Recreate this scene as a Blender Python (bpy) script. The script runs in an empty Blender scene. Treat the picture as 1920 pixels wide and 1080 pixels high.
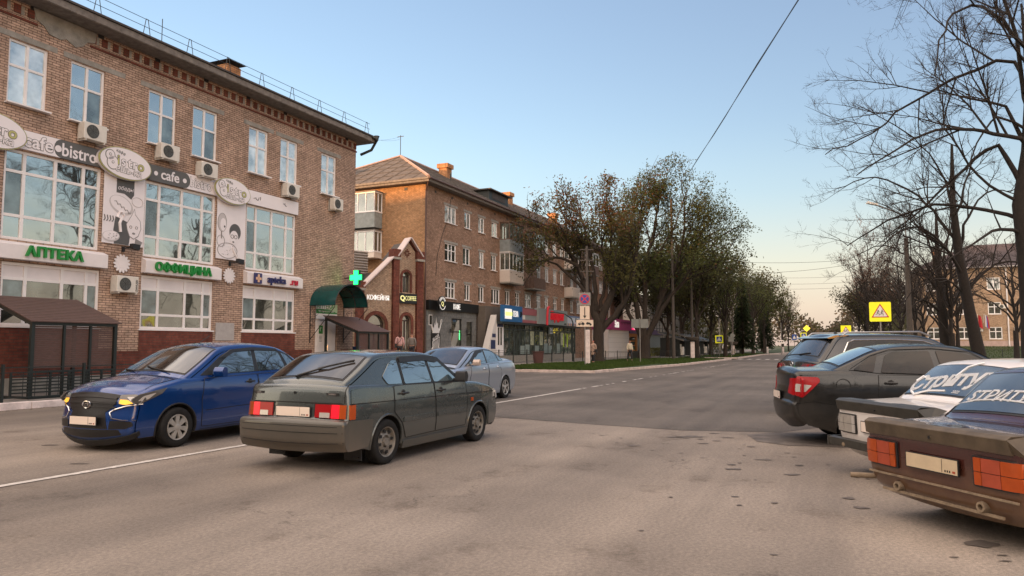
import bpy, bmesh, math, random
from mathutils import Vector, Matrix
R = math.radians
pi = math.pi
random.seed(7)
scn = bpy.context.scene
COL = scn.collection
# ------------------------------------------------------------------ camera, sky, sun, exposure
cd = bpy.data.cameras.new('camera'); cam = bpy.data.objects.new('camera', cd); COL.objects.link(cam)
cd.sensor_width = 36.0; cd.lens = 36.0*1370/1920; cd.clip_end = 3000; cd.clip_start = 0.1
cam.location = (0, 0, 1.5); cam.rotation_euler = (R(90)+math.atan(107/1370), 0, 0)
scn.camera = cam
SUN_AZ, SUN_EL = R(220), R(3.6)          # azimuth from +Y towards +X
w = bpy.data.worlds.new("World"); scn.world = w; w.use_nodes = True
nt = w.node_tree; bg = nt.nodes['Background']
sky = nt.nodes.new('ShaderNodeTexSky'); sky.sky_type = 'NISHITA'; sky.sun_disc = False
sky.sun_elevation = SUN_EL; sky.sun_rotation = -SUN_AZ      # the texture counts the other way round
sky.air_density = 1.0; sky.dust_density = 0.6; sky.ozone_density = 2.0; sky.altitude = 100
# the pale peach belt low in the sky opposite the setting sun
def N(t, **k):
    n = nt.nodes.new(t)
    for a, b in k.items(): setattr(n, a, b)
    return n
tcw = N('ShaderNodeTexCoord'); sx = N('ShaderNodeSeparateXYZ'); nt.links.new(tcw.outputs['Generated'], sx.inputs[0])
rc = N('ShaderNodeValToRGB'); e = rc.color_ramp.elements
e[0].position = 0.0; e[0].color = (1.40, 1.06, .90, 1); e[1].position = .20; e[1].color = (1.22, 1.50, 1.62, 1)
q = rc.color_ramp.elements.new(.05); q.color = (1.75, 1.45, 1.15, 1); q = rc.color_ramp.elements.new(.10); q.color = (1.75, 1.66, 1.36, 1)
nt.links.new(sx.outputs[2], rc.inputs[0])
rf = N('ShaderNodeMapRange', interpolation_type='SMOOTHSTEP'); rf.inputs['From Min'].default_value = .30; rf.inputs['From Max'].default_value = .04
rf.inputs['To Min'].default_value = 0; rf.inputs['To Max'].default_value = .92; nt.links.new(sx.outputs[2], rf.inputs['Value'])
dp = N('ShaderNodeVectorMath', operation='DOT_PRODUCT'); dp.inputs[1].default_value = (-math.sin(SUN_AZ), -math.cos(SUN_AZ), 0); nt.links.new(tcw.outputs['Generated'], dp.inputs[0])
ra = N('ShaderNodeMapRange', interpolation_type='SMOOTHSTEP'); ra.inputs['From Min'].default_value = -.75; ra.inputs['From Max'].default_value = .1; nt.links.new(dp.outputs['Value'], ra.inputs['Value'])
mf = N('ShaderNodeMath', operation='MULTIPLY'); nt.links.new(rf.outputs[0], mf.inputs[0]); nt.links.new(ra.outputs[0], mf.inputs[1])
hz = N('ShaderNodeVectorMath', operation='MULTIPLY_ADD'); hz.inputs[1].default_value = (1.05, .90, .80); hz.inputs[2].default_value = (.165, .165, .33); nt.links.new(sky.outputs[0], hz.inputs[0])
mxw = N('ShaderNodeMixRGB'); nt.links.new(mf.outputs[0], mxw.inputs[0]); nt.links.new(hz.outputs[0], mxw.inputs[1]); nt.links.new(rc.outputs[0], mxw.inputs[2])
# warm cloud glow added to the unseen sunset side to brighten the ground
gd = N('ShaderNodeVectorMath', operation='DOT_PRODUCT'); gd.inputs[1].default_value = (math.sin(SUN_AZ)*.62, math.cos(SUN_AZ)*.62, .78); nt.links.new(tcw.outputs['Generated'], gd.inputs[0])
gr_ = N('ShaderNodeMapRange', interpolation_type='SMOOTHSTEP'); gr_.inputs['From Min'].default_value = .22; gr_.inputs['From Max'].default_value = .72; nt.links.new(gd.outputs['Value'], gr_.inputs['Value'])
gm_ = N('ShaderNodeMapping'); gm_.inputs['Scale'].default_value = (1, 1, 3.2); nt.links.new(tcw.outputs['Generated'], gm_.inputs[0])
gn = N('ShaderNodeTexNoise'); gn.inputs['Scale'].default_value = 2.6; gn.inputs['Detail'].default_value = 6; nt.links.new(gm_.outputs[0], gn.inputs[0])
gc_ = N('ShaderNodeMapRange'); gc_.inputs['From Min'].default_value = .36; gc_.inputs['From Max'].default_value = .66; gc_.inputs['To Min'].default_value = .35; gc_.inputs['To Max'].default_value = 1.5; nt.links.new(gn.outputs[0], gc_.inputs['Value'])
gk = N('ShaderNodeMath', operation='MULTIPLY'); nt.links.new(gr_.outputs[0], gk.inputs[0]); nt.links.new(gc_.outputs[0], gk.inputs[1])
ga = N('ShaderNodeMixRGB', blend_type='ADD'); ga.inputs[2].default_value = (5.6, 4.3, 3.1, 1); nt.links.new(gk.outputs[0], ga.inputs[0]); nt.links.new(mxw.outputs[0], ga.inputs[1])
nt.links.new(ga.outputs[0], bg.inputs[0]); bg.inputs[1].default_value = 0.15
ld = bpy.data.lights.new('sun', 'SUN'); ld.energy = 2.0; ld.angle = R(0.5); ld.color = (1.0, .50, .18)
lo = bpy.data.objects.new('sun', ld); COL.objects.link(lo)
sd = Vector((math.sin(SUN_AZ)*math.cos(SUN_EL), math.cos(SUN_AZ)*math.cos(SUN_EL), math.sin(SUN_EL)))
lo.rotation_euler = sd.to_track_quat('Z', 'Y').to_euler()
scn.view_settings.view_transform = 'Standard'; scn.view_settings.look = 'None'
scn.view_settings.exposure = 1.8; scn.view_settings.gamma = 1.0
scn.cycles.max_bounces = 6; scn.cycles.diffuse_bounces = 3; scn.cycles.glossy_bounces = 3
scn.cycles.transparent_max_bounces = 8; scn.cycles.use_denoising = True
scn.cycles.sample_clamp_indirect = 6.0

# ------------------------------------------------------------------ frames: the street runs along s, t is to the right of it
TH = R(24.2); cT, sT = math.cos(TH), math.sin(TH); ROT = R(90)-TH
def P(s, t, z=0.0): return Vector((s*sT+t*cT, s*cT-t*sT, z))

# ------------------------------------------------------------------ materials
MATS = {}
def lin(c):
    return tuple(((x/255)/12.92 if x/255 <= .04045 else ((x/255+.055)/1.055)**2.4) for x in c[:3])
def mat(name, col=(.5,.5,.5), rough=.7, metal=0.0, noise=0.0, nscale=8.0, coat=0.0, spec=.5, emit=None, es=1.0, bump=0.0, bscale=60.0, col2=None, detail=4, coord='Object', stretch=(1,1,1)):
    if name in MATS: return MATS[name]
    m = bpy.data.materials.new(name); m.use_nodes = True; n = m.node_tree; b = n.nodes['Principled BSDF']
    b.inputs['Base Color'].default_value = (*col, 1); b.inputs['Roughness'].default_value = rough
    b.inputs['Metallic'].default_value = metal; b.inputs['Coat Weight'].default_value = coat
    b.inputs['Coat Roughness'].default_value = .04; b.inputs['Specular IOR Level'].default_value = spec
    if emit: b.inputs['Emission Color'].default_value = (*emit, 1); b.inputs['Emission Strength'].default_value = es
    if noise or bump or col2:
        tc = n.nodes.new('ShaderNodeTexCoord'); mp = n.nodes.new('ShaderNodeMapping'); mp.inputs['Scale'].default_value = stretch
        n.links.new(tc.outputs[coord], mp.inputs[0])
    if noise or col2:
        t = n.nodes.new('ShaderNodeTexNoise'); t.inputs['Scale'].default_value = nscale; t.inputs['Detail'].default_value = detail
        t.inputs['Roughness'].default_value = .65
        n.links.new(mp.outputs[0], t.inputs[0])
        r = n.nodes.new('ShaderNodeValToRGB'); r.color_ramp.elements[0].position = .32; r.color_ramp.elements[1].position = .68
        c2 = col2 or tuple(min(1, x*(1+noise)) for x in col); c1 = col if col2 else tuple(x*(1-noise) for x in col)
        r.color_ramp.elements[0].color = (*c1, 1); r.color_ramp.elements[1].color = (*c2, 1)
        n.links.new(t.outputs[0], r.inputs[0]); n.links.new(r.outputs[0], b.inputs['Base Color'])
    if bump:
        t2 = n.nodes.new('ShaderNodeTexNoise'); t2.inputs['Scale'].default_value = bscale; t2.inputs['Detail'].default_value = 3
        n.links.new(mp.outputs[0], t2.inputs[0])
        bp = n.nodes.new('ShaderNodeBump'); bp.inputs['Strength'].default_value = bump; bp.inputs['Distance'].default_value = .02
        n.links.new(t2.outputs[0], bp.inputs['Height']); n.links.new(bp.outputs[0], b.inputs['Normal'])
    MATS[name] = m; return m

def brick_mat(name, c1, c2, mortar, bw=.26, rh=.088, ms=.010, dirt=.35, bump=.5):
    m = bpy.data.materials.new(name); m.use_nodes = True; n = m.node_tree; b = n.nodes['Principled BSDF']; L = n.links
    b.inputs['Roughness'].default_value = .88; b.inputs['Specular IOR Level'].default_value = .25
    uv = n.nodes.new('ShaderNodeUVMap'); uv.uv_map = 'UVMap'
    # slight wobble so that the courses are not ruler straight
    nz = n.nodes.new('ShaderNodeTexNoise'); nz.inputs['Scale'].default_value = 3.0; L.new(uv.outputs[0], nz.inputs[0])
    ad = n.nodes.new('ShaderNodeVectorMath'); ad.operation = 'MULTIPLY_ADD'; ad.inputs[1].default_value = (.03, .018, 0)
    L.new(nz.outputs[1], ad.inputs[0]); L.new(uv.outputs[0], ad.inputs[2])
    br = n.nodes.new('ShaderNodeTexBrick'); L.new(ad.outputs[0], br.inputs[0])
    br.inputs['Scale'].default_value = 1.0; br.inputs['Brick Width'].default_value = bw; br.inputs['Row Height'].default_value = rh
    br.inputs['Mortar Size'].default_value = ms; br.inputs['Mortar Smooth'].default_value = .25; br.inputs['Bias'].default_value = -.1
    br.inputs['Color1'].default_value = (*c1, 1); br.inputs['Color2'].default_value = (*c2, 1); br.inputs['Mortar'].default_value = (*mortar, 1)
    # patches of age and dirt
    n2 = n.nodes.new('ShaderNodeTexNoise'); n2.inputs['Scale'].default_value = .55; n2.inputs['Detail'].default_value = 6; n2.inputs['Roughness'].default_value = .7
    L.new(uv.outputs[0], n2.inputs[0])
    r2 = n.nodes.new('ShaderNodeValToRGB'); r2.color_ramp.elements[0].position = .35; r2.color_ramp.elements[1].position = .62
    r2.color_ramp.elements[0].color = (1-dirt, 1-dirt, 1-dirt, 1); r2.color_ramp.elements[1].color = (1.06, 1.06, 1.06, 1)
    L.new(n2.outputs[0], r2.inputs[0])
    n3 = n.nodes.new('ShaderNodeTexNoise'); n3.inputs['Scale'].default_value = 5.0; n3.inputs['Detail'].default_value = 3; L.new(uv.outputs[0], n3.inputs[0])
    r3 = n.nodes.new('ShaderNodeValToRGB'); r3.color_ramp.elements[0].position = .3; r3.color_ramp.elements[1].position = .7
    r3.color_ramp.elements[0].color = (.74, .74, .72, 1); r3.color_ramp.elements[1].color = (1.15, 1.12, 1.1, 1); L.new(n3.outputs[0], r3.inputs[0])
    m1 = n.nodes.new('ShaderNodeMixRGB'); m1.blend_type = 'MULTIPLY'; m1.inputs[0].default_value = 1; L.new(br.outputs[0], m1.inputs[1]); L.new(r2.outputs[0], m1.inputs[2])
    m2 = n.nodes.new('ShaderNodeMixRGB'); m2.blend_type = 'MULTIPLY'; m2.inputs[0].default_value = 1; L.new(m1.outputs[0], m2.inputs[1]); L.new(r3.outputs[0], m2.inputs[2])
    L.new(m2.outputs[0], b.inputs['Base Color'])
    bp = n.nodes.new('ShaderNodeBump'); bp.inputs['Strength'].default_value = bump; bp.inputs['Distance'].default_value = .012; bp.invert = True
    L.new(br.outputs[1], bp.inputs['Height']); L.new(bp.outputs[0], b.inputs['Normal'])
    MATS[name] = m; return m

def glass_mat(name, tint=(.02,.025,.03), refl=.35, rough=.02, wave=.0, top=.95):
    """window pane: dark room behind, coated glass in front"""
    m = bpy.data.materials.new(name); m.use_nodes = True; n = m.node_tree; L = n.links
    b = n.nodes['Principled BSDF']; b.inputs['Base Color'].default_value = (*tint, 1); b.inputs['Roughness'].default_value = .06
    b.inputs['Specular IOR Level'].default_value = .5 if refl > .04 else .12
    g = n.nodes.new('ShaderNodeBsdfGlossy'); g.inputs['Roughness'].default_value = rough; g.inputs['Color'].default_value = (.92, .97, .97, 1)
    lw = n.nodes.new('ShaderNodeLayerWeight'); lw.inputs['Blend'].default_value = .35
    mr = n.nodes.new('ShaderNodeMapRange'); mr.inputs['To Min'].default_value = refl; mr.inputs['To Max'].default_value = top
    L.new(lw.outputs['Fresnel'], mr.inputs['Value'])
    mx = n.nodes.new('ShaderNodeMixShader'); L.new(mr.outputs[0], mx.inputs[0]); L.new(b.outputs[0], mx.inputs[1]); L.new(g.outputs[0], mx.inputs[2])
    L.new(mx.outputs[0], n.nodes['Material Output'].inputs[0])
    tc = n.nodes.new('ShaderNodeTexCoord')
    if wave:
        t = n.nodes.new('ShaderNodeTexNoise'); t.inputs['Scale'].default_value = 1.3; t.inputs['Detail'].default_value = 1; L.new(tc.outputs['Object'], t.inputs[0])
        bp = n.nodes.new('ShaderNodeBump'); bp.inputs['Strength'].default_value = wave; bp.inputs['Distance'].default_value = .05
        L.new(t.outputs[0], bp.inputs['Height']); L.new(bp.outputs[0], g.inputs['Normal'])
    t3 = n.nodes.new('ShaderNodeTexNoise'); t3.inputs['Scale'].default_value = 1.6; t3.inputs['Detail'].default_value = 4; L.new(tc.outputs['Object'], t3.inputs[0])
    r = n.nodes.new('ShaderNodeValToRGB'); r.color_ramp.elements[0].position = .38; r.color_ramp.elements[1].position = .7
    r.color_ramp.elements[0].color = (*[x*.5 for x in tint], 1); r.color_ramp.elements[1].color = (*[min(1, x*2.2) for x in tint], 1)
    L.new(t3.outputs[0], r.inputs[0]); L.new(r.outputs[0], b.inputs['Base Color'])
    MATS[name] = m; return m

def paint_mat(name, col, rough=.28, coat=1.0, metal=.35, dust=.25, dustcol=(.20,.16,.13), dz=.55):
    """car paint; road dust lies thicker low on the body"""
    m = bpy.data.materials.new(name); m.use_nodes = True; n = m.node_tree; L = n.links; b = n.nodes['Principled BSDF']
    b.inputs['Metallic'].default_value = metal; b.inputs['Roughness'].default_value = rough; b.inputs['Coat Roughness'].default_value = .05
    tc = n.nodes.new('ShaderNodeTexCoord'); sp = n.nodes.new('ShaderNodeSeparateXYZ'); L.new(tc.outputs['Object'], sp.inputs[0])
    mr = n.nodes.new('ShaderNodeMapRange'); mr.inputs['From Min'].default_value = dz; mr.inputs['From Max'].default_value = .12
    mr.inputs['To Min'].default_value = 0.0; mr.inputs['To Max'].default_value = 1.0; L.new(sp.outputs[2], mr.inputs[0])
    t = n.nodes.new('ShaderNodeTexNoise'); t.inputs['Scale'].default_value = 3.2; t.inputs['Detail'].default_value = 7; t.inputs['Roughness'].default_value = .7
    L.new(tc.outputs['Object'], t.inputs[0])
    a = n.nodes.new('ShaderNodeMath'); a.operation = 'MULTIPLY_ADD'; a.inputs[1].default_value = .75; a.inputs[2].default_value = dust; L.new(mr.outputs[0], a.inputs[0])
    k = n.nodes.new('ShaderNodeMath'); k.operation = 'MULTIPLY'; L.new(a.outputs[0], k.inputs[0])
    r = n.nodes.new('ShaderNodeValToRGB'); r.color_ramp.elements[0].position = .3; r.color_ramp.elements[1].position = .72
    r.color_ramp.elements[0].color = (.35,.35,.35,1); L.new(t.outputs[0], r.inputs[0]); L.new(r.outputs[0], k.inputs[1]); k.use_clamp = True
    mx = n.nodes.new('ShaderNodeMixRGB'); mx.inputs[1].default_value = (*col, 1); mx.inputs[2].default_value = (*dustcol, 1); L.new(k.outputs[0], mx.inputs[0])
    L.new(mx.outputs[0], b.inputs['Base Color'])
    ct = n.nodes.new('ShaderNodeMath'); ct.operation = 'MULTIPLY_ADD'; ct.inputs[1].default_value = -coat; ct.inputs[2].default_value = coat; ct.use_clamp = True
    L.new(k.outputs[0], ct.inputs[0]); L.new(ct.outputs[0], b.inputs['Coat Weight'])
    mm = n.nodes.new('ShaderNodeMath'); mm.operation = 'MULTIPLY_ADD'; mm.inputs[1].default_value = -metal; mm.inputs[2].default_value = metal; mm.use_clamp = True
    L.new(k.outputs[0], mm.inputs[0]); L.new(mm.outputs[0], b.inputs['Metallic'])
    rr = n.nodes.new('ShaderNodeMath'); rr.operation = 'MULTIPLY_ADD'; rr.inputs[1].default_value = .5; rr.inputs[2].default_value = rough; L.new(k.outputs[0], rr.inputs[0])
    L.new(rr.outputs[0], b.inputs['Roughness'])
    MATS[name] = m; return m

M = {}
M['brick'] = brick_mat('tan_brick', (.52,.375,.295), (.385,.27,.21), (.125,.078,.058), bw=.25, rh=.080, ms=.010, dirt=.26)
M['brick2'] = brick_mat('rose_tan_brick', (.40,.265,.195), (.28,.175,.125), (.13,.082,.062), dirt=.3)
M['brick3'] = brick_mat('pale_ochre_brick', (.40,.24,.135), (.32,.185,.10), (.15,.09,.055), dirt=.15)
M['annexbrick'] = brick_mat('grey_tan_brick', (.46,.35,.26), (.36,.26,.19), (.13,.085,.065), rh=.08, dirt=.2)
M['redbrick'] = brick_mat('red_brick', (.19,.06,.043), (.14,.043,.032), (.10,.058,.048), dirt=.35)
M['plaster'] = mat('grey_plaster', (.26,.245,.22), .9, noise=.25, nscale=3, bump=.5, bscale=20)
M['concrete'] = mat('concrete', (.27,.25,.22), .9, noise=.2, nscale=6, bump=.3)
M['stucco'] = mat('dull_brown_stucco', (.115,.095,.08), .9, noise=.1, nscale=4)
M['pvc'] = mat('white_plastic', (.74,.71,.71), .35, noise=.04, nscale=3)
M['panel'] = mat('white_metal_panel', (.70,.655,.66), .45, noise=.06, nscale=1.5)
M['dark'] = mat('dark_metal', (.018,.022,.022), .5, noise=.2, nscale=20)
M['black'] = mat('black_plastic', (.014,.014,.015), .5)
M['glass'] = glass_mat('window_glass', (.05,.06,.06), .42, wave=.12)
M['glass_dim'] = glass_mat('shop_glass', (.055,.06,.05), .16, wave=.10)
M['glass_net'] = glass_mat('insect_net_glass', (.07,.10,.11), .10, rough=.2)
M['carglass'] = glass_mat('car_glass', (.012,.016,.02), .08, rough=.01, top=.6)
M['roof'] = mat('asbestos_slate', (.090,.076,.068), .9, noise=.3, nscale=2.5, bump=.4)
M['soffit'] = mat('old_eave_boards', (.16,.14,.125), .85, noise=.3, nscale=5)
M['ironroof'] = mat('rusty_roof_edge', (.05,.04,.036), .7, noise=.4, nscale=9)
M['slat'] = mat('brown_slat_wood', (.085,.048,.040), .55, noise=.3, nscale=7, stretch=(1,1,8))
M['orangebrick'] = brick_mat('chimney_brick', (.52,.26,.12), (.42,.20,.09), (.2,.13,.1))
M['white'] = mat('white_paint', (.78,.76,.75), .5)
M['green'] = mat('green_letters', (.010,.17,.028), .45, emit=(.01,.5,.06), es=.02)
M['acwhite'] = mat('cream_metal', (.60,.57,.52), .5, noise=.08, nscale=5)
M['grille'] = mat('dark_fan_grille', (.10,.105,.10), .6)
M['chrome'] = mat('chrome', (.75,.75,.76), .12, 1.0)
M['signwhite'] = mat('sign_white', (.74,.70,.72), .5, noise=.03, nscale=2)
M['signgrey'] = mat('sign_grey', (.10,.10,.098), .55)
M['letterwhite'] = mat('lit_letters', (.8,.8,.8), .5, emit=(1,.95,.88), es=.14)
M['letteryellow'] = mat('lit_yellow_letters', (.8,.8,.4), .5, emit=(.95,.9,.35), es=.14)

# ------------------------------------------------------------------ mesh builder
class MB:
    def __init__(s): s.v = []; s.f = []; s.m = []
    def add(s, vs, fs, m=0):
        k = len(s.v); s.v += [tuple(v) for v in vs]; s.f += [tuple(i+k for i in f) for f in fs]; s.m += [m]*len(fs); return s
    def box(s, x0, x1, y0, y1, z0, z1, m=0):
        return s.add([(x0,y0,z0),(x1,y0,z0),(x1,y1,z0),(x0,y1,z0),(x0,y0,z1),(x1,y0,z1),(x1,y1,z1),(x0,y1,z1)],
                     [(0,3,2,1),(4,5,6,7),(0,1,5,4),(1,2,6,5),(2,3,7,6),(3,0,4,7)], m)
    def quad(s, a, b, c, d, m=0): return s.add([a,b,c,d], [(0,1,2,3)], m)
    def prism(s, poly, f0, f1, m=0, caps=True):
        """poly: 2D points; f0/f1 map a 2D point to the two 3D ends"""
        n = len(poly); fs = [(i,(i+1)%n,(i+1)%n+n,i+n) for i in range(n)]
        if caps: fs += [tuple(range(n))[::-1], tuple(range(n, 2*n))]
        return s.add([f0(p) for p in poly]+[f1(p) for p in poly], fs, m)
    def pxz(s, poly, y0, y1, m=0): return s.prism(poly, lambda p:(p[0],y0,p[1]), lambda p:(p[0],y1,p[1]), m)
    def pyz(s, poly, x0, x1, m=0): return s.prism(poly, lambda p:(x0,p[0],p[1]), lambda p:(x1,p[0],p[1]), m)
    def pxy(s, poly, z0, z1, m=0): return s.prism(poly, lambda p:(p[0],p[1],z0), lambda p:(p[0],p[1],z1), m)
    def tube(s, pts, r, n=6, m=0, cap=True):
        pts = [Vector(p) for p in pts]; k = len(pts); rs = r if isinstance(r, (list, tuple)) else [r]*k
        vs = []; u = None
        for i, p in enumerate(pts):
            d = (pts[min(i+1,k-1)]-pts[max(i-1,0)])
            d = d.normalized() if d.length > 1e-9 else Vector((0,0,1))
            if u is None: u = d.orthogonal().normalized()
            u = (u - d*u.dot(d)); u = u.normalized() if u.length > 1e-6 else d.orthogonal().normalized()
            q = d.cross(u)
            for j in range(n):
                a = 2*pi*j/n; vs.append(p+(u*math.cos(a)+q*math.sin(a))*rs[i])
        fs = [(i*n+j, i*n+(j+1)%n, (i+1)*n+(j+1)%n, (i+1)*n+j) for i in range(k-1) for j in range(n)]
        if cap: fs += [tuple(range(n))[::-1], tuple((k-1)*n+j for j in range(n))]
        return s.add(vs, fs, m)
    def lathe(s, prof, n=24, axis='z', c=(0,0,0), m=0, closed=False):
        """prof: (radius, height)"""
        vs = []
        for r, h in prof:
            for j in range(n):
                a = 2*pi*j/n; x, y = r*math.cos(a), r*math.sin(a)
                v = {'z': (x,y,h), 'y': (x,h,y), 'x': (h,x,y)}[axis]
                vs.append((v[0]+c[0], v[1]+c[1], v[2]+c[2]))
        k = len(prof); fs = []
        for i in range(k if closed else k-1):
            i2 = (i+1) % k
            for j in range(n): fs.append((i*n+j, i*n+(j+1)%n, i2*n+(j+1)%n, i2*n+j))
        return s.add(vs, fs, m)
    def obj(s, name, mats, parent=None, loc=(0,0,0), rotz=0, smooth=False, uv=True, recalc=False, bevel=0):
        me = bpy.data.meshes.new(name); me.from_pydata(s.v, [], s.f)
        if not isinstance(mats, (list, tuple)): mats = [mats]
        for m in mats: me.materials.append(m)
        me.polygons.foreach_set('material_index', s.m)
        if recalc or bevel:
            b = bmesh.new(); b.from_mesh(me); bmesh.ops.recalc_face_normals(b, faces=b.faces)
            if bevel:
                es = [e for e in b.edges if len(e.link_faces) == 2 and e.calc_face_angle(0) > .6]
                bmesh.ops.bevel(b, geom=es, offset=bevel, segments=1, affect='EDGES')
            b.to_mesh(me); b.free()
        me.update()
        if uv:
            ul = me.uv_layers.new(name='UVMap'); d = [0.0]*(2*len(me.loops))
            for p in me.polygons:
                nx, ny, nz = abs(p.normal.x), abs(p.normal.y), abs(p.normal.z)
                for li in p.loop_indices:
                    c = me.vertices[me.loops[li].vertex_index].co
                    u = (c.x, c.y) if nz > .8 else ((c.y, c.z) if nx > ny else (c.x, c.z))
                    d[2*li], d[2*li+1] = u
            ul.data.foreach_set('uv', d)
        if smooth: me.shade_smooth() if smooth is True else me.shade_auto_smooth(angle=smooth) if hasattr(me, 'shade_auto_smooth') else sharp(me, smooth)
        o = bpy.data.objects.new(name, me); COL.objects.link(o); o.parent = parent; o.location = loc; o.rotation_euler = (0,0,rotz)
        return o
def sharp(me, ang):
    me.shade_smooth(); b = bmesh.new(); b.from_mesh(me)
    for e in b.edges:
        if len(e.link_faces) == 2 and e.calc_face_angle(0) > ang: e.smooth = False
    b.to_mesh(me); b.free()
def tag(o, label=None, cat=None, group=None, kind=None):
    if label: o['label'] = label
    if cat: o['category'] = cat
    if group: o['group'] = group
    if kind: o['kind'] = kind
    return o
def thing(name, label, cat, loc=(0,0,0), rotz=0, group=None):
    o = bpy.data.objects.new(name, None); COL.objects.link(o); o.location = loc; o.rotation_euler = (0,0,rotz); o.empty_display_size = .2
    return tag(o, label, cat, group)
def street_thing(name, label, cat, s, t, z=0, group=None, turn=0): # local x runs along the street, local -y faces the road
    return thing(name, label, cat, P(s,t,z), ROT+turn, group)
def copy_tree(o, parent=None, label=None):
    c = o.copy(); COL.objects.link(c)
    if parent: c.parent = parent
    if label: c['label'] = label
    for ch in list(o.children): copy_tree(ch, c)
    return c
_tc = {}
def text_mb(txt, size, bold=0.0, depth=.02, align='CENTER', space=1.0, shear=0):
    """lettering as verts/faces in the x-z plane facing -y, centred"""
    cu = bpy.data.curves.new('t', 'FONT'); cu.body = txt; cu.size = size; cu.align_x = align; cu.align_y = 'CENTER'
    cu.offset = bold*size; cu.extrude = depth/2; cu.resolution_u = 3; cu.space_character = space; cu.shear = shear
    o = bpy.data.objects.new('t', cu); COL.objects.link(o); bpy.context.view_layer.update()
    me = bpy.data.meshes.new_from_object(o.evaluated_get(bpy.context.evaluated_depsgraph_get()))
    vs = [(v.co.x, -v.co.z, v.co.y) for v in me.vertices]; fs = [tuple(p.vertices) for p in me.polygons]
    bpy.data.objects.remove(o); bpy.data.curves.remove(cu); bpy.data.meshes.remove(me)
    return vs, fs
def text(mb, txt, size, x, y, z, m=0, bold=.015, depth=.02, align='CENTER', space=1.0, wx=1.0, rot=0, shear=0, warp=None):
    vs, fs = text_mb(txt, size, bold, depth, align, space, shear); c, s_ = math.cos(rot), math.sin(rot)
    out = []
    for a, b, h in vs:
        a *= wx; a, h = a*c-h*s_, a*s_+h*c
        out.append(warp((a+x, b+y, h+z)) if warp else (a+x, b+y, h+z))
    mb.add(out, fs, m)
def ell(cx, cz, rx, rz, n=28, rot=0, a0=0, a1=2*pi):
    c, s_ = math.cos(rot), math.sin(rot); k = n if a1-a0 > 6.28 else n+1; o = []
    for i in range(k):
        a = a0+(a1-a0)*i/n; x, z = rx*math.cos(a), rz*math.sin(a); o.append((cx+x*c-z*s_, cz+x*s_+z*c))
    return o
# ================================================================== GROUND
def asphalt(name, c1, c2, grit=.5):
    m = bpy.data.materials.new(name); m.use_nodes = True; n = m.node_tree; L = n.links; b = n.nodes['Principled BSDF']
    b.inputs['Roughness'].default_value = .82; b.inputs['Specular IOR Level'].default_value = .35
    tc = n.nodes.new('ShaderNodeTexCoord')
    def nz(sc, det, ro=.6, st=(1,1,1)):
        mp = n.nodes.new('ShaderNodeMapping'); mp.inputs['Scale'].default_value = st; L.new(tc.outputs['Object'], mp.inputs[0])
        t = n.nodes.new('ShaderNodeTexNoise'); t.inputs['Scale'].default_value = sc; t.inputs['Detail'].default_value = det; t.inputs['Roughness'].default_value = ro
        L.new(mp.outputs[0], t.inputs[0]); return t
    def ramp(t, p0, p1, a, bb):
        r = n.nodes.new('ShaderNodeValToRGB'); r.color_ramp.elements[0].position = p0; r.color_ramp.elements[1].position = p1
        r.color_ramp.elements[0].color = (*a, 1); r.color_ramp.elements[1].color = (*bb, 1); L.new(t.outputs[0], r.inputs[0]); return r
    def mul(a, bb, f=1.0):
        x = n.nodes.new('ShaderNodeMixRGB'); x.blend_type = 'MULTIPLY'; x.inputs[0].default_value = f; L.new(a.outputs[0], x.inputs[1]); L.new(bb.outputs[0], x.inputs[2]); return x
    base = ramp(nz(.22, 7), .36, .64, tuple(x*.86 for x in c1), tuple(x*1.08 for x in c2))
    tracks = ramp(nz(.5, 4, .6, (.06, 1.6, 1)), .38, .62, (.80,.80,.81), (1.1,1.09,1.08))
    g1 = ramp(nz(30, 4, .75), .38, .64, (.55,.55,.55), (1.42,1.40,1.36))
    g2 = ramp(nz(150, 2, .7), .40, .62, (.72,.72,.72), (1.35,1.34,1.30))
    st = ramp(nz(.9, 8, .74), .34, .44, (.66,.64,.62), (1,1,1))
    x = mul(mul(mul(mul(base, tracks), g1, grit), g2, grit), st)
    # hairline cracks
    v = n.nodes.new('ShaderNodeTexVoronoi'); v.feature = 'DISTANCE_TO_EDGE'; v.inputs['Scale'].default_value = .16
    wob = nz(1.6, 6); va = n.nodes.new('ShaderNodeVectorMath'); va.operation = 'MULTIPLY_ADD'; va.inputs[1].default_value = (2.4,2.4,0)
    L.new(wob.outputs[1], va.inputs[0]); L.new(tc.outputs['Object'], va.inputs[2]); L.new(va.outputs[0], v.inputs[0])
    cr = n.nodes.new('ShaderNodeValToRGB'); cr.color_ramp.elements[0].position = .0015; cr.color_ramp.elements[1].position = .004
    cr.color_ramp.elements[0].color = (.5,.5,.5,1); L.new(v.outputs['Distance'], cr.inputs[0])
    brk = ramp(nz(.35, 3), .52, .60, (0,0,0), (1,1,1)); mxx = n.nodes.new('ShaderNodeMixRGB'); mxx.inputs[2].default_value = (1,1,1,1)
    inv = n.nodes.new('ShaderNodeMath'); inv.operation = 'SUBTRACT'; inv.inputs[0].default_value = 1.0; L.new(brk.outputs[0], inv.inputs[1])
    L.new(inv.outputs[0], mxx.inputs[0]); L.new(cr.outputs[0], mxx.inputs[1])
    x = mul(x, mxx); L.new(x.outputs[0], b.inputs['Base Color'])
    bt = nz(95, 3, .7); bp = n.nodes.new('ShaderNodeBump'); bp.inputs['Strength'].default_value = .55; bp.inputs['Distance'].default_value = .012
    L.new(bt.outputs[0], bp.inputs['Height']); L.new(bp.outputs[0], b.inputs['Normal'])
    MATS[name] = m; return m
M['asphalt'] = asphalt('old_asphalt', (.190,.162,.140), (.252,.217,.188))
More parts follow.
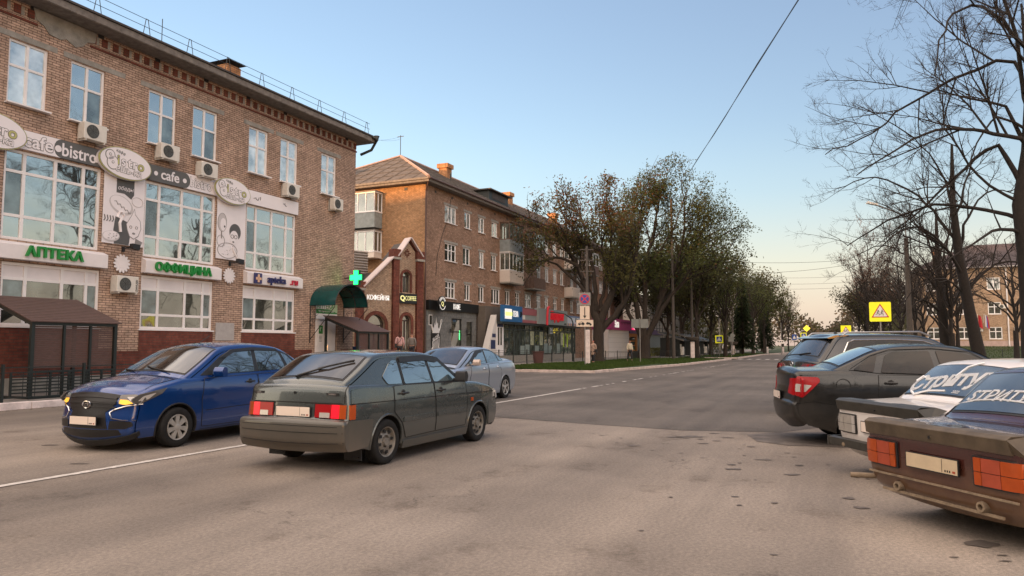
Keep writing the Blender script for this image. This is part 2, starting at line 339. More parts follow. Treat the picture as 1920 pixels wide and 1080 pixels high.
M['asphalt2'] = asphalt('new_asphalt', (.092,.080,.072), (.125,.110,.099), .5)
M['paving'] = mat('paving', (.20,.18,.165), .9, noise=.2, nscale=4, bump=.3)
M['kerb'] = mat('whitewashed_kerb', (.60,.52,.50), .85, noise=.22, nscale=3.5, bump=.3)
M['kerb2'] = mat('old_kerb', (.46,.38,.35), .9, noise=.25, nscale=3.0, bump=.3)
M['soil'] = mat('lawn_soil', (.016,.026,.006), .95, col2=(.03,.045,.01), nscale=5)
M['grass'] = mat('grass_blades', (.022,.042,.006), .7, col2=(.045,.075,.012), nscale=1.2, spec=.2)
M['line'] = mat('road_line_paint', (.48,.45,.42), .8, noise=.25, nscale=14, bump=.2)

def sheet(name, poly, z, m, kind='structure', parent=None):
    """flat polygon given in street coordinates (s,t)"""
    mb = MB(); mb.add([P(s,t,z) for s,t in poly], [tuple(range(len(poly)))])
    o = mb.obj(name, m, recalc=True); me = o.data
    if me.polygons[0].normal.z < 0: me.flip_normals()
    tag(o, kind=kind); return o
# the earth under everything, out to the horizon
mb = MB(); mb.add([(-1500,-1500,-.06),(1500,-1500,-.06),(1500,1500,-.06),(-1500,1500,-.06)], [(0,1,2,3)])
tag(mb.obj('ground', M['soil']), kind='structure')
def rot_sheet(name, poly, z, m):
    """sheet with its own origin turned along the street, so that wear runs along it"""
    mb = MB(); mb.add([(s,-t,z) for s,t in poly], [tuple(range(len(poly)))[::-1]]); o = mb.obj(name, m, rotz=ROT)
    if o.data.polygons[0].normal.z < 0: o.data.flip_normals()
    tag(o, kind='structure'); return o
ROADP = [(-70,-17.6),(31,-17.6),(31,-60),(37.6,-60),(37.6,-12.1),(53,-10.7),(78,-10.3),(115,-10.9),(140,-9.3),(260,-9),(260,0),(20,0.2),(19,45),(-70,45)]
rot_sheet('road', ROADP, 0, M['asphalt'])
rot_sheet('asphalt_patch', [(13.9,-8.1),(13.9,-6.6),(13.4,-4.4),(13.1,-2.6),(13.5,-1.0),(15.5,.1),(20.5,-.05),(120,-.1),(120,-10.6),(78,-10.2),(53,-10.5),(38.2,-12.0),(38.2,-17),(31.2,-17),(22,-17),(14.3,-17)], .004, M['asphalt2'])
def line(name, s0, s1, t, wd=.11):
    mb = MB(); k = int((s1-s0)/.25)
    random.seed(5)
    for i in range(k):
        if random.random() < (.02 if s0+i*.25 < 24 else .45 if s0+i*.25 < 32 else .72): continue
        a, b = s0+i*.25, s0+(i+1)*.25; j = wd/2
        e0, e1 = random.uniform(-.012,.012), random.uniform(-.012,.012)
        mb.add([(a,-t-j+e0,.008),(b,-t-j+e1,.008),(b,-t+j-e0,.008),(a,-t+j+e1,.008)], [(0,1,2,3)])
    tag(mb.obj(name, M['line'], rotz=ROT), kind='structure')
line('road_marking', -20, 60, -8.2)
mb = MB()
for k in range(11): mb.add([(79.5,.6+k*.9,.008),(82.5,.6+k*.9,.008),(82.5,1.0+k*.9,.008),(79.5,1.0+k*.9,.008)], [(0,1,2,3)])
tag(mb.obj('crosswalk_marking', M['line'], rotz=ROT), kind='structure')
# raised pavements and lawns (0.13 m up), each a closed slab
def slab(name, poly, m, z0=-.05, z1=.12):
    mb = MB(); mb.prism([(s,-t) for s,t in poly], lambda p:(p[0],p[1],z0), lambda p:(p[0],p[1],z1))
    return tag(mb.obj(name, m, rotz=ROT, recalc=True), kind='structure')
slab('pavement', [(-70,-17.75),(30.8,-17.75),(30.8,-60),(-70,-60)], M['paving'])
slab('pavement', [(37.8,-20.3),(37.8,-60),(260,-60),(260,-19.8),(84,-17.0),(80,-16.2),(58,-20.3)], M['paving'], z1=.10)
isl = [(37.8,-17.5),(37.8,-12.25),(53,-10.85),(77.5,-10.45),(77.5,-17.4),(60,-20.2),(37.8,-20.2)]
slab('lawn', isl, M['soil'])
slab('lawn', [(84,-10.6),(115,-11.05),(140,-9.5),(260,-9.2),(260,-19),(84,-17)], M['soil'])
slab('lawn', [(20,.4),(260,.2),(260,9.5),(20,9.5)], M['soil'])
slab('pavement', [(20,9.6),(86.4,9.6),(86.4,90),(20,90)], M['paving'], z1=.10)
def kerb(name, pts, m, h=.14, w_=.16):
    mb = MB(); random.seed(3)
    for (s0,t0),(s1,t1) in zip(pts, pts[1:]):
        L_ = math.hypot(s1-s0, t1-t0); k = max(1, int(L_/1.0)); ds, dt = (s1-s0)/L_, (t1-t0)/L_
        for i in range(k):
            a, b = i*L_/k+.006, (i+1)*L_/k-.006; jz = random.uniform(-.012,.012); jn = random.uniform(-.01,.01)
            q = [(s0+ds*x-dt*(y+jn), -(t0+dt*x+ds*(y+jn))) for x, y in ((a,-w_/2),(b,-w_/2),(b,w_/2),(a,w_/2))]
            mb.prism(q, lambda p:(p[0],p[1],-.03), lambda p:(p[0],p[1],h+jz))
    o = mb.obj(name, m, rotz=ROT, bevel=.012, uv=False); tag(o, kind='structure')
kerb('kerb', [(-10,-17.68),(30.6,-17.68),(30.8,-20),(30.8,-28)], M['kerb'], .155)
kerb('kerb', [(37.7,-30),(37.7,-12.15),(45,-11.5),(53,-10.78),(77.8,-10.38),(78.2,-14)], M['kerb2'])
kerb('kerb', [(83.6,-14),(84,-10.5),(115,-10.98),(140,-9.4),(200,-9.15)], M['kerb2'])
kerb('kerb', [(19.9,9.5),(19.9,.3),(220,.1)], M['kerb2'])
kerb('kerb', [(86.7,9.6),(86.7,60)], M['kerb'])
# the lawn in front of the office building climbs to its foot
mb = MB(); N_ = 24
for i in range(N_+1):
    for j in range(9):
        s = 86.9+(115.2-86.9)*j/8; t = 9+(75-9)*i/N_; k = j/8; z = .12+1.3*(3*k*k-2*k**3)*.98; z = .12+1.22*k**.8
        mb.v.append((s, -t, z))
for i in range(N_):
    for j in range(8): a = i*9+j; mb.f.append((a, a+9, a+10, a+1)); mb.m.append(0)
o = mb.obj('lawn_slope', M['soil'], rotz=ROT, smooth=True); o.data.flip_normals() if o.data.polygons[0].normal.z < 0 else None; tag(o, kind='structure')

# ================================================================== BUILDING HELPERS
def wall(mb, x0, x1, z0, z1, holes, y=0.0, depth=.18, m=0, mr=None):
    """brick sheet in the x-z plane facing -y, with openings that have reveals"""
    mr = m if mr is None else mr
    xs = sorted({x0, x1, *[min(max(h[0],x0),x1) for h in holes], *[min(max(h[1],x0),x1) for h in holes]})
    zs = sorted({z0, z1, *[h[2] for h in holes], *[h[3] for h in holes]})
    for a, b in zip(xs, xs[1:]):
        for c, d in zip(zs, zs[1:]):
            cx, cz = (a+b)/2, (c+d)/2
            if any(h[0] < cx < h[1] and h[2] < cz < h[3] for h in holes): continue
            mb.quad((a,y,c),(b,y,c),(b,y,d),(a,y,d), m)
    for a, b, c, d in holes:
        mb.quad((a,y,c),(b,y,c),(b,y+depth,c),(a,y+depth,c), mr); mb.quad((a,y+depth,d),(b,y+depth,d),(b,y,d),(a,y,d), mr)
        mb.quad((a,y,c),(a,y+depth,c),(a,y+depth,d),(a,y,d), mr); mb.quad((b,y+depth,c),(b,y,c),(b,y,d),(b,y+depth,d), mr)
def window(parent, x0, x1, z0, z1, y=.1, cols=(0,.5,1), rows=(0,.6,1), fr=.055, mats=None, sill=True, skip=(), frame=None, name='window', th=.05, gl=None):
    """frame with mullions; one glass child with a material slot per kind of pane; a sill"""
    frame = frame or M['pvc']; W_, H_ = x1-x0, z1-z0; mb = MB(); g = MB()
    X = [x0+c*W_ for c in cols]; Z = [z0+r*H_ for r in rows]
    mb.box(x0, x0+fr, y-th, y, z0, z1); mb.box(x1-fr, x1, y-th, y, z0, z1)
    mb.box(x0+fr, x1-fr, y-th, y, z0, z0+fr); mb.box(x0+fr, x1-fr, y-th, y, z1-fr, z1)
    for c in X[1:-1]: mb.box(c-fr*.55, c+fr*.55, y-th+.003, y, z0+fr, z1-fr)
    for i in range(len(X)-1):
        for r in Z[1:-1]:
            if (i, round(r,3)) in skip: continue
            a = x0+fr if i == 0 else X[i]+fr*.55; b = x1-fr if i == len(X)-2 else X[i+1]-fr*.55
            mb.box(a, b, y-th+.006, y, r-fr*.5, r+fr*.5)
    wn = mb.obj(name, frame, parent, uv=False)
    mats = mats or [M['glass']]
    for i in range(len(X)-1):
        for j in range(len(Z)-1):
            k = gl(i, j) if gl else 0; yy = y-.012+random.uniform(-.002,.002); tl = random.uniform(-.004,.004); tv = random.uniform(-.004,.004)
            g.quad((X[i],yy+tl,Z[j]),(X[i+1],yy-tl,Z[j]),(X[i+1],yy-tl+tv,Z[j+1]),(X[i],yy+tl+tv,Z[j+1]), k)
    g.obj('glass', mats, wn, uv=False)
    if sill:
        s_ = MB(); s_.box(x0-.06, x1+.06, y-.30 if sill is True else y-sill, y, z0-.045, z0-.002); s_.obj('sill', M['pvc'], wn, uv=False)
    return wn
GLC = glass_mat('curtained_glass', (.34,.37,.37), .34, wave=.1)
GLN = M['glass_net']

# ================================================================== BUILDING 1  (shop building on the left)
B1T = -21.8
b1 = street_thing('brick_shop_building', 'three storey tan brick building with big shop windows and dark eave at left', 'building', 0, B1T)
top = [(12.83,13.99),(14.71,15.88),(17.55,18.72),(19.46,20.65),(22.30,23.40),(24.15,25.25),(26.87,27.98)]
topx = [(5.6,6.8),(7.6,8.8),(10.3,11.5)]
big = [(12.87,15.9),(17.55,20.68),(22.28,25.22)]; bigx = [(7.9,11.1)]
low = [(12.95,16.0),(17.53,20.68),(22.2,25.27)]; lowx = [(7.9,11.1)]
Z0 = .1
holes = [(a,b,8.53,10.45) for a,b in top+topx]+[(a,b,4.55,7.2) for a,b in big+bigx]+[(a,b,2.05,3.9) for a,b in low+lowx]+[(26.67,28.28,.3,3.42)]
mb = MB(); wall(mb, -2, 29.5, Z0, 11.62, holes, 0, .16)
mb.quad((29.5,0,Z0),(29.5,14,Z0),(29.5,14,11.62),(29.5,0,11.62)); mb.quad((-2,14,Z0),(-2,0,Z0),(-2,0,11.62),(-2,14,11.62)); mb.quad((29.5,14,Z0),(-2,14,Z0),(-2,14,11.62),(29.5,14,11.62))
mb.obj('wall', M['brick'], b1)
# red brick aprons and base course
mb = MB()
for a, b in low+lowx: mb.box(a-.02, b+.02, -.035, .0, .62, 2.0)
segs = [(-2,26.4),(28.55,29.53)]
for a, b in segs: mb.box(a, b, -.06, 0, .55, 1.30)
mb.obj('red_brick_base', M['redbrick'], b1)
mb = MB()
for a, b in segs: mb.box(a, b, -.10, 0, .08, .55)
mb.obj('plinth', M['plaster'], b1)
# decoration under the eave
mb = MB(); s = -1.9
while s < 29.3:
    if not 13.7 < s < 15.3: mb.box(s, s+.20, -.025, 0, 11.24, 11.50)
    s += .40
mb.obj('brick_ornament', M['redbrick'], b1, uv=True)
mb = MB(); mb.box(-2, 13.6, -.03, 0, 11.08, 11.15); mb.box(15.3, 29.55, -.03, 0, 11.08, 11.15); mb.obj('string_course', M['redbrick'], b1)
mb = MB(); s = -1.6
while s < 29.4:
    if not 13.7 < s < 15.3: mb.box(s-.17, s, -.018, 0, 11.24, 11.50)
    s += .40
mb.obj('pale_brick_ornament', M['plaster'], b1)
random.seed(11)
pp = [(13.45,11.6),(13.55,11.28),(13.8,11.15),(13.95,10.98),(14.3,10.93),(14.5,11.02),(14.8,10.88),(15.05,11.0),(15.2,11.2),(15.45,11.25),(15.5,11.6)]
mb = MB(); mb.pxz(pp[::-1], -.035, .0); mb.obj('plaster_patch', M['plaster'], b1, recalc=True)
for a, b in [(12.3,14.25),(14.45,16.6),(17.2,19.0),(19.2,20.95),(22.0,23.7),(23.85,25.6),(26.55,28.3),(5.3,9.1),(10,11.8)]: mb = MB(); mb.box(a, b, -.012, 0, 10.47, 10.64); mb.obj('lintel', M['plaster'], b1)
mb = MB(); mb.box(20.86,21.8,-.008,0,1.68,2.36); mb.obj('grey_painted_patch', mat('grey_wash',(.36,.34,.33),.9,noise=.1,nscale=6), b1)
# eave, roof, vents
OV = .72
mb = MB(); mb.box(-2.2, 30.1, -OV, .0, 11.62, 11.70); mb.box(29.5,30.1,0,14.4,11.62,11.70); mb.obj('soffit', M['soffit'], b1)
mb = MB(); mb.box(-2.2, 30.1, -OV-.03, -OV, 11.64, 11.86)
for i in range(22): mb.box(-2.2+i*1.5, -2.17+i*1.5, -OV-.04, -OV-.03, 11.62, 11.86)
mb.box(30.1,30.13,-OV,14.4,11.64,11.86); mb.obj('fascia', M['soffit'], b1)
mb = MB()
vs = [(-2.3,-OV-.08,11.87),(30.2,-OV-.08,11.87),(30.2,14.6,11.87),(-2.3,14.6,11.87),(-2.3,7,13.65),(25.5,7,13.65)]
mb.add(vs, [(0,1,5,4),(1,2,5),(2,3,4,5),(3,0,4)]); mb.add([(a,b,c+.07) for a,b,c in vs], [(0,1,5,4),(1,2,5),(2,3,4,5),(3,0,4)])
mb.quad((-2.3,-OV-.08,11.87),(30.2,-OV-.08,11.87),(30.2,-OV-.08,11.94),(-2.3,-OV-.08,11.94)); mb.quad((30.2,-OV-.08,11.87),(30.2,14.6,11.87),(30.2,14.6,11.94),(30.2,-OV-.08,11.94))
mb.obj('roof', M['ironroof'], b1, recalc=False)
mb = MB()
for i in range(14): x = .3+i*2.18; mb.box(x, x+.2, -.02, .03, 11.5, 11.62)
mb.obj('eave_vent', M['black'], b1)
mb = MB(); mb.tube([(29.75,-OV-.08,11.85),(30.05,-OV-.16,11.78),(30.1,-.5,11.3),(29.7,-.14,11.0)], .07, 8); mb.lathe([(.07,11.72),(.15,11.95),(.13,11.95),(.06,11.74)], 10, c=(30.02,-OV-.14,0));
mb.obj('downpipe', M['dark'], b1, smooth=True)
mb = MB(); y = -OV+.22; z = 12.02
for i in range(18):
    x = -1.2+i*1.82
    mb.tube([(x-.11,y+.1,z),(x-.04,y+.05,z+.62),(x+.04,y+.05,z+.62),(x+.11,y,z)], .012, 4)
for h in (.33,.60): mb.tube([(-2,y+.05,z+h),(30,y+.05,z+h)], .010, 4)
mb.obj('roof_rail', M['dark'], b1, uv=False)
def chimney(parent, x, y, z, w_=.8, d=.6, h=1.0, cap='iron'):
    mb = MB(); mb.box(x-w_/2, x+w_/2, y-d/2, y+d/2, z, z+h, 0)
    if cap == 'iron':
        for a in (-1,1):
            for b in (-1,1): mb.box(x+a*w_*.42-.015, x+a*w_*.42+.015, y+b*d*.42-.015, y+b*d*.42+.015, z+h, z+h+.15, 1)
        mb.add([(x-w_*.68,y-d*.75,z+h+.13),(x+w_*.68,y-d*.75,z+h+.13),(x+w_*.68,y+d*.75,z+h+.13),(x-w_*.68,y+d*.75,z+h+.13),(x,y,z+h+.34)], [(0,1,4),(1,2,4),(2,3,4),(3,0,4),(3,2,1,0)], 1)
    else: mb.box(x-w_*.65, x+w_*.65, y-d*.65, y+d*.65, z+h, z+h+.38, 0)
    return mb.obj('chimney', [M['orangebrick'], M['dark']], parent, recalc=True)
chimney(b1, 22.6, 1.6, 12.3, .75, .75, .95)
mb = MB(); mb.tube([(19.3,1.6,12.5),(19.3,1.6,14.0)], .015, 4); mb.obj('antenna', M['dark'], b1, uv=False)
# windows
random.seed(21)
for k, (a, b) in enumerate(top+topx):
    cur = k in (0,4,5,6)
    net = k in (1,2,3)
    window(b1, a, b, 8.53, 10.45, y=.11, cols=(0,.5,1), rows=(0,.60,1), fr=.07, mats=[GLC if cur else M['glass'], GLN], gl=(lambda i,j,net=net: 1 if (net and i==1 and j==0) else 0))
for k, (a, b) in enumerate(big+bigx):
    window(b1, a, b, 4.55, 7.2, y=.10, cols=(0,.20,.51,.81,1), rows=(0,.27,.76,1), fr=.085, mats=[M['glass'], GLN, GLC], sill=False,
           gl=(lambda i,j,k=k: 1 if (i==0 and j==1) else 0))
for k, (a, b) in enumerate(low+lowx):
    wd = window(b1, a, b, 2.05, 3.9, y=.10, cols=(0,.235,.60,.86,1) if k != 99 else (0,.5,1), rows=(0,.27,.745,1), fr=.085, mats=[M['glass_dim'], M['panel'], GLN], sill=.16,
           gl=(lambda i,j: 1 if j==2 else (2 if (i in (0,3) and j==1) else 0)))
# fan-lit boards: white fascia panels over the ground floor windows
def fascia(a, b, z0=3.97, z1=4.5, d=.24, label=''):
    mb = MB(); mb.pyz([(0,z0),(-d,z0),(-d,z1-.10),(0,z1)], a, b); o = mb.obj('fascia_board', M['panel'], recalc=True, bevel=.01)
    o.location = P(0,B1T); o.rotation_euler = (0,0,ROT); tag(o, label, 'sign board', 'white boards above the ground floor windows'); return o
fascia(7.6, 16.09, label='white board carrying green pharmacy letters at far left')
fascia(17.5, 20.86, label='white board carrying the second green word, above the middle window')
fascia(22.19, 25.5, label='white board with the dark blue and red web address')
def letters(name, txt, size, s, z, y, m, label, cat='sign', t=B1T, bold=.02, depth=.06, space=1.0, wx=1.0, group=None):
    mb = MB(); text(mb, txt, size, 0, 0, 0, 0, bold, depth, 'CENTER', space, wx); o = mb.obj(name, m, uv=False)
    o.location = P(s, t, 0)+Vector((sT*0, 0, z)); o.rotation_euler = (0,0,ROT); v = Vector((math.cos(ROT+pi/2), math.sin(ROT+pi/2), 0))*y; o.location += v
    return tag(o, label, cat, group)
letters('lettering', 'АПТЕКА', .40, 14.32, 4.22, -.29, M['green'], 'green raised letters of the pharmacy word, leftmost sign', bold=.035, space=1.05, wx=1.06, depth=.08)
letters('lettering', 'ОФФИЦИНА', .40, 19.07, 4.20, -.29, M['green'], 'green raised letters on the middle white board', bold=.035, wx=1.02, depth=.08)
ap = MB(); text(ap, 'apteka', .44, 1.30, 0, 0.02, 0, .004, .07, 'CENTER', 1.0, .93); text(ap, '.ru', .44, 2.36, 0, .02, 1, .004, .07, 'CENTER', 1.0, 1.0)
ap.box(.0,.40,-.035,.035,-.20,.22,0); ap.box(.15,.25,-.05,-.036,-.15,.17,2); ap.box(.05,.35,-.05,-.037,-.05,.05,2)
o = ap.obj('lettering', [mat('navy_letters',(.03,.03,.12),.5), mat('crimson_letters',(.45,.02,.05),.5), mat('peach',(.7,.45,.3),.5)], uv=False)
o.location = P(22.5, B1T+.3, 4.19); o.rotation_euler = (0,0,ROT); tag(o, 'navy and red web address letters with a square cross mark', 'sign')

# long band over the upper shop windows
def sobj(mb, name, mats, s, t, z, label, cat, group=None, **k):
    o = mb.obj(name, mats, **k); o.location = P(s, t, z); o.rotation_euler = (0,0,ROT); return tag(o, label, cat, group)
mb = MB(); SW, SG = 0, 1
mb.box(7.6,14.45,-.10,0,7.24,7.80,0); mb.box(14.45,17.60,-.10,0,7.24,7.80,1)
mb.pxz(ell(14.45,7.52,.22,.28,16), -.102,-.099, 1)
for x, f in ((13.22,0),(14.36,0)): mb.pxz(ell(x,7.50,.125,.125,20), -.106,-.1025, 1); mb.pxz(ell(x,7.50,.105,.105,20), -.110,-.1065, 0)
mb.pxz(ell(15.63,7.46,.10,.10,20), -.106,-.1025, 0)
text(mb, 'cafe', .56, 13.76, -.104, 7.50, 1, .045, .006); text(mb, 'cafe', .56, 13.76, -.109, 7.50, 0, .018, .006)
text(mb, 'bistro', .56, 15.05, -.104, 7.49, 0, .015, .006, wx=.88)
sobj(mb, 'shop_sign_band', [M['signwhite'], M['signgrey']], 0, B1T, 0, 'long sign band reading cafe and bistro, light part then grey part, at far left', 'sign', 'sign bands above the upper windows', recalc=True)
mb = MB(); mb.box(17.62,19.12,-.10,0,7.22,7.78,1); mb.box(19.12,25.25,-.10,0,7.22,7.78,0)
mb.pxz(ell(19.12,7.5,.22,.28,16), -.102,-.099, 1)
for x in (19.10,20.50): mb.pxz(ell(x,7.48,.10,.10,20), -.106,-.1025, 1); mb.pxz(ell(x,7.48,.085,.085,20), -.110,-.1065, 0)
mb.pxz(ell(17.87,7.5,.08,.08,20), -.106,-.1025, 0)
text(mb, 'cafe', .50, 18.47, -.104, 7.50, 0, .018, .006)
text(mb, 'bistro', .50, 19.85, -.104, 7.49, 1, .04, .006, wx=.88); text(mb, 'bistro', .50, 19.85, -.109, 7.49, 0, .015, .006, wx=.88)
for x, z, r in ((22.62,7.50,.3),(22.72,7.46,-.5),(22.83,7.50,1.2),(22.93,7.53,1.5),(24.35,7.56,.2),(24.42,7.50,-.6)):
    c, s_ = math.cos(r)*.07, math.sin(r)*.07; mb.tube([(x-c,-.103,z-s_),(x+c,-.103,z+s_)], .015, 4, 1)
sobj(mb, 'shop_sign_band', [M['signwhite'], M['signgrey']], 0, B1T, 0, 'sign band starting grey with the word cafe and running pale to its torn right end', 'sign', 'sign bands above the upper windows', recalc=True)
YEL = mat('sign_yellow_edge', (.42,.41,.16), .5); OUT = mat('sign_outline', (.16,.16,.15), .6)
def bistro_oval(s, z, rx, rz, label):
    mb = MB(); tl = -.06
    mb.pxz(ell(0,0,rx,rz,36,tl), -.20,-.10, 0); mb.pxz(ell(0,0,rx*1.0,rz*1.0,36,tl), -.255,-.2005, 1); mb.pxz(ell(0,0,rx*.978,rz*.960,36,tl), -.262,-.2555, 2); mb.pxz(ell(0,0,rx*.965,rz*.94,36,tl), -.266,-.2625, 0)
    # capital B drawn as a heart-like outline, then the outlined words
    for (cx, cz, a, b) in ((-.60,.17,.165,.17),(-.50,-.06,.20,.22)):
        mb.pxz(ell(cx,cz,a*rx/.9,b*rz/.48,24), -.270,-.2665, 2)
    for (cx, cz, a, b) in ((-.60,.17,.14,.145),(-.50,-.06,.175,.195)):
        mb.pxz(ell(cx,cz,a*rx/.9,b*rz/.48,24), -.275,-.2705, 0)
    for (cx, cz) in ((-.60,.19),(-.50,-.05)): mb.pxz(ell(cx,cz,.05,.05,14), -.279,-.2755, 2); mb.pxz(ell(cx,cz,.032,.032,14), -.283,-.2795, 0)
    x = -.30
    for ch, m_ in (('i',1),('s',0),('t',0),('r',0),('o',1)):
        text(mb, ch, .46, x, -.270, .06-(x+.3)*.06, 2, .05, .006); text(mb, ch, .46, x, -.276, .06-(x+.3)*.06, m_ if m_ else 0, .015, .006); x += .19 if ch in 'it' else .235
    text(mb, 'ешь-ка', .30, .10, -.270, -.24, 2, .05, .006, rot=-.06); text(mb, 'ешь-ка', .30, .10, -.276, -.24, 0, .005, .006, rot=-.06)
    text(mb, 'кафе', .15, -.22, -.270, .34, 2, .01, .004, rot=-.25)
    sobj(mb, 'oval_sign', [M['signwhite'], YEL, OUT], s, B1T, z, label, 'sign', 'oval cafe signs on the banners', recalc=False)
bistro_oval(16.58, 7.52, .98, .52, 'white oval cafe sign with yellow rim above the left banner')
bistro_oval(21.30, 7.50, .92, .50, 'white oval cafe sign above the right banner, faded rim')
bistro_oval(12.35, 7.55, .98, .52, 'white oval cafe sign cut by the left edge of the photo')
# banners with plain drawings of food and diners
GR1 = mat('banner_grey_light',(.50,.47,.475),.6); GR2 = mat('banner_grey_dark',(.09,.09,.09),.6); GR3 = mat('banner_line',(.22,.21,.21),.6); BW = M['signwhite']
def ring(mb, cx, cz, rx, rz, y, wd, m, **k):
    p = [(x, y, z) for x, z in ell(cx,cz,rx,rz,24,**k)]; p = p+[p[0]] if 'a1' not in k else p; mb.tube(p, wd, 4, m)
mb = MB(); mb.box(15.97,17.50,-.05,-.03,4.83,7.25,0); y = -.052
mb.box(16.42,17.08,y-.004,y,6.55,7.05,1); mb.pxz([(16.7,6.56),(17.08,6.56),(16.98,6.40)], y-.004, y, 1)
text(mb, 'обеды', .19, 16.75, y-.008, 6.72, 0, .0, .004, shear=.2)
mb.pxz(ell(16.62,6.15,.46,.30,28,-.35), y-.004, y, 3); mb.pxz(ell(16.60,6.18,.40,.25,28,-.35), y-.008, y-.0045, 0)
for q in range(9): mb.tube([(16.35+.07*q,y-.01,6.25-.04*q+.06*(q%2)),(16.42+.07*q,y-.01,6.18-.04*q+.08*((q+1)%2))], .012, 4, 2)
ring(mb, 17.22, 6.35, .21, .16, y-.004, .010, 3)
mb.pxz([(16.40,4.84),(16.95,4.84),(17.0,5.3),(16.85,5.62),(16.42,5.75),(16.36,5.3)], y-.004, y, 1)
mb.pxz([(16.82,5.55),(17.03,5.9),(17.12,6.12),(17.16,5.92),(17.36,5.72),(17.40,5.45),(17.30,5.18),(17.12,5.06),(16.95,5.14),(16.86,5.35)], y-.008, y-.0045, 2)
mb.pxz([(16.84,5.55),(17.03,5.87),(17.11,6.07),(17.145,5.90),(17.335,5.71),(17.375,5.45),(17.28,5.2),(17.12,5.085),(16.97,5.16),(16.88,5.36)], y-.012, y-.0085, 0)
for cx in (16.99,17.21): ring(mb, cx, 5.47, .045, .045, y-.016, .009, 2); 
mb.pxz(ell(17.11,5.26,.06,.035,14), y-.018, y-.0125, 2)
mb.pxz([(17.16,4.84),(17.38,4.84),(17.47,5.0),(17.2,5.1)], y-.010, y-.0045, 2); mb.tube([(16.62,y-.012,5.25),(16.58,y-.012,5.55),(16.66,y-.012,5.75)], .05, 6, 0)
mb.tube([(16.50,y-.012,5.72),(16.55,y-.012,5.90),(16.66,y-.012,5.93),(16.75,y-.012,5.80)], .035, 6, 0)
mb.pxz(ell(16.28,5.07,.32,.18,22,.1), y-.010, y-.0045, 3); mb.pxz(ell(16.28,5.09,.29,.15,22,.1), y-.014, y-.0105, 0)
random.seed(4)
for q in range(16): a, b = random.uniform(16.1,16.5), random.uniform(4.98,5.2); mb.tube([(a,y-.016,b),(a+.03,y-.016,b+random.uniform(-.03,.03))], .010, 4, 2)
for q in range(4): mb.tube([(16.02+q*.1,y-.006,5.75),(16.05+q*.1,y-.006,5.62),(16.0+q*.1,y-.006,5.55)], .016, 4, 1)
sobj(mb, 'advertising_banner', [BW, GR2, GR3, GR1], 0, B1T, 0, 'vertical grey banner with a lunch plate drawing and a waving child', 'banner', 'printed banners between the upper shop windows', uv=False)
mb = MB(); mb.box(20.72,22.20,-.05,-.03,4.83,7.28,0)
mb.pxz(ell(20.98,6.25,.22,.36,26), y-.004, y, 3); mb.pxz(ell(21.03,6.17,.15,.25,26), y-.008, y-.0045, 0); ring(mb, 20.98, 6.25, .22, .36, y-.006, .008, 2); mb.pxz(ell(21.10,6.10,.04,.045,12), y-.012, y-.0085, 1)
mb.tube([(20.95,y-.008,5.9),(20.96,y-.008,5.62)], .022, 5, 2); ring(mb, 20.93, 5.52, .19, .22, y-.004, .010, 2)
mb.pxz(ell(21.65,5.95,.30,.33,26), y-.004, y, 1); mb.pxz(ell(21.60,5.72,.22,.28,26), y-.008, y-.0045, 0)
for cx in (21.50,21.68): ring(mb, cx, 5.76, .075, .07, y-.012, .011, 1)
mb.pxz(ell(21.56,5.55,.05,.03,12), y-.014, y-.0085, 1)
ring(mb, 21.28, 5.18, .50, .30, y-.004, .011, 2); random.seed(8)
for q in range(22): a = random.uniform(20.95,21.6); b = random.uniform(5.0,5.38); mb.pxz(ell(a,b,.018,.012,6), y-.008, y-.002, random.choice((2,3)))
mb.tube([(21.85,y-.012,4.85),(21.66,y-.012,5.10),(21.52,y-.012,5.32)], .05, 6, 0); mb.tube([(21.90,y-.006,4.86),(21.72,y-.006,5.14),(21.54,y-.006,5.38)], .012, 4, 2)
sobj(mb, 'advertising_banner', [BW, GR2, GR3, GR1], 0, B1T, 0, 'vertical pale banner with two people drawn at a table', 'banner', 'printed banners between the upper shop windows', uv=False)
# daisies and spotlights
for s, lab in ((16.72,'white daisy shaped plate under the left banner'),(21.40,'white daisy shaped plate under the right banner')):
    mb = MB()
    for q in range(14):
        a = 2*pi*q/14; mb.pxz(ell(.20*math.cos(a),.20*math.sin(a),.115,.05,12,a), -.075+.002*(q%2), -.05, 0)
    mb.pxz(ell(0,0,.14,.14,20), -.08, -.05, 0); mb.tube([(0,-.05,0),(0,0,0)], .02, 5, 0)
    sobj(mb, 'daisy_plate', [M['panel']], s, B1T, 4.2, lab, 'ornament', 'daisy ornaments', uv=False)
    mb = MB(); mb.box(-.04,.04,-.06,0,-.12,.05); mb.tube([(0,-.06,0),(.12,-.30,.02),(.12,-.40,.05)], .018, 5); mb.pxz([(-.02,-.02),(.26,-.06),(.28,.12),(.0,.14)], -.50,-.34); mb.tube([(-.2,-.30,.01),(.15,-.30,.01)],.012,4)
    sobj(mb, 'spotlight', [M['black']], s+.05, B1T, 4.72, lab.replace('white daisy shaped plate under','small black spotlight at the foot of'), 'lamp', 'spotlights on the wall', uv=False, recalc=True)
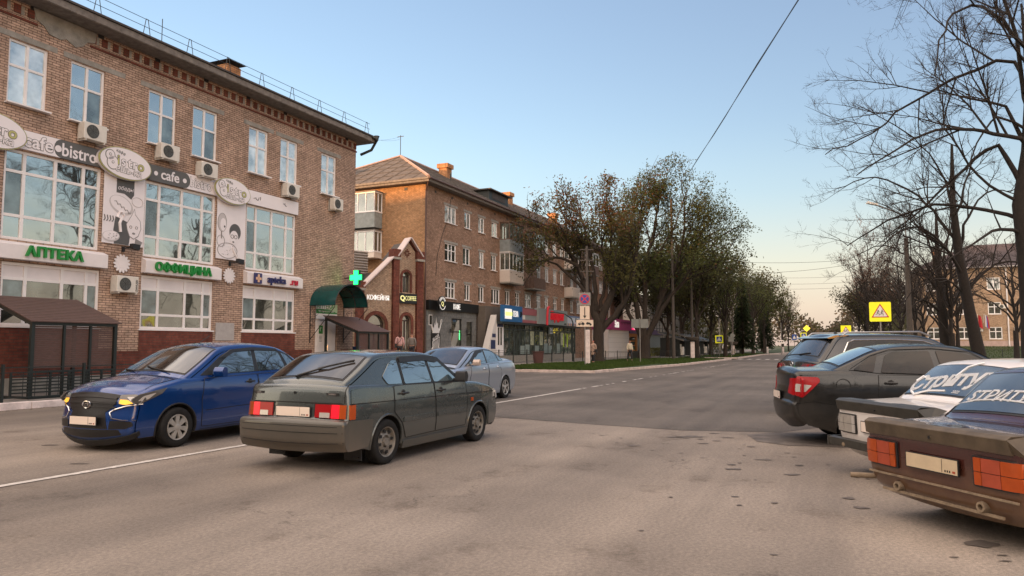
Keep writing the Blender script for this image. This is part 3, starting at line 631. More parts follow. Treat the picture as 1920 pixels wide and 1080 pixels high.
# air conditioners
def aircon(s, t, z, label, w_=.80, h=.54, d=.30, turn=0, brand=None, grilleside=False):
    o = street_thing('air_conditioner', label, 'air conditioner', s, t, z, 'air conditioner boxes on the walls', turn)
    mb = MB(); mb.box(-w_/2, w_/2, -.10-d, -.10, -h/2, h/2); mb.obj('casing', M['acwhite'], o, bevel=.015, uv=False)
    mb = MB(); cx = -.10; y_ = -.10-d; mb.lathe([(.0,y_-.012),(.21,y_-.012),(.215,y_-.004)], 20, 'y', (cx,0,0), 0)
    for r in (.07,.12,.17,.20):
        p = [(cx+r*math.cos(a*pi/9), y_-.016, r*math.sin(a*pi/9)) for a in range(19)]; mb.tube(p, .005, 3, 1)
    for q in range(8): a = q*pi/4; mb.tube([(cx,y_-.016,0),(cx+.20*math.cos(a),y_-.016,.20*math.sin(a))], .005, 3, 1)
    mb.obj('fan_grille', [M['grille'], M['dark']], o, uv=False)
    mb = MB()
    for x in (-w_*.4, w_*.4): mb.box(x-.02,x+.02,-.10-d,0,-h/2-.045,-h/2-.004); mb.box(x-.02,x+.02,-.03,0,-h/2-.045,h*.35)
    mb.obj('bracket', M['acwhite'], o, uv=False)
    mb = MB(); mb.tube([(w_/2,-.2,-h*.2),(w_/2+.10,-.16,-h*.34),(w_/2+.12,-.06,-h*.1),(w_/2+.05,0,-h*.1)], .022, 6); mb.obj('hose', M['black'], o, uv=False)
    if brand:
        mb = MB(); text(mb, brand, .10, .325, -.10-d-.004, -.03, 0, .02, .004, rot=pi/2); mb.obj('brand_lettering', M['black'], o, uv=False)
    return o
for s, z, lab in ((15.35,8.24,'air conditioner under the second top floor window from the left'),(18.2,8.3,'air conditioner under the third top floor window'),(19.98,8.05,'air conditioner under the fourth top floor window, above the right banner'),
                  (24.58,8.17,'air conditioner under the sixth top floor window'),(27.72,8.12,'small air conditioner under the last top floor window')):
    aircon(s, B1T, z, lab, w_=.66 if s > 27 else .78)
aircon(16.72, B1T, 3.5, 'cream air conditioner with black brand lettering beside the lower window', brand='ZANUSSI')
# pharmacy entrance: door, poster, teal barrel canopy, green cross
b = MB(); b.box(26.67,28.28,.10,.16,.3,3.42,0); b.obj('door_surround', M['pvc'], b1)
dr = MB()
for a, c in ((26.75,27.44),(27.50,28.20)):
    dr.box(a,c,.05,.10,.35,2.62)
    for z0, z1 in ((.5,.95),(1.05,1.32),(1.42,2.52)):
        dr.box(a+.08,c-.08,.040,.05,z0,z1)
dr = dr.obj('door', M['pvc'], b1, bevel=.008, uv=False)
mb = MB(); mb.tube([(27.42,.02,1.25),(27.42,-.02,1.25),(27.42,-.02,1.5),(27.42,.02,1.5)], .014, 5); mb.tube([(27.54,.02,1.25),(27.54,-.02,1.25),(27.54,-.02,1.5),(27.54,.02,1.5)], .014, 5); mb.obj('handle', M['chrome'], dr, uv=False)
PG = mat('poster_green',(.03,.22,.045),.5); PGL = mat('poster_pale_green',(.45,.62,.42),.5)
mb = MB(); mb.box(26.72,28.24,-.005,.0,2.68,3.40,1); mb.box(26.72,28.24,-.009,-.0055,2.95,3.16,0); mb.pxz([(27.6,3.16),(28.24,3.0),(28.24,3.40),(27.9,3.40)], -.012,-.0095,2)
text(mb, 'АПТЕКА', .30, 27.35, -.014, 3.27, 0, .01, .004); text(mb, 'ОФФИЦИНА ОПТОВАЯ', .10, 27.4, -.014, 3.05, 1, .0, .004)
mb.box(26.85,27.30,-.012,-.0055,2.72,2.93,1)
for q in range(3): mb.box(27.5,28.1,-.010,-.0055,2.74+q*.06,2.765+q*.06,3)
mb.box(26.95,27.26,.032,.039,1.60,2.42,1); mb.box(26.965,27.245,.028,.0315,2.02,2.40,0); text(mb, 'Г', .22, 27.1, .025, 2.2, 1, .02, .004)
for q in range(5): mb.box(27.0,27.2,.028,.0315,1.66+q*.06,1.68+q*.06,3)
sobj(mb, 'pharmacy_poster', [PG, M['white'], PGL, GR3], 0, B1T, 0, 'green and white pharmacy boards on and above the white door', 'poster', uv=False)
TEAL = mat('teal_polycarbonate', (.002,.052,.052), .25, noise=.15, nscale=3, spec=.5)
cn = street_thing('entrance_canopy', 'teal barrel shaped canopy on black scroll brackets over the pharmacy door', 'canopy', 27.5, B1T, 0)
mb = MB(); n_ = 18; x0, x1 = -1.22, 1.22
def arc(y, off=0): return [(x0*math.cos(pi*i/n_)*(1+off), y, 3.28+(.98+off)*math.sin(pi*i/n_)) for i in range(n_+1)]
A, B_, C_, D_ = arc(0), arc(-1.4), arc(0,.02), arc(-1.4,.02)
k = len(A); mb.add(A+B_, [(i,i+1,i+1+k,i+k) for i in range(k-1)]); mb.add(C_+D_, [(i,i+1,i+1+k,i+k) for i in range(k-1)])
mb.obj('canopy_sheet', TEAL, cn, smooth=True, uv=False)
mb = MB()
for y_ in (0,-.7,-1.4): mb.tube([(a,y_,c) for a,b_,c in arc(0,-.01)], .022, 5)
for x in (x0, x1):
    mb.tube([(x,0,3.28),(x,-1.4,3.28)], .022, 5); mb.tube([(x,-1.38,3.28),(x,-1.38,3.2),(x,0,1.7)], .016, 5); mb.tube([(x,-.03,3.28),(x,-.03,1.6)], .022, 5)
    for cz, cy, r in ((2.95,-.35,.18),(2.6,-.22,.13),(2.98,-.75,.12),(2.35,-.14,.08)):
        mb.tube([(x, cy+r*(1-q/30)*math.cos(q*.45), cz+r*(1-q/30)*math.sin(q*.45)) for q in range(20)], .010, 4)
for i in range(3,16,4): a_ = arc(0,-.01)[i]; mb.tube([(a_[0],0,a_[2]),(a_[0],-1.4,a_[2])], .012, 4)
mb.obj('bracket', M['black'], cn, uv=False)
CR = mat('lit_green_cross', (.01,.4,.05), .5, emit=(.01,1,.12), es=1.6); CRD = mat('cross_side', (.004,.05,.025), .5)
gc = street_thing('pharmacy_cross', 'lit green pharmacy cross sticking out from the wall above the teal canopy', 'sign', 28.75, B1T+.75, 4.72)
def cross(k): a, b = .36*k, .13*k; return [(-b,-a),(b,-a),(b,-b),(a,-b),(a,b),(b,b),(b,a),(-b,a),(-b,b),(-a,b),(-a,-b),(-b,-b)]
mb = MB(); mb.pyz(cross(1), -.10, .10); mb.obj('box', CRD, gc, recalc=True, uv=False)
mb = MB(); mb.pyz(cross(.93), -.112, -.101); mb.obj('lit_face', CR, gc, recalc=True, uv=False)
mb = MB(); mb.tube([(0,.0,-.3),(.0,.72,-.62)], .02, 5); mb.tube([(0,.2,0),(.0,.74,0)], .02, 5); mb.obj('arm', M['black'], gc, uv=False)
# ================================================================== BUILDING 2 (flats with shops)
B2T = -26.6
b2 = street_thing('apartment_building', 'four storey rose brick flats over shops with hipped slate roof, one end lit orange', 'building', 0, B2T)
w3 = [(47.14,48.64),(50.18,51.09),(52.56,53.54),(54.94,56.6),(57.7,58.7),(59.9,60.85),(62.08,63.6),(64.95,66.0),(67.03,68.0),(69.4,70.4),(71.7,72.6),(74.5,75.5),(76.6,78.0),(79.6,80.6),(82.2,83.2),(85,86.4),(88.6,89.6),(91.6,92.6)]
w1 = [(46.98,48.74),(50.11,51.12),(52.52,53.6),(55.0,56.1),(58.3,59.2),(60.6,61.6),(65.0,66.0),(67.1,68.1),(69.4,70.4),(71.4,72.4),(74.6,75.6),(76.6,78.0),(79.6,80.6),(82.2,83.2),(85,86.4),(88.6,89.6),(91.6,92.6)]
w2 = [(47.02,48.77),(49.88,51.06),(52.64,53.52),(54.9,55.9)]+w1[4:]
SE = 95.5
hol = [(a,b,10.64,11.9) for a,b in w1]+[(a,b,7.76,9.08) for a,b in w2]+[(a,b,4.98,6.23) for a,b in w3]
cafeh = [(48.55,50.0,.3,3.5),(50.95,51.75,.3,3.5)]
mb = MB(); wall(mb, 44.2, SE, 4.45, 12.95, hol, 0, .14); mb.quad((44.2,0,.1),(SE,0,.1),(SE,0,4.45),(44.2,0,4.45))
mb.quad((SE,0,.1),(SE,12.6,.1),(SE,12.6,12.95),(SE,0,12.95)); mb.quad((SE,12.6,.1),(44.2,12.6,.1),(44.2,12.6,12.95),(SE,12.6,12.95))
mb.obj('wall', M['brick2'], b2)
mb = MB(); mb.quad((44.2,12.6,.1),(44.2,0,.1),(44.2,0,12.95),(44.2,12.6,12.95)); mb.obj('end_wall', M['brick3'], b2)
for w_, z in ((w1,11.92),(w2,9.10),(w3,6.25)):
    for a, b in w_: mb = MB(); mb.box(a-.15, b+.25, -.012, 0, z, z+.18); mb.obj('lintel', M['plaster'], b2)
random.seed(31)
def win2(a, b, z0, z1):
    wide = b-a > 1.3
    window(b2, a, b, z0, z1, y=.09, cols=(0,.36,.64,1) if wide else (0,.5,1), rows=(0,1) if random.random() < .6 else (0,.62,1), fr=.06, mats=[GLC if random.random() < .4 else M['glass']], sill=.2)
for a, b in w1: win2(a, b, 10.64, 11.9)
for a, b in w2: win2(a, b, 7.76, 9.08)
for a, b in w3: win2(a, b, 4.98, 6.23)
# roof: hipped, slate sheets, eave boards
O2 = .6; zr = 17.1; z0 = 13.28
mb = MB(); V = [(44.2-O2,-O2,z0),(SE+O2,-O2,z0),(SE+O2,12.6+O2,z0),(44.2-O2,12.6+O2,z0),(50.6,6.3,zr),(SE-6,6.3,zr)]
mb.add(V, [(0,1,5,4),(1,2,5),(2,3,4,5),(3,0,4)]); SLATE = M['roof']
# slate ribs: raised seams following the slope
def seam(a, b, r=.035): mb.tube([a, b], r, 3, 0, False)
for i in range(46):
    x = 44.5+i*1.13; f = min(1, max(0, (x-43.6)/7.0)) if x < 50.6 else (1 if x < SE-6 else max(0,(SE+.6-x)/6.6)); seam((x,-O2,z0+.02), (x,-O2+6.9*f,z0+(zr-z0)*f+.02))
for i in range(12):
    y = -.4+i*1.13; f = 1-abs((y-6.3)/6.9); seam((44.2-O2,y,z0+.02), (44.2-O2+7.0*f,y,z0+(zr-z0)*f+.02))
for q in range(1,6):
    f = q/6; mb.tube([(44.2-O2+7*f,-O2+6.9*f,z0+(zr-z0)*f+.02),(SE-7*f+.6,-O2+6.9*f,z0+(zr-z0)*f+.02)], .02, 3, 0, False); mb.tube([(44.2-O2+7*f,-O2+6.9*f,z0+(zr-z0)*f+.02),(44.2-O2+7*f,12.6+O2-6.9*f,z0+(zr-z0)*f+.02)], .02, 3, 0, False)
ro = mb.obj('roof', SLATE, b2)
mb = MB(); mb.tube([(44.2-O2,-O2,z0+.05),(50.6,6.3,zr+.06),(SE-6,6.3,zr+.06)], .10, 5); mb.tube([(44.2-O2,12.6+O2,z0+.05),(50.6,6.3,zr+.06)], .09, 5); mb.obj('ridge_cap', mat('pinkish_ridge',(.34,.24,.21),.8,noise=.2), ro, uv=False)
mb = MB(); E0 = 44.2-O2; mb.box(E0,SE+O2,-O2,13.2,12.95,13.02); mb.box(E0-.03,SE+O2,-O2-.03,-O2,12.97,13.26); mb.box(E0-.03,E0,-O2,13.2,12.97,13.10)
mb.box(E0-.09,E0-.035,-O2-.03,13.2,13.12,13.26); mb.obj('eave_boards', M['soffit'], b2)
mb = MB(); mb.tube([(E0-.06,-O2-.12,13.2),(SE,-O2-.12,13.12)], .07, 6); mb.tube([(E0-.05,-O2-.1,13.2),(44.1,-.10,12.4),(44.12,-.10,.4)], .06, 6); mb.tube([(54.5,-.1,4.6),(54.5,-.1,4.7)],.05,6); mb.obj('gutter', mat('copper_brown_pipe',(.075,.04,.032),.6), b2, uv=False)
mb = MB(); mb.box(56.3,60.3,.9,3.2,14.1,15.0,0); mb.pxz([(56.0,14.95),(60.6,14.95),(60.6,15.05),(56.0,15.05)], .6, 3.6, 1); mb.box(57,59.6,.87,.9,14.3,14.85,1); mb.obj('dormer', [M['dark'], M['ironroof']], ro, recalc=True)
for x, y, z in ((44.9,8.6,14.0),(56.2,5.2,15.9),(69.6,5.2,15.9),(83,5.2,15.9)): chimney(b2, x, y, z, .85, .85, 1.3, 'slab')
mb = MB(); mb.tube([(50.6,6.3,17.0),(50.6,6.3,18.9)], .03, 5); mb.tube([(50.6,6.0,18.8),(50.6,6.6,18.8)], .03, 4); mb.tube([(53.6,3.2,15.0),(53.6,3.2,16.1)], .07, 6); mb.obj('mast', M['dark'], b2, uv=False)
mb = MB()
for i in range(20): mb.box(45.5+i*2.5,45.7+i*2.5,-.02,.03,12.55,12.72)
for i in range(3): mb.box(44.17,44.22,1.5+i*2.6,1.75+i*2.6,12.6,12.8)
mb.obj('attic_vent', M['black'], b2)
mb = MB(); mb.tube([(47.9,-.02,12.6),(47.5,-.02,11),(46.6,-.02,9.6),(45.9,-.02,8.0),(45.7,-.02,6.5)], .018, 4); mb.obj('cable', M['black'], b2, uv=False)
# balconies
WD = mat('weathered_boards', (.16,.10,.075), .8, noise=.3, nscale=6); GP = mat('grey_sheet', (.22,.24,.24), .7, noise=.2, nscale=3); CRM = mat('cream_siding', (.62,.54,.48), .6, noise=.05)
def balcony(x0, x1, zf, d=.95, base='cream', glaz='pvc', hgt=2.35, open_=False, label=''):
    """enclosed or open balcony as a part of the flats"""
    bm_ = CRM if base == 'cream' else GP if base == 'grey' else WD; mb = MB()
    mb.box(x0,x1,-d,0,zf-.12,zf,1)
    if open_:
        for i in range(int((x1-x0)/.14)+1): mb.box(x0+i*.14,x0+i*.14+.09,-d-.02,-d,zf,zf+1.0,0)
        for i in range(int(d/.14)): mb.box(x0-.02,x0,-d+i*.14,-d+i*.14+.09,zf,zf+1.0,0); mb.box(x1,x1+.02,-d+i*.14,-d+i*.14+.09,zf,zf+1.0,0)
    else:
        mb.box(x0,x1,-d,-d+.05,zf,zf+1.0,0); mb.box(x0,x0+.05,-d+.05,0,zf,zf+1.0,0); mb.box(x1-.05,x1,-d+.05,0,zf,zf+1.0,0)
        for i in range(9): mb.box(x0-.008,x1+.008,-d-.008,-d,zf+.1*i+.04,zf+.1*i+.1,0) if base == 'cream' else None; mb.box(x0-.008,x0,-d,0,zf+.1*i+.04,zf+.1*i+.1,0) if base == 'cream' else None
    o = mb.obj('balcony', [bm_, M['concrete']], b2)
    if glaz:
        fm = {'pvc': M['pvc'], 'dark': WD, 'grey': M['acwhite']}[glaz]; f = MB(); g = MB(); zt = zf+hgt; z1 = zf+1.0; n = max(2, int((x1-x0)/.75)); q = .05
        for i in range(n+1): x = x0+(x1-x0-q)*i/n; f.box(x,x+q,-d,-d+q,z1,zt)
        f.box(x0,x1,-d-.01,-d+q,z1,z1+.07); f.box(x0,x1,-d-.01,-d+q,zt-.09,zt)
        for x in (x0, x1-q): f.box(x,x+q,-d,0,z1,z1+.07); f.box(x,x+q,-d,0,zt-.09,zt); f.box(x,x+q,-d*.5-.02,-d*.5+.02,z1,zt); f.box(x,x+q,-.06,0,z1,zt)
        f.box(x0-.06,x1+.06,-d-.08,0,zt,zt+.05)
        fo = f.obj('balcony_frame', fm, o, uv=False)
        g.quad((x0+.02,-d+.03,z1),(x1-.02,-d+.03,z1),(x1-.02,-d+.03,zt),(x0+.02,-d+.03,zt)); g.quad((x0+.03,0,z1),(x0+.03,-d,z1),(x0+.03,-d,zt),(x0+.03,0,zt)); g.quad((x1-.03,-d,z1),(x1-.03,0,z1),(x1-.03,0,zt),(x1-.03,-d,zt))
        g.obj('balcony_glass', M['glass_dim'], o, uv=False)
    return o
balcony(56.6,59.6,9.55,base='grey',glaz='dark',hgt=2.5); balcony(56.6,59.6,6.9,base='cream',glaz='pvc',hgt=2.55)
balcony(62.0,64.9,9.5,base='wood',glaz='dark',hgt=2.5); balcony(62.0,64.9,6.75,base='wood',glaz=None,open_=True)
balcony(72.7,75.0,9.6,base='cream',glaz='pvc',hgt=2.3); balcony(72.7,75.0,6.6,base='cream',glaz=None)
balcony(79.8,82.0,9.6,base='wood',glaz='pvc',hgt=2.4)
# bays on the sunlit end: built turned, in their own child frame
end = b2
def endbay(z0, z1, zw, basem, gm):
    mb = MB(); mb.box(43.25,44.2,3.65,6.6,z0,zw,0); o = mb.obj('end_bay', [basem], b2)
    f = MB(); g = MB()
    for y in (3.65,4.4,5.1,5.8,6.55): f.box(43.25,43.32,y,y+.07,zw,z1)
    for x in (43.25,43.7,44.13): f.box(x,x+.07,3.65,3.72,zw,z1)
    for z in (zw,z1-.1): f.box(43.22,43.32,3.62,6.62,z,z+.1); f.box(43.32,44.2,3.62,3.72,z,z+.1)
    f.box(43.27,43.31,5.13,6.6,zw+(z1-zw)*.45,zw+(z1-zw)*.45+.05)
    f.obj('bay_frame', M['pvc'], o, uv=False)
    g.quad((43.29,6.6,zw),(43.29,3.68,zw),(43.29,3.68,z1),(43.29,6.6,z1)); g.quad((43.29,3.69,zw),(44.2,3.69,zw),(44.2,3.69,z1),(43.29,3.69,z1)); g.obj('bay_glass', M['glass_dim'], o, uv=False)
    t = MB(); t.box(43.15,44.2,3.55,6.65,z1,z1+.06); t.obj('bay_roof', M['soffit'], o)
endbay(9.95,12.55,11.05,GP,None); endbay(7.75,9.72,8.15,CRM,None)
# cafe front: grey tiled ground floor, black board, posters
TILE = brick_mat('grey_tile', (.17,.175,.175), (.15,.155,.155), (.10,.10,.10), bw=1.2, rh=.45, ms=.012, dirt=.12)
cf = MB(); wall(cf, 44.3, 52.0, .1, 4.0, [(47.9,49.55,.35,3.5),(50.3,51.3,.35,3.3)], -.12, .25); cf.quad((44.3,-.12,.1),(44.3,0,.1),(44.3,0,4.0),(44.3,-.12,4.0)); cf.obj('cafe_front', TILE, b2)
BLK = mat('black_board', (.008,.008,.008), .45)
d = MB(); d.box(47.9,48.0,-.06,0,.35,3.5); d.box(49.45,49.55,-.06,0,.35,3.5); d.box(48,49.45,-.06,0,3.4,3.5); d.box(48,49.45,-.06,0,2.45,2.53); d.box(50.3,50.38,-.06,0,.35,3.3); d.box(51.22,51.3,-.06,0,.35,3.3); d.box(50.38,51.22,-.06,0,2.3,2.38); dd = d.obj('cafe_door', BLK, b2, uv=False)
WARM = mat('warm_room', (.10,.09,.05), .8, emit=(.55,.45,.22), es=.10, noise=.5, nscale=2)
d = MB(); d.quad((48,-.01,.35),(49.45,-.01,.35),(49.45,-.01,3.4),(48,-.01,3.4)); d.quad((50.38,-.01,.35),(51.22,-.01,.35),(51.22,-.01,3.3),(50.38,-.01,3.3)); d.obj('cafe_glass', [M['glass_dim']], dd, uv=False)
NEON = mat('green_neon', (.05,.6,.1), .5, emit=(.1,1,.25), es=.9)
d = MB(); d.tube([(48.75+.35*math.cos(a),-.03,1.35+.28*math.sin(a)) for a in [pi*1.1+pi*.8*i/10 for i in range(11)]], .025, 5); d.tube([(49.35,-.03,1.9),(49.36,-.03,2.6)], .02, 5); d.obj('neon_tube', NEON, dd, uv=False)
def onb2(mb, name, mats, label, cat, group=None, y=0, **k):
    o = mb.obj(name, mats, **k); o.location = P(0,B2T-y,0); o.rotation_euler = (0,0,ROT); return tag(o, label, cat, group)
mb = MB(); mb.box(44.25,52.0,-.32,-.0,4.0,4.68,0); text(mb, 'КАФЕ', .56, 48.35, -.335, 4.33, 1, .0, .02, wx=.72)
onb2(mb, 'cafe_sign', [BLK, M['letterwhite']], 'long black board with the lit white word for cafe on the grey tiled front', 'sign', uv=False)
rs = street_thing('round_coffee_sign', 'round black hanging coffee sign with pale ring lettering', 'sign', 45.35, B2T+.75, 4.42)
mb = MB(); mb.lathe([(0,-.05),(.56,-.05),(.56,.05),(0,.05)], 28, 'y', m=0)
for i, ch in enumerate('COFFEE'): a = pi*.80-i*pi*.12; text(mb, ch, .24, .41*math.cos(a), -.056, .41*math.sin(a), 1, .02, .01, rot=a-pi/2)
mb.tube([(.40*math.cos(a*pi/20+pi*1.05),-.056,.40*math.sin(a*pi/20+pi*1.05)) for a in range(18)], .022, 4, 1); text(mb, 'Q', .42, 0, -.056, 0, 2, .03, .01)
mb.obj('disc', [BLK, M['letterwhite'], M['letteryellow']], rs, uv=False); mb = MB(); mb.tube([(.5,0,0),(.5,.7,0)], .02, 5); mb.obj('arm', BLK, rs, uv=False)
# black plate with a flaming shield, fork and bottle
mb = MB(); cx, cz = 45.55, 2.05; y = -.13
mb.pxz(ell(cx,cz-.1,.66,1.12,28), y-.03, y-.005, 0)
mb.pxz([(cx-.5,cz+.3),(cx-.42,cz+.75),(cx-.3,cz+.62),(cx-.22,cz+1.05),(cx-.1,cz+.85),(cx+.02,cz+1.45),(cx+.12,cz+.95),(cx+.25,cz+1.08),(cx+.3,cz+.7),(cx+.45,cz+.62),(cx+.5,cz+.32)][::-1], y-.036, y-.0305, 1)
mb.pxz([(cx-.5,cz-.2),(cx+.52,cz+.28),(cx+.52,cz-.05),(cx+.52,cz-.05),(cx-.5,cz-.55)][::-1], y-.036, y-.0305, 0)
text(mb, 'BR CAFE', .30, cx, y-.04, cz-.02, 1, .02, .008, rot=.42, wx=.85)
sh = [(cx-.48,cz-.30),(cx+.5,cz+.02),(cx+.42,cz-.62),(cx+.2,cz-1.0),(cx,cz-1.1),(cx-.2,cz-1.02),(cx-.42,cz-.7)]
mb.tube([(a,y-.036,b_) for a,b_ in sh+[sh[0]]], .03, 4, 1)
for i in range(7): x = cx-.33+i*.11; zt = cz-.28+(x-cx+.33)*.32; mb.box(x-.02,x+.02,y-.04,y-.0305,cz-1.0+abs(x-cx)*.8,zt-.04,1)
mb.tube([(cx-.75,y-.03,cz-1.2),(cx-.45,y-.03,cz-.72)], .045, 5, 1); mb.tube([(cx+.75,y-.03,cz-1.2),(cx+.45,y-.03,cz-.72)], .045, 5, 1)
mb.tube([(cx+.45,y-.03,cz+.45),(cx+.68,y-.03,cz+.95)], .05, 5, 1); ring(mb, cx+.74, cz+1.12, .09, .2, y-.03, .03, 1, rot=-.4); mb.tube([(cx-.45,y-.03,cz+.45),(cx-.62,y-.03,cz+.85)], .07, 5, 1)
onb2(mb, 'cafe_emblem', [BLK, mat('chalk_white',(.6,.6,.6),.7)], 'black oval emblem with shield, flames and crossed cutlery on grey tiles', 'sign', uv=False)
mb = MB(); mb.box(44.65,45.0,-.15,-.12,2.95,3.6,0); mb.box(44.6,45.05,-.14,-.12,2.9,3.65,1); onb2(mb, 'small_window', [M['glass_dim'],M['pvc']], 'small dark window with white frame beside the cafe emblem', 'window', uv=False, recalc=True)
for x, l in ((47.5,'black wall lantern left of the cafe door'),(50.1,'black wall lantern right of the cafe door')):
    mb = MB(); mb.tube([(x,-.12,2.75),(x,-.3,2.85),(x,-.3,2.7)], .015, 4); mb.lathe([(0,2.72),(.09,2.68),(.07,2.42),(0,2.40)], 6, c=(x,-.3,0)); onb2(mb, 'wall_lantern', [M['black']], l, 'lamp', 'wall lanterns at the cafe', uv=False)
# dull brown slanting wing wall
mb = MB(); mb.prism([(52.02,.1),(54.6,.1),(56.6,3.7),(56.6,4.62),(52.02,4.62)], lambda p:(p[0],-.9,p[1]), lambda p:(p[0],-.2,p[1]))
onb2(mb, 'slanted_wall', [M['stucco']], 'dull brown screen wall with a slanting right edge between cafe and shop', 'wall', recalc=True)
# annex with arches: diagonal front at the corner
ax = thing('brick_cafe_annex', 'small cafe annex with red brick pillars, arches and a steep gabled tower', 'building', Vector((-5.9-.707*5.3, 49-.707*5.3, 0)), R(45))
# front is local -y, x runs 0..5.3
def arch_pts(cx, w_, z0, zs, n=14): return [(cx-w_/2,z0)]+[(cx-w_/2*math.cos(pi*i/n), zs+w_/2*1.0*math.sin(pi*i/n)) for i in range(n+1)]+[(cx+w_/2,z0)]
def solid_with_hole(name, outer, holes, y0, y1, m, parent):
    """flat plate with holes: triangulated front, plus the reveals"""
    b = bmesh.new(); loops = []
    for pl in [outer]+holes:
        vs = [b.verts.new((x,y0,z)) for x,z in pl]; es = [b.edges.new((vs[i],vs[(i+1)%len(vs)])) for i in range(len(vs))]; loops += es
    r = bmesh.ops.triangle_fill(b, use_beauty=True, use_dissolve=False, edges=loops)
    fs = [f for f in b.faces]; ex = bmesh.ops.extrude_face_region(b, geom=fs); 
    for v in ex['geom']:
        if isinstance(v, bmesh.types.BMVert): v.co.y = y1
    bmesh.ops.recalc_face_normals(b, faces=b.faces)
    mb = MB(); b.verts.index_update(); mb.v = [tuple(v.co) for v in b.verts]; mb.f = [tuple(v.index for v in f.verts) for f in b.faces]; mb.m = [0]*len(mb.f); b.free()
    return mb.obj(name, m, parent)
outer = [(0,.1),(5.05,.1),(5.05,7.1),(3.94,8.3),(2.9,7.1),(2.65,7.0),(.4,4.95),(0,4.95)]
h1 = arch_pts(1.45,1.35,.7,2.75); h2 = arch_pts(3.83,.72,.7,3.1); h3 = arch_pts(3.78,.62,4.95,6.0)
solid_with_hole('wall', outer, [h1,h2,h3], 0, .35, M['annexbrick'], ax)
mb = MB(); mb.quad((5.05,.0,.1),(5.05,5,.1),(5.05,5,7.1),(5.05,0,7.1)); mb.quad((0,3,.1),(0,.35,.1),(0,.35,4.95),(0,3,4.95)); mb.obj('side_wall', M['annexbrick'], ax); mb = MB(); mb.add([(2.9,.3,7.1),(5.05,.3,7.1),(3.94,.3,8.3),(2.9,1.6,7.1),(5.05,1.6,7.1),(3.94,1.6,8.3)], [(0,2,5,3),(2,1,4,5),(3,4,5)]); mb.add([(0,.3,4.3),(2.65,.3,6.35),(2.65,3.2,6.35),(0,3.2,4.3)],[(0,1,2,3)]); mb.obj('annex_roof', M['ironroof'], ax)
def archring(cx, w_, zs, t_, z0): 
    a = arch_pts(cx, w_, z0, zs); b = arch_pts(cx, w_+2*t_, z0, zs); m_ = MB()
    for i in range(len(a)-1):
        q = [a[i],a[i+1],b[i+1],b[i]]; m_.prism(q, lambda p:(p[0],-.06,p[1]), lambda p:(p[0],0,p[1]))
    return m_.obj('arch_surround', M['redbrick'], ax, recalc=True)
archring(1.45,1.35,2.75,.24,.7); archring(3.83,.72,3.1,.2,.7); archring(3.78,.62,6.0,.16,4.95)
for pts_, nm in ((h1,'arched_window'),(h2,'arched_door'),(h3,'arched_window')):
    g = MB(); g.add([(x,.22,z) for x,z in pts_], [tuple(range(len(pts_)))]); fr = MB(); fr.tube([(x,.2,z) for x,z in pts_], .045, 5); xs = [p[0] for p in pts_]; c = (min(xs)+max(xs))/2; zs_ = pts_[1][1]; fr.box(min(xs),max(xs),.16,.22,zs_-.04,zs_+.04); fr.box(c-.03,c+.03,.16,.22,pts_[0][1],zs_)
    fo = fr.obj(nm, mat('dark_brown_frame',(.03,.014,.012),.5), ax, uv=False); g.obj('glass', M['glass_dim'], fo, uv=False)
mb = MB()
for x0_, x1_ in ((2.63,3.10),(4.55,5.07)): mb.box(x0_,x1_,-.22,.0,.1,7.05); mb.box(x0_-.05,x1_+.05,-.27,.3,7.2,7.72)
mb.box(-.1,.42,-.22,0,.1,4.9); mb.box(-.15,.5,-.27,.3,5.05,5.45); mb.obj('pillar', M['redbrick'], ax)
mb = MB()
for x0_, x1_, z in ((2.58,3.18,7.05),(4.5,5.12,7.05),(-.15,.5,4.9)): mb.box(x0_,x1_,-.30,.3,z,z+.15)
mb.obj('capital', M['concrete'], ax)
mb = MB()
for a, b, th in (((.35,5.1),(2.6,7.15),.28),((2.95,7.25),(3.94,8.55),.22),((3.94,8.55),(4.95,7.35),.22)):
    d_ = Vector((b[0]-a[0],0,b[1]-a[1])).normalized(); n_ = Vector((-d_.z,0,d_.x)); q = [Vector((a[0],0,a[1])),Vector((b[0],0,b[1])),Vector((b[0],0,b[1]))+n_*th*.3,Vector((a[0],0,a[1]))+n_*th*.3]
    mb.prism([(v.x,v.z) for v in q], lambda p:(p[0],-.34,p[1]), lambda p:(p[0],.35,p[1]), 0); q2 = [v-n_*th*.3 for v in q]; mb.prism([(v.x,v.z) for v in q2], lambda p:(p[0],-.14,p[1]), lambda p:(p[0],.3,p[1]), 1)
mb.obj('verge', [mat('pale_metal_flashing',(.50,.42,.41),.5), M['redbrick']], ax, recalc=True, uv=True)
mb = MB(); c = (3.84,7.55)
for dx in range(-2,3):
    for dz in range(-2,3):
        if abs(dx)+abs(dz) in (1,2): mb.box(c[0]+dx*.12-.05,c[0]+dx*.12+.05,-.02,0,c[1]+dz*.12-.05,c[1]+dz*.12+.05)
mb.obj('brick_diamond', M['redbrick'], ax)
mb = MB()
for i in range(16): mb.pyz([(3.2,5.0+i*.18),(3.1,5.09+i*.18),(3.2,5.18+i*.18)], -1.6, 2.9)
mb.quad((-1.6,3.2,.1),(2.9,3.2,.1),(2.9,3.2,5),(-1.6,3.2,5)); mb.obj('siding', mat('grey_lap_siding',(.30,.27,.25),.6), ax)
mb = MB(); mb.box(2.5,5.1,-1.6,-.22,.0,.55); mb.box(1.9,5.2,-2.0,-1.6,.0,.3); mb.obj('porch_step', M['concrete'], ax)
def onax(mb, name, mats, label, cat='sign', **k):
    o = mb.obj(name, mats, **k); o.location = ax.location; o.rotation_euler = (0,0,R(45)); return tag(o, label, cat)
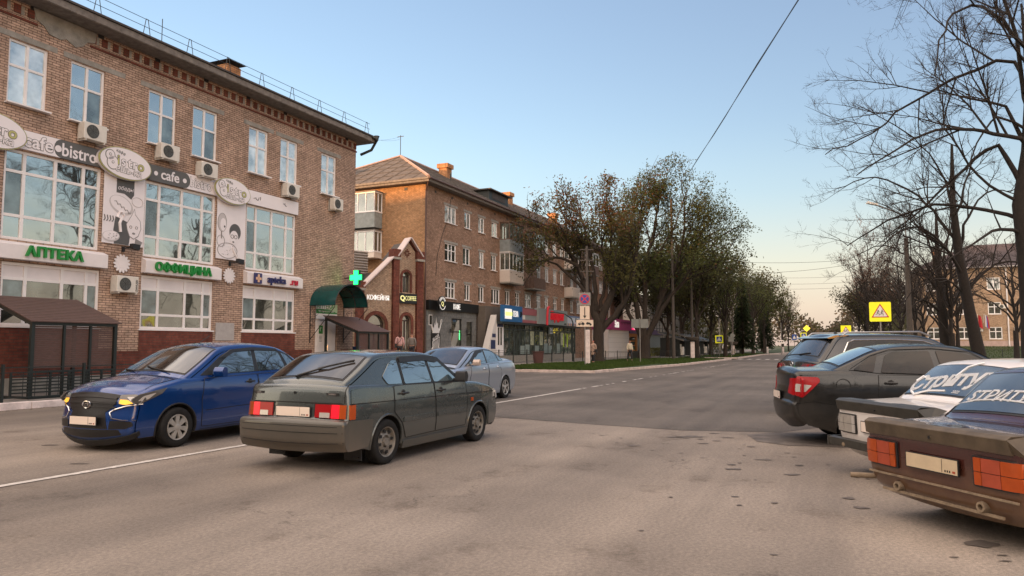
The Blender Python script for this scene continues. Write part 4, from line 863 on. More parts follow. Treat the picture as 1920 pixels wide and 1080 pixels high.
mb = MB(); text(mb, 'КОФЕЙНЯ', .42, 1.55, -.08, 4.48, 0, .005, .05, wx=.82); mb.tube([(2.2,-.03,4.5),(2.6,-.03,4.5)], .012, 4, 1); onax(mb, 'lettering', [M['letterwhite'], BLK], 'small lit white coffee house lettering on the annex wall', uv=False)
mb = MB(); mb.box(3.12,4.53,-.20,-.02,4.22,4.86,0); text(mb, 'COFFEE', .42, 4.02, -.21, 4.54, 1, .0, .02, wx=.62); text(mb, 'Q', .46, 3.36, -.21, 4.54, 1, .03, .02); onax(mb, 'coffee_sign', [BLK, M['letteryellow']], 'black box sign with glowing yellow coffee lettering between two red pillars', uv=False)
mb = MB(); mb.box(5.07,5.2,.3,1.0,4.2,4.7,0); onax(mb, 'lit_side_sign', [M['letterwhite']], 'small lit white sign on the side of the right red pillar', uv=False)

# ------------------------------------------------ shop pavilion in front of the flats
ST = -24.9
SH = 7.17   # the pavilion's bays are narrower than drawn: s = SH + .8 x
sp = street_thing('shop_pavilion', 'glass fronted shop row with blue, red and grey boards below the flats', 'building', SH, ST); sp.scale = (.8, 1, 1)
MUL = mat('dark_mullion',(.03,.04,.042),.5)
mb = MB(); mb.box(56.5,80,-.0,1.7,.1,.65,0); mb.box(56.5,80.2,-.5,1.7,3.2,3.36,1); mb.obj('shop_base', [M['concrete'], MUL], sp)
mb = MB(); mb.quad((58.2,0,.65),(80,0,.65),(80,0,3.2),(58.2,0,3.2)); mb.obj('shop_glass', glass_mat('shop_front_glass',(.035,.05,.045),.22,wave=.15), sp, uv=False)
mb = MB(); s = 58.2
while s <= 80.05: mb.box(s-.04,s+.04,-.05,0,.65,3.2); s += 1.36
mb.box(58.2,80,-.04,0,2.75,2.83); mb.obj('mullion', MUL, sp, uv=False)
mb = MB(); random.seed(9)
for i in range(16):
    if i in (3,4,6,8,9,11): mb.box(58.3+i*1.36,59.5+i*1.36,-.012,-.004,.75,1.45+.1*(i%3),0)
    if i in (5,7,12): mb.box(58.35+i*1.36,59.4+i*1.36,-.012,-.004,1.5,2.7,1)
mb.obj('window_film', [mat('frosted_wave_film',(.20,.25,.24),.5), mat('poster_mix',(.30,.32,.22),.6,noise=.6,nscale=3)], sp, uv=False)
mb = MB(); mb.box(56.5,58.15,-.03,.0,.65,3.3,0); mb.box(56.75,57.1,-.045,-.031,1.5,2.9,1); mb.box(57.35,57.7,-.045,-.031,1.5,2.9,1); mb.box(56.6,58.0,-.06,-.032,2.95,3.25,2); mb.obj('shop_door', [M['pvc'], M['glass_dim'], mat('navy_board',(.02,.03,.09),.5)], sp, uv=False)
mb = MB(); mb.prism([(53.9,.1),(56.5,.1),(56.5,3.9)], lambda p:(p[0],-.02,p[1]), lambda p:(p[0],.5,p[1])); mb.box(55.2,56.2,-.03,-.021,1.2,1.9,1); mb.box(55.5,56.3,-.03,-.021,2.1,2.4,1); mb.obj('stair_cheek', [mat('white_cladding',(.55,.52,.50),.6), MATS['navy_board']], sp, recalc=True)
BLU = mat('blue_board',(.02,.11,.28),.5); RED = mat('dull_red_board',(.26,.085,.10),.6); GRB = mat('grey_blue_board',(.22,.25,.25),.6); LBL = mat('pale_blue_board',(.42,.47,.55),.6)
YL = mat('lit_yellow_square',(.8,.8,.1),.5,emit=(1,1,.25),es=.35)
def onsp(mb, name, mats, label, cat='sign', **k):
    o = mb.obj(name, mats, **k); o.location = P(SH,ST,0); o.rotation_euler = (0,0,ROT); o.scale = (.8, 1, 1); return tag(o, label, cat, k.get('group'))
mb = MB(); mb.box(56.6,61.3,-.6,-.3,3.38,4.7,0); mb.box(56.9,58.5,-.64,-.601,3.6,4.4,1); mb.box(56.9,58.5,-.66,-.641,3.85,4.15,2); text(mb, 'ТЕКА', .66, 59.5, -.62, 4.0, 3, .0, .03, wx=.78); text(mb, '5Р', .6, 60.9, -.62, 4.0, 4, .03, .03, wx=.7)
onsp(mb, 'pharmacy_sign', [BLU, M['letterwhite'], YL, M['letterwhite'], BLK], 'blue pharmacy board with a glowing white and yellow square at its left', uv=False)
mb = MB(); mb.box(61.3,65.4,-.55,-.3,4.05,4.6,0); mb.box(61.3,65.4,-.5,-.3,3.62,4.05,1); mb.box(61.3,65.4,-.55,-.3,3.38,3.62,0); mb.box(61.3,62.2,-.53,-.501,3.66,4.02,2); onsp(mb, 'striped_board', [RED, GRB, M['acwhite']], 'dull red and grey striped board right of the blue sign', uv=False)
mb = MB(); mb.box(65.4,74.6,-.75,-.3,3.36,4.75,0); text(mb, 'Меридиан', 1.15, 70.9, -.80, 4.15, 1, .002, .1, wx=.74, shear=.25); mb.tube([(67.6,-.84,3.3),(67.7,-.84,4.3),(67.9,-.84,4.9),(68.3,-.84,4.95)], .10, 6, 1); text(mb, 'ателье', .22, 73.8, -.77, 3.52, 2, .0, .02)
onsp(mb, 'script_sign', [GRB, mat('red_letters',(.38,.012,.018),.45,emit=(.5,.01,.02),es=.12), MUL], 'grey board with big red handwritten style letters', uv=False)
mb = MB(); mb.box(74.6,81.5,-.6,-.3,3.4,4.35,0)
for i in range(20): mb.pxz(ell(74.8+i*.34,3.52,.17,.14,10), -.604+.0005*(i%2), -.6, 1 if i%2 else 2)
for i in range(20): mb.pxz(ell(74.8+i*.34,4.3,.17,.10,10), -.604+.0005*(i%2), -.6, 2)
text(mb, 'Жук', .6, 78.5, -.61, 3.95, 3, .0, .02, shear=.2); onsp(mb, 'scalloped_sign', [LBL, mat('orange_scallop',(.55,.28,.12),.6), mat('blue_scallop',(.10,.16,.30),.6), MUL], 'pale blue board edged with orange and blue scallops', uv=False)
mb = MB(); mb.box(69.3,70.6,-.50,-.42,2.5,3.15,0); text(mb, '2=1', .42, 69.95, -.51, 2.88, 1, .0, .02); mb.box(69.55,70.35,-.505,-.501,2.58,2.63,1); onsp(mb, 'small_hanging_sign', [mat('grey_plate',(.10,.12,.12),.5), M['white']], 'small dark grey hanging plate in the shop glass front', uv=False)
mb = MB(); mb.box(75.6,75.9,-.02,-.008,1.3,2.6,0); mb.box(76.9,77.2,-.02,-.008,1.3,2.6,0); onsp(mb, 'window_poster', [mat('lime_poster',(.38,.55,.05),.5)], 'pair of lime green strips stuck in the shop window', 'poster', uv=False)
# pink corner shop and purple roofed shop
PK = mat('magenta_board',(.30,.035,.16),.5); PU = mat('violet_roof',(.085,.055,.14),.5); OR = mat('orange_cladding',(.42,.15,.03),.5)
b3 = street_thing('corner_shop', 'white clad corner shop with magenta fascia under the trees', 'building', 0, -24.6)
mb = MB(); mb.box(82,91,0,2,.1,3.3,0); 
for i in range(5): mb.box(82,91.01,-.01,0,.7+i*.55,.715+i*.55,1)
mb.obj('wall', [mat('white_cladding_panel',(.62,.60,.60),.5), GRB], b3)
mb = MB(); mb.box(82,91.1,-.35,2,3.3,4.6,0); text(mb, '5ка', 1.1, 84.3, -.38, 3.95, 1, .03, .05); 
for i in range(14): mb.tube([(86+i*.35,-.36,4.3),(86.2+i*.35,-.36,4.0+.2*(i%2)),(86.3+i*.35,-.36,4.4)], .03, 4, 2)
mb.obj('fascia', [PK, M['letterwhite'], mat('dark_magenta',(.12,.03,.09),.5)], b3, uv=False)
b4 = street_thing('purple_roofed_shop', 'low shop with violet roof and orange door surround', 'building', 0, -24.9)
mb = MB(); mb.box(91.2,96,0,3,.1,3.0,0); mb.box(91.2,91.9,-.1,0,.1,3.0,0); mb.box(95.2,96,-.1,0,.1,3.0,0); mb.box(91.9,95.2,-.1,0,2.6,3.0,0); mb.obj('wall', OR, b4)
mb = MB()
for i in range(4): mb.box(92,95.1,-.02,0,.3+i*.6,.75+i*.6)
mb.obj('door', M['glass_dim'], b4, uv=False)
mb = MB(); mb.pxz([(91.1,3.0),(110,3.0),(110,3.3),(98,4.2),(91.1,4.4)], -.4, 3); mb.obj('roof', PU, b4, recalc=True)
mb = MB(); mb.box(91.6,94.4,-.5,-.41,3.45,4.35,0); text(mb,'М',.6,93,-.51,3.9,1,.05,.02); mb.tube([(93+.36*math.cos(a*pi/8),-.52,3.9+.36*math.sin(a*pi/8)) for a in range(17)],.05,5,1); mb.obj('lit_sign', [mat('crimson_board',(.4,.01,.07),.5,emit=(.9,.02,.15),es=.3), M['letterwhite']], b4, uv=False)
mb = MB(); mb.box(96.2,110,0,4,.1,3.0); mb.obj('side_wall', GRB, b4)
# building wrapped in scaffolding, farther on
b5 = street_thing('scaffolded_building', 'pale two storey building wrapped in scaffolding behind the trees', 'building', 0, -27)
hl = [(113+i*3.0,114.3+i*3.0,z,z+1.8) for i in range(17) for z in (1.6,5.2)]
mb = MB(); wall(mb, 111, 165, .1, 8.4, hl, 0, .2); mb.quad((111,14,.1),(111,0,.1),(111,0,8.4),(111,14,8.4)); mb.obj('wall', mat('pale_render',(.50,.46,.42),.85,noise=.12,nscale=.6), b5)
for a, b, c, d_ in hl: window(b5, a, b, c, d_, y=.15, cols=(0,.5,1), rows=(0,1), fr=.09, mats=[M['glass_dim']], sill=False)
mb = MB(); mb.box(110.5,166,-.5,14,8.4,8.7); mb.add([(110.5,-.5,8.7),(166,-.5,8.7),(166,7,11),(110.5,7,11),(110.5,14,8.7),(166,14,8.7)], [(0,1,2,3),(3,2,5,4),(0,3,4)]); mb.obj('roof', M['roof'], b5)
mb = MB()
for i in range(28):
    x = 111+i*2; mb.tube([(x,-.4,.1),(x,-.4,8.6)], .04, 4); mb.tube([(x,-1.4,.1),(x,-1.4,8.6)], .04, 4)
for z in (2.1,4.1,6.1,8.1):
    mb.tube([(111,-1.4,z+.9),(165,-1.4,z+.9)], .035, 4); mb.box(111,165,-1.4,-.4,z-.05,z)
for i in range(13): mb.tube([(111+i*4,-1.42,.1),(115+i*4,-1.42,4.1)], .03, 4)
mb.obj('scaffolding', M['grille'], b5, uv=False)
# ochre block between
b6 = street_thing('ochre_house', 'ochre two storey house glimpsed between the trunks', 'house', 0, -33)
hl = [(101+i*2.6,102.2+i*2.6,z,z+1.5) for i in range(5) for z in (4.6,7.4)]
mb = MB(); wall(mb, 99, 114, .1, 9.6, hl, 0, .2); mb.quad((99,9,.1),(99,0,.1),(99,0,9.6),(99,9,9.6)); mb.obj('wall', mat('ochre_render',(.32,.19,.07),.85,noise=.2,nscale=1), b6)
for h in hl: window(b6, *h, y=.15, cols=(0,.5,1), rows=(0,1), fr=.09, mats=[M['glass_dim']], sill=False)
mb = MB(); mb.add([(98.5,-.5,9.6),(114.5,-.5,9.6),(114.5,9.5,9.6),(98.5,9.5,9.6),(101,4.5,12),(112,4.5,12)], [(0,1,5,4),(1,2,5),(2,3,4,5),(3,0,4)]); mb.obj('roof', M['ironroof'], b6)

# ================================================================== OFFICE BUILDING on the right (faces the camera)
OFB = mat('ochre_office_brick',(.34,.225,.145),.9,noise=.12,nscale=1.5)
M['office'] = brick_mat('ochre_office_bricks', (.46,.33,.23), (.36,.25,.17), (.24,.17,.12), dirt=.2)
b7 = thing('office_building', 'three storey ochre brick office building with brown hipped roof behind bare trees', 'building', P(115,10.3,1.3), ROT-pi/2)
# local x = to the right (t), local y = away from the camera (s)
hl = []
for i in range(13):
    x = .55+i*3.58
    hl += [(x,x+1.5,1.0,2.6),(x,x+1.5,4.3,5.9),(x,x+1.5,7.6,9.2)]
mb = MB(); wall(mb, 0, 46, -.6, 10.6, hl, 0, .18); mb.quad((0,16,-.6),(0,0,-.6),(0,0,10.6),(0,16,10.6)); mb.obj('wall', M['office'], b7)
mb = MB(); mb.box(-.03,46,-.04,0,-.6,.75); mb.obj('plinth', mat('pinkish_plinth',(.42,.31,.28),.9,noise=.15,nscale=2), b7)
random.seed(2)
for h in hl: window(b7, *h, y=.10, cols=(0,.5,1), rows=(0,.62,1), fr=.11, mats=[GLC if random.random() < .35 else M['glass_dim']], sill=.15)
mb = MB(); mb.box(-.7,46.7,-.7,16.7,10.55,10.7); mb.obj('eave', M['panel'], b7)
mb = MB(); mb.add([(-.8,-.8,10.7),(46.8,-.8,10.7),(46.8,16.8,10.7),(-.8,16.8,10.7),(7,8,14.6),(40,8,14.6)], [(0,1,5,4),(1,2,5),(2,3,4,5),(3,0,4)]); mb.obj('roof', mat('brown_metal_roof',(.05,.034,.03),.6,noise=.15,nscale=4), b7)
chimney(b7, 2.6, 5.0, 12.4, 1.1, .9, 1.4); chimney(b7, 20, 6, 13.2, 1.1, .9, 1.6)
mb = MB(); mb.tube([(9.9,-.12,10.5),(9.9,-.12,-.4)], .08, 6); mb.tube([(24.2,-.12,10.5),(24.2,-.12,-.4)], .08, 6); mb.obj('downpipe', M['pvc'], b7, uv=False)
def office_ac(x, z, lab):
    o = aircon(0, 0, 0, lab); o.name = 'air_conditioner'; o.location = P(115,10.3+x,1.3+z); o.rotation_euler = (0,0,ROT-pi/2); o['group'] = 'air conditioners on the office building'
office_ac(6.6, 2.9-.6, 'air conditioner on the office wall below the flags'); office_ac(10.9, 2.3, 'air conditioner right of the white downpipe on the office wall, lower one'); office_ac(9.3, 5.3, 'air conditioner beside the white downpipe on the office wall, upper one')
FC = [((.75,.75,.75),(.05,.08,.35),(.5,.03,.04)), ((.42,.02,.03),)*3, ((.75,.75,.75),(.05,.08,.35),(.5,.03,.04))]
for i, (x, lab) in enumerate(((5.5,'tricolour flag, left one of three on the office wall'),(6.35,'plain red flag, middle one of three on the office wall'),(7.1,'tricolour flag, right one of three on the office wall'))):
    o = thing('flag', lab, 'flag', P(115,10.3+x,1.3+3.2), ROT-pi/2, 'flags on the office wall'); mb = MB(); mb.tube([(0,0,0),(0,-.9,1.1)], .03, 5); mb.obj('flagpole', M['white'], o, uv=False)
    mb = MB(); fx = lambda u, v: (.10+u*.75*(.45+.25*v), -.85+.12*math.sin(u*7+i)+v*.1, 1.05-v*1.6-u*.35)
    for a in range(6):
        for b_ in range(6): mb.add([fx(a/6,b_/6),fx((a+1)/6,b_/6),fx((a+1)/6,(b_+1)/6),fx(a/6,(b_+1)/6)], [(0,1,2,3)], a//2)
    mb.obj('flag_cloth', [mat('flag_%s%d' % (c, i), FC[i][k], .8) for k, c in enumerate(('white','blue','red'))], o, uv=False)
# unseen blocks added behind the camera to shade the street and the end wall
def block(name, label, s0, s1, t0, t1, h, m, wz=3.0):
    o = street_thing(name, label, 'building', s0, t1, 0); L_, D_ = s1-s0, t1-t0; hs = [(2+i*3.4,3.6+i*3.4,1.2+j*wz,2.7+j*wz) for i in range(int((L_-3)/3.4)) for j in range(int(h/wz))]
    mb = MB(); wall(mb, 0, L_, 0, h, hs, 0, .2); mb.quad((0,D_,0),(0,0,0),(0,0,h),(0,D_,h)); mb.quad((L_,0,0),(L_,D_,0),(L_,D_,h),(L_,0,h)); mb.quad((L_,D_,0),(0,D_,0),(0,D_,h),(L_,D_,h)); mb.quad((0,0,h),(L_,0,h),(L_,D_,h),(0,D_,h)); mb.obj('wall', m, o)
    g = MB()
    for a, b, c, d_ in hs: g.quad((a,.15,c),(b,.15,c),(b,.15,d_),(a,.15,d_))
    g.obj('window_panes', M['glass'], o, uv=False); return o
block('apartment_building', 'tall flats added unseen behind the viewer to keep the low sun off the street', -86, -70, -52, 70, 27, M['brick2'])
block('apartment_building', 'lower flats added unseen behind the viewer at left to shade the end wall', -84, -70, -95, -52.5, 19.5, M['brick2'])
# ================================================================== CARS
TYRE = mat('tyre_rubber', (.012,.012,.012), .85, noise=.3, nscale=14, spec=.3); STEEL = mat('dusty_steel_rim', (.20,.185,.165), .5, metal=.4, noise=.25, nscale=12)
CAP = mat('grey_hubcap', (.36,.35,.33), .4, metal=.3, noise=.15, nscale=8); ALLOY = mat('alloy', (.55,.55,.55), .3, .7); SEAM = mat('panel_gap', (.006,.006,.006), .8)
TRIM = mat('black_trim', (.013,.013,.014), .5, noise=.25, nscale=15); PLATE = mat('pale_number_plate', (.70,.60,.52), .5); UND = mat('underbody', (.008,.008,.008), .9)
REDL = mat('red_lamp', (.24,.002,.004), .3, coat=.25, spec=.3, emit=(.6,.0,.01), es=.03); REDLIT = mat('lit_red_lamp', (.5,.0,.01), .3, emit=(1,.012,.03), es=.20, coat=.2); ORL = mat('amber_lamp', (.34,.055,.008), .3, coat=.25, noise=.12, spec=.3)
CLL = mat('clear_lamp', (.42,.40,.38), .15, coat=1, spec=.6); DULLRED = mat('dusty_red_lamp', (.32,.055,.025), .35, noise=.15, nscale=6)
def lerp(a, b, t): return a+(b-a)*t
def interp(tab, z):
    if z <= tab[0][0]: return tab[0][1]
    for (a, b), (c, d) in zip(tab, tab[1:]):
        if z <= c: t = (z-a)/(c-a); t = t*t*(3-2*t)*.35+t*.65; return b+(d-b)*t
    return tab[-1][1]
def dense(pts, step=.06):
    o = []
    for a, b in zip(pts, pts[1:]):
        n = max(1, int(math.hypot(b[0]-a[0], b[1]-a[1])/step))
        for i in range(n): o.append((lerp(a[0],b[0],i/n), lerp(a[1],b[1],i/n)))
    o.append(pts[-1]); return o
def fillet(pts, r, closed=True, n=4):
    """round the corners of a polygon or open polyline"""
    k = len(pts); o = []
    for i, p in enumerate(pts):
        rr = r if not isinstance(r, (list, tuple)) else r[i]
        if (not closed and i in (0, k-1)) or rr <= 0: o.append(tuple(p)); continue
        a, b = Vector(pts[i-1]), Vector(pts[(i+1) % k]); q = Vector(p)
        la, lb = (a-q).length, (b-q).length; d = min(rr, la*.48, lb*.48)
        u, v = q+(a-q).normalized()*d, q+(b-q).normalized()*d
        for j in range(n+1): t = j/n; w_ = u*(1-t)**2+q*2*t*(1-t)+v*t*t; o.append((w_.x, w_.y))
    return o
class Shell:
    """a solid whose side view is `pts` (open line from low rear over the top to low front) and whose half width is W(x,z)"""
    def __init__(s, pts, W, r=.05, crown_end=.08, crown_top=.03):
        s.pts = dense(pts, .05); s.W = W; s.r = r; s.ce = crown_end; s.ct = crown_top; n = len(s.pts); s.n = []
        for i in range(n):
            a, b = s.pts[max(0,i-1)], s.pts[min(n-1,i+1)]; dx, dz = b[0]-a[0], b[1]-a[1]; l = math.hypot(dx, dz) or 1
            s.n.append((-dz/l, dx/l))
    def surf(s, i, y, off=0.0):
        """point of the wrap at outline index i (may be fractional), lateral y"""
        i0 = int(min(max(i,0), len(s.pts)-1)); i1 = min(i0+1, len(s.pts)-1); t = i-i0
        x, z = lerp(s.pts[i0][0], s.pts[i1][0], t), lerp(s.pts[i0][1], s.pts[i1][1], t); nx, nz = lerp(s.n[i0][0], s.n[i1][0], t), lerp(s.n[i0][1], s.n[i1][1], t)
        Wd = s.W(x, z); v = min(1, abs(y)/Wd); c = (s.ce*abs(nx)+s.ct*abs(nz))*(1-v*v); e = max(0, abs(y)-(Wd-s.r)); ins = s.r-math.sqrt(max(0, s.r*s.r-e*e)) if s.r > 0 else 0
        k = c-ins+off
        return (x+nx*k, max(-Wd, min(Wd, y)), z+nz*k)
    def index_z(s, z, front):
        """outline index at height z on the rear (False) or front (True) face"""
        n = len(s.pts); rng = range(n-1, 0, -1) if front else range(n-1)
        for i in rng:
            j = i-1 if front else i+1; a, b = s.pts[i][1], s.pts[j][1]
            if (a-z)*(b-z) <= 0 and abs(a-b) > 1e-6: t = (z-a)/(b-a); return i+(j-i)*t
        return n-1 if front else 0
    def wrap(s, mb, m=0, i0=0, i1=None, ys=None, off=0.0, mfun=None):
        i1 = len(s.pts)-1 if i1 is None else i1; rows = []
        for i in range(i0, i1+1):
            Wd = s.W(*s.pts[i]); r = s.r; L_ = [0,.25,.5,.75,.9]
            yy = [v*(Wd-r) for v in L_]+[Wd-r+r*math.sin(R(a)) for a in (0,25,50,72,90)]
            yy = [-a for a in yy[::-1]]+yy[1:]; rows.append([s.surf(i, y, off) for y in yy])
        k = len(rows[0]); vs = [p for row in rows for p in row]; fs = []
        for i in range(len(rows)-1):
            for j in range(k-1): fs.append((i*k+j, (i+1)*k+j, (i+1)*k+j+1, i*k+j+1))
        mb.add(vs, fs, m)
def tri_poly(poly, step=.12):
    """2D polygon -> triangulated, gridded bmesh in the x-z plane"""
    b = bmesh.new(); vs = [b.verts.new((x,0,z)) for x,z in poly]; f = b.faces.new(vs)
    bmesh.ops.triangulate(b, faces=[f], ngon_method='EAR_CLIP')
    xs = [p[0] for p in poly]; zs = [p[1] for p in poly]
    def cut(lo, hi, axis):
        n = int((hi-lo)/step)
        for i in range(1, n+1):
            co = lo+(hi-lo)*i/(n+1); no = (1,0,0) if axis == 0 else (0,0,1); pc = (co,0,0) if axis == 0 else (0,0,co)
            bmesh.ops.bisect_plane(b, geom=b.verts[:]+b.edges[:]+b.faces[:], plane_co=pc, plane_no=no, dist=1e-5)
    cut(min(xs), max(xs), 0); cut(min(zs), max(zs), 1); return b
def side_patch(mb, poly, W, off=0.0, depth=.02, m=0, sides=(1,-1), step=.12, inset=0.0):
    b = tri_poly(poly, step); b.verts.index_update()
    area = sum(poly[i][0]*poly[(i+1)%len(poly)][1]-poly[(i+1)%len(poly)][0]*poly[i][1] for i in range(len(poly)))
    base = [(v.co.x, v.co.z) for v in b.verts]; fs = [tuple(v.index for v in f.verts) for f in b.faces]; be = [(e.verts[0].index, e.verts[1].index) for e in b.edges if len(e.link_faces) == 1]; b.free()
    n = len(base)
    for sg in sides:
        vs = [(x, sg*(W(x,z)+off), z) for x,z in base]; ff = list(fs)
        if depth: vs += [(x, sg*(W(x,z)+off-depth), z) for x,z in base]; ff += [(a,c,c+n,a+n) for a,c in be]
        mb.add(vs, ff, m)
def end_patch(mb, sh, poly, front, off=.004, depth=.03, m=0, step=.10, both=False):
    """polygon (y,z) laid on the rear or front face of a shell"""
    for sg in ((1,-1) if both else (1,)):
        b = tri_poly(poly, step); b.verts.index_update(); fs = [tuple(v.index for v in f.verts) for f in b.faces]; be = [(e.verts[0].index, e.verts[1].index) for e in b.edges if len(e.link_faces) == 1]
        pts = [(v.co.x*sg, v.co.z) for v in b.verts]; b.free(); n = len(pts)
        o = [sh.surf(sh.index_z(z, front), y, off) for y,z in pts]; q = [sh.surf(sh.index_z(z, front), y, off-depth) for y,z in pts] if depth else []
        # keep y of the patch
        o = [(p[0], y, p[2]) for p,(y,z) in zip(o, pts)]; q = [(p[0], y, p[2]) for p,(y,z) in zip(q, pts)]
        mb.add(o+q, fs+([(a,c,c+n,a+n) for a,c in be] if depth else []), m)
def top_patch(mb, sh, i0, i1, v0, v1, off=.003, m=0, depth=.01, nv=10, trim=0):
    """glass on a stretch of the wrap: outline index i0..i1, lateral share v0 at i0 and v1 at i1"""
    n = max(2, int(abs(i1-i0))); rows = []
    for a in range(n+1):
        i = i0+(i1-i0)*a/n; v = lerp(v0, v1, a/n); i_ = int(min(max(i,0),len(sh.pts)-1)); Wd = sh.W(*sh.pts[i_]); rows.append([sh.surf(i, -v*Wd+2*v*Wd*j/nv, off) for j in range(nv+1)])
    k = nv+1; vs = [p for r_ in rows for p in r_]; mb.add(vs, [(i*k+j,(i+1)*k+j,(i+1)*k+j+1,i*k+j+1) for i in range(n) for j in range(nv)], m)
def line_side(mb, pts, W, off=.003, wd=.006, m=0, sides=(1,-1), n=3):
    pts = dense(pts, .08)
    for sg in sides: mb.tube([(x, sg*(W(x,z)+off), z) for x,z in pts], wd, n, m)
def smooth_obj(mb, name, mats, parent, ang=35):
    o = mb.obj(name, mats, parent, uv=False, recalc=True, smooth=False); b = bmesh.new(); b.from_mesh(o.data); bmesh.ops.remove_doubles(b, verts=b.verts, dist=.0006); bmesh.ops.recalc_face_normals(b, faces=b.faces)
    for f in b.faces: f.smooth = True
    for e in b.edges:
        if len(e.link_faces) == 2 and e.calc_face_angle(0) > R(ang): e.smooth = False
    b.to_mesh(o.data); b.free(); return o
def wheel(parent, x, y, rad, width, kind, side, rimr=.19, cz=None):
    """wheel as a part: tyre mesh with the rim as its child; side=+1 left"""
    cz = rad if cz is None else cz; wd = width/2; y0 = y
    def P_(h): return y0+side*h
    mb = MB(); pr = [(rimr,-wd*.9),(rimr+.02,-wd),(rad*.93,-wd),(rad*.985,-wd*.82),(rad,-wd*.55),(rad,wd*.55),(rad*.985,wd*.82),(rad*.93,wd),(rimr+.03,wd),(rimr,wd*.86)]
    mb.lathe([(r_, P_(h)) for r_, h in pr], 32, 'y', (x,0,cz)); 
    for q in (-.45,-.0,.45): mb.lathe([(rad+.001,P_(wd*q-.004)),(rad+.003,P_(wd*q)),(rad+.001,P_(wd*q+.004))], 32, 'y', (x,0,cz))
    t = smooth_obj(mb, 'wheel', [TYRE], parent, 50)
    mb = MB(); f = P_(wd*.80)
    d = lambda h: f+side*h
    if kind == 'steel':
        mb.lathe([(rimr+.004,d(.012)),(rimr-.008,d(.006)),(rimr-.02,d(-.03)),(rimr*.80,d(-.045)),(rimr*.70,d(-.02)),(rimr*.45,d(-.005)),(rimr*.36,d(-.035)),(rimr*.30,d(-.035)),(rimr*.26,d(.01)),(0,d(.012))], 32, 'y', (x,0,cz))
        for i in range(8):
            a = 2*pi*i/8+.2; mb.lathe([(0,d(-.018)),(rimr*.13,d(-.018))], 10, 'y', (x+rimr*.76*math.cos(a),side*0,cz+rimr*.76*math.sin(a)), 1)
            px, pz = x+rimr*.70*math.cos(a), cz+rimr*.70*math.sin(a); mb.add([(px+dx*rimr*.15, d(-.004), pz+dz*rimr*.10) for dx,dz in ((-1,-1),(1,-1),(1,1),(-1,1))], [(0,1,2,3)], 1)
        for i in range(4): a = 2*pi*i/4+.4; mb.lathe([(0,d(-.005)),(.012,d(-.005)),(.012,d(-.03))], 6, 'y', (x+rimr*.34*math.cos(a),0,cz+rimr*.34*math.sin(a)))
    else:
        mb.lathe([(rimr+.004,d(.012)),(rimr-.010,d(.010)),(rimr-.022,d(-.045)),(0,d(-.05))], 32, 'y', (x,0,cz), 1)
        mb.lathe([(rimr+.005,d(.008)),(rimr+.002,d(.016)),(rimr-.014,d(.012)),(rimr-.016,d(-.01))], 32, 'y', (x,0,cz), 0)
        mb.lathe([(rimr*.30,d(-.03)),(rimr*.30,d(.004)),(rimr*.2,d(.012)),(0,d(.014))], 16, 'y', (x,0,cz), 0)
        ns, sw = (7,.22) if kind == 'cap7' else (5,.16) if kind == 'alloy5' else (10,.08)
        for i in range(ns):
            a = 2*pi*i/ns+pi/2; c, s_ = math.cos(a), math.sin(a)
            q = [(rimr*.22,-rimr*sw*.55),(rimr*.97,-rimr*sw),(rimr*.97,rimr*sw),(rimr*.22,rimr*sw*.55)]
            f3 = lambda p, h: (x+p[0]*c-p[1]*s_, d(h), cz+p[0]*s_+p[1]*c)
            mb.add([f3(p,.008) for p in q]+[f3(p,-.025) for p in q], [(0,1,2,3),(0,1,5,4),(1,2,6,5),(2,3,7,6),(3,0,4,7)], 0)
    mb.obj('rim', [STEEL if kind == 'steel' else CAP if kind == 'cap7' else ALLOY, UND], t, uv=False, recalc=True)
    return t
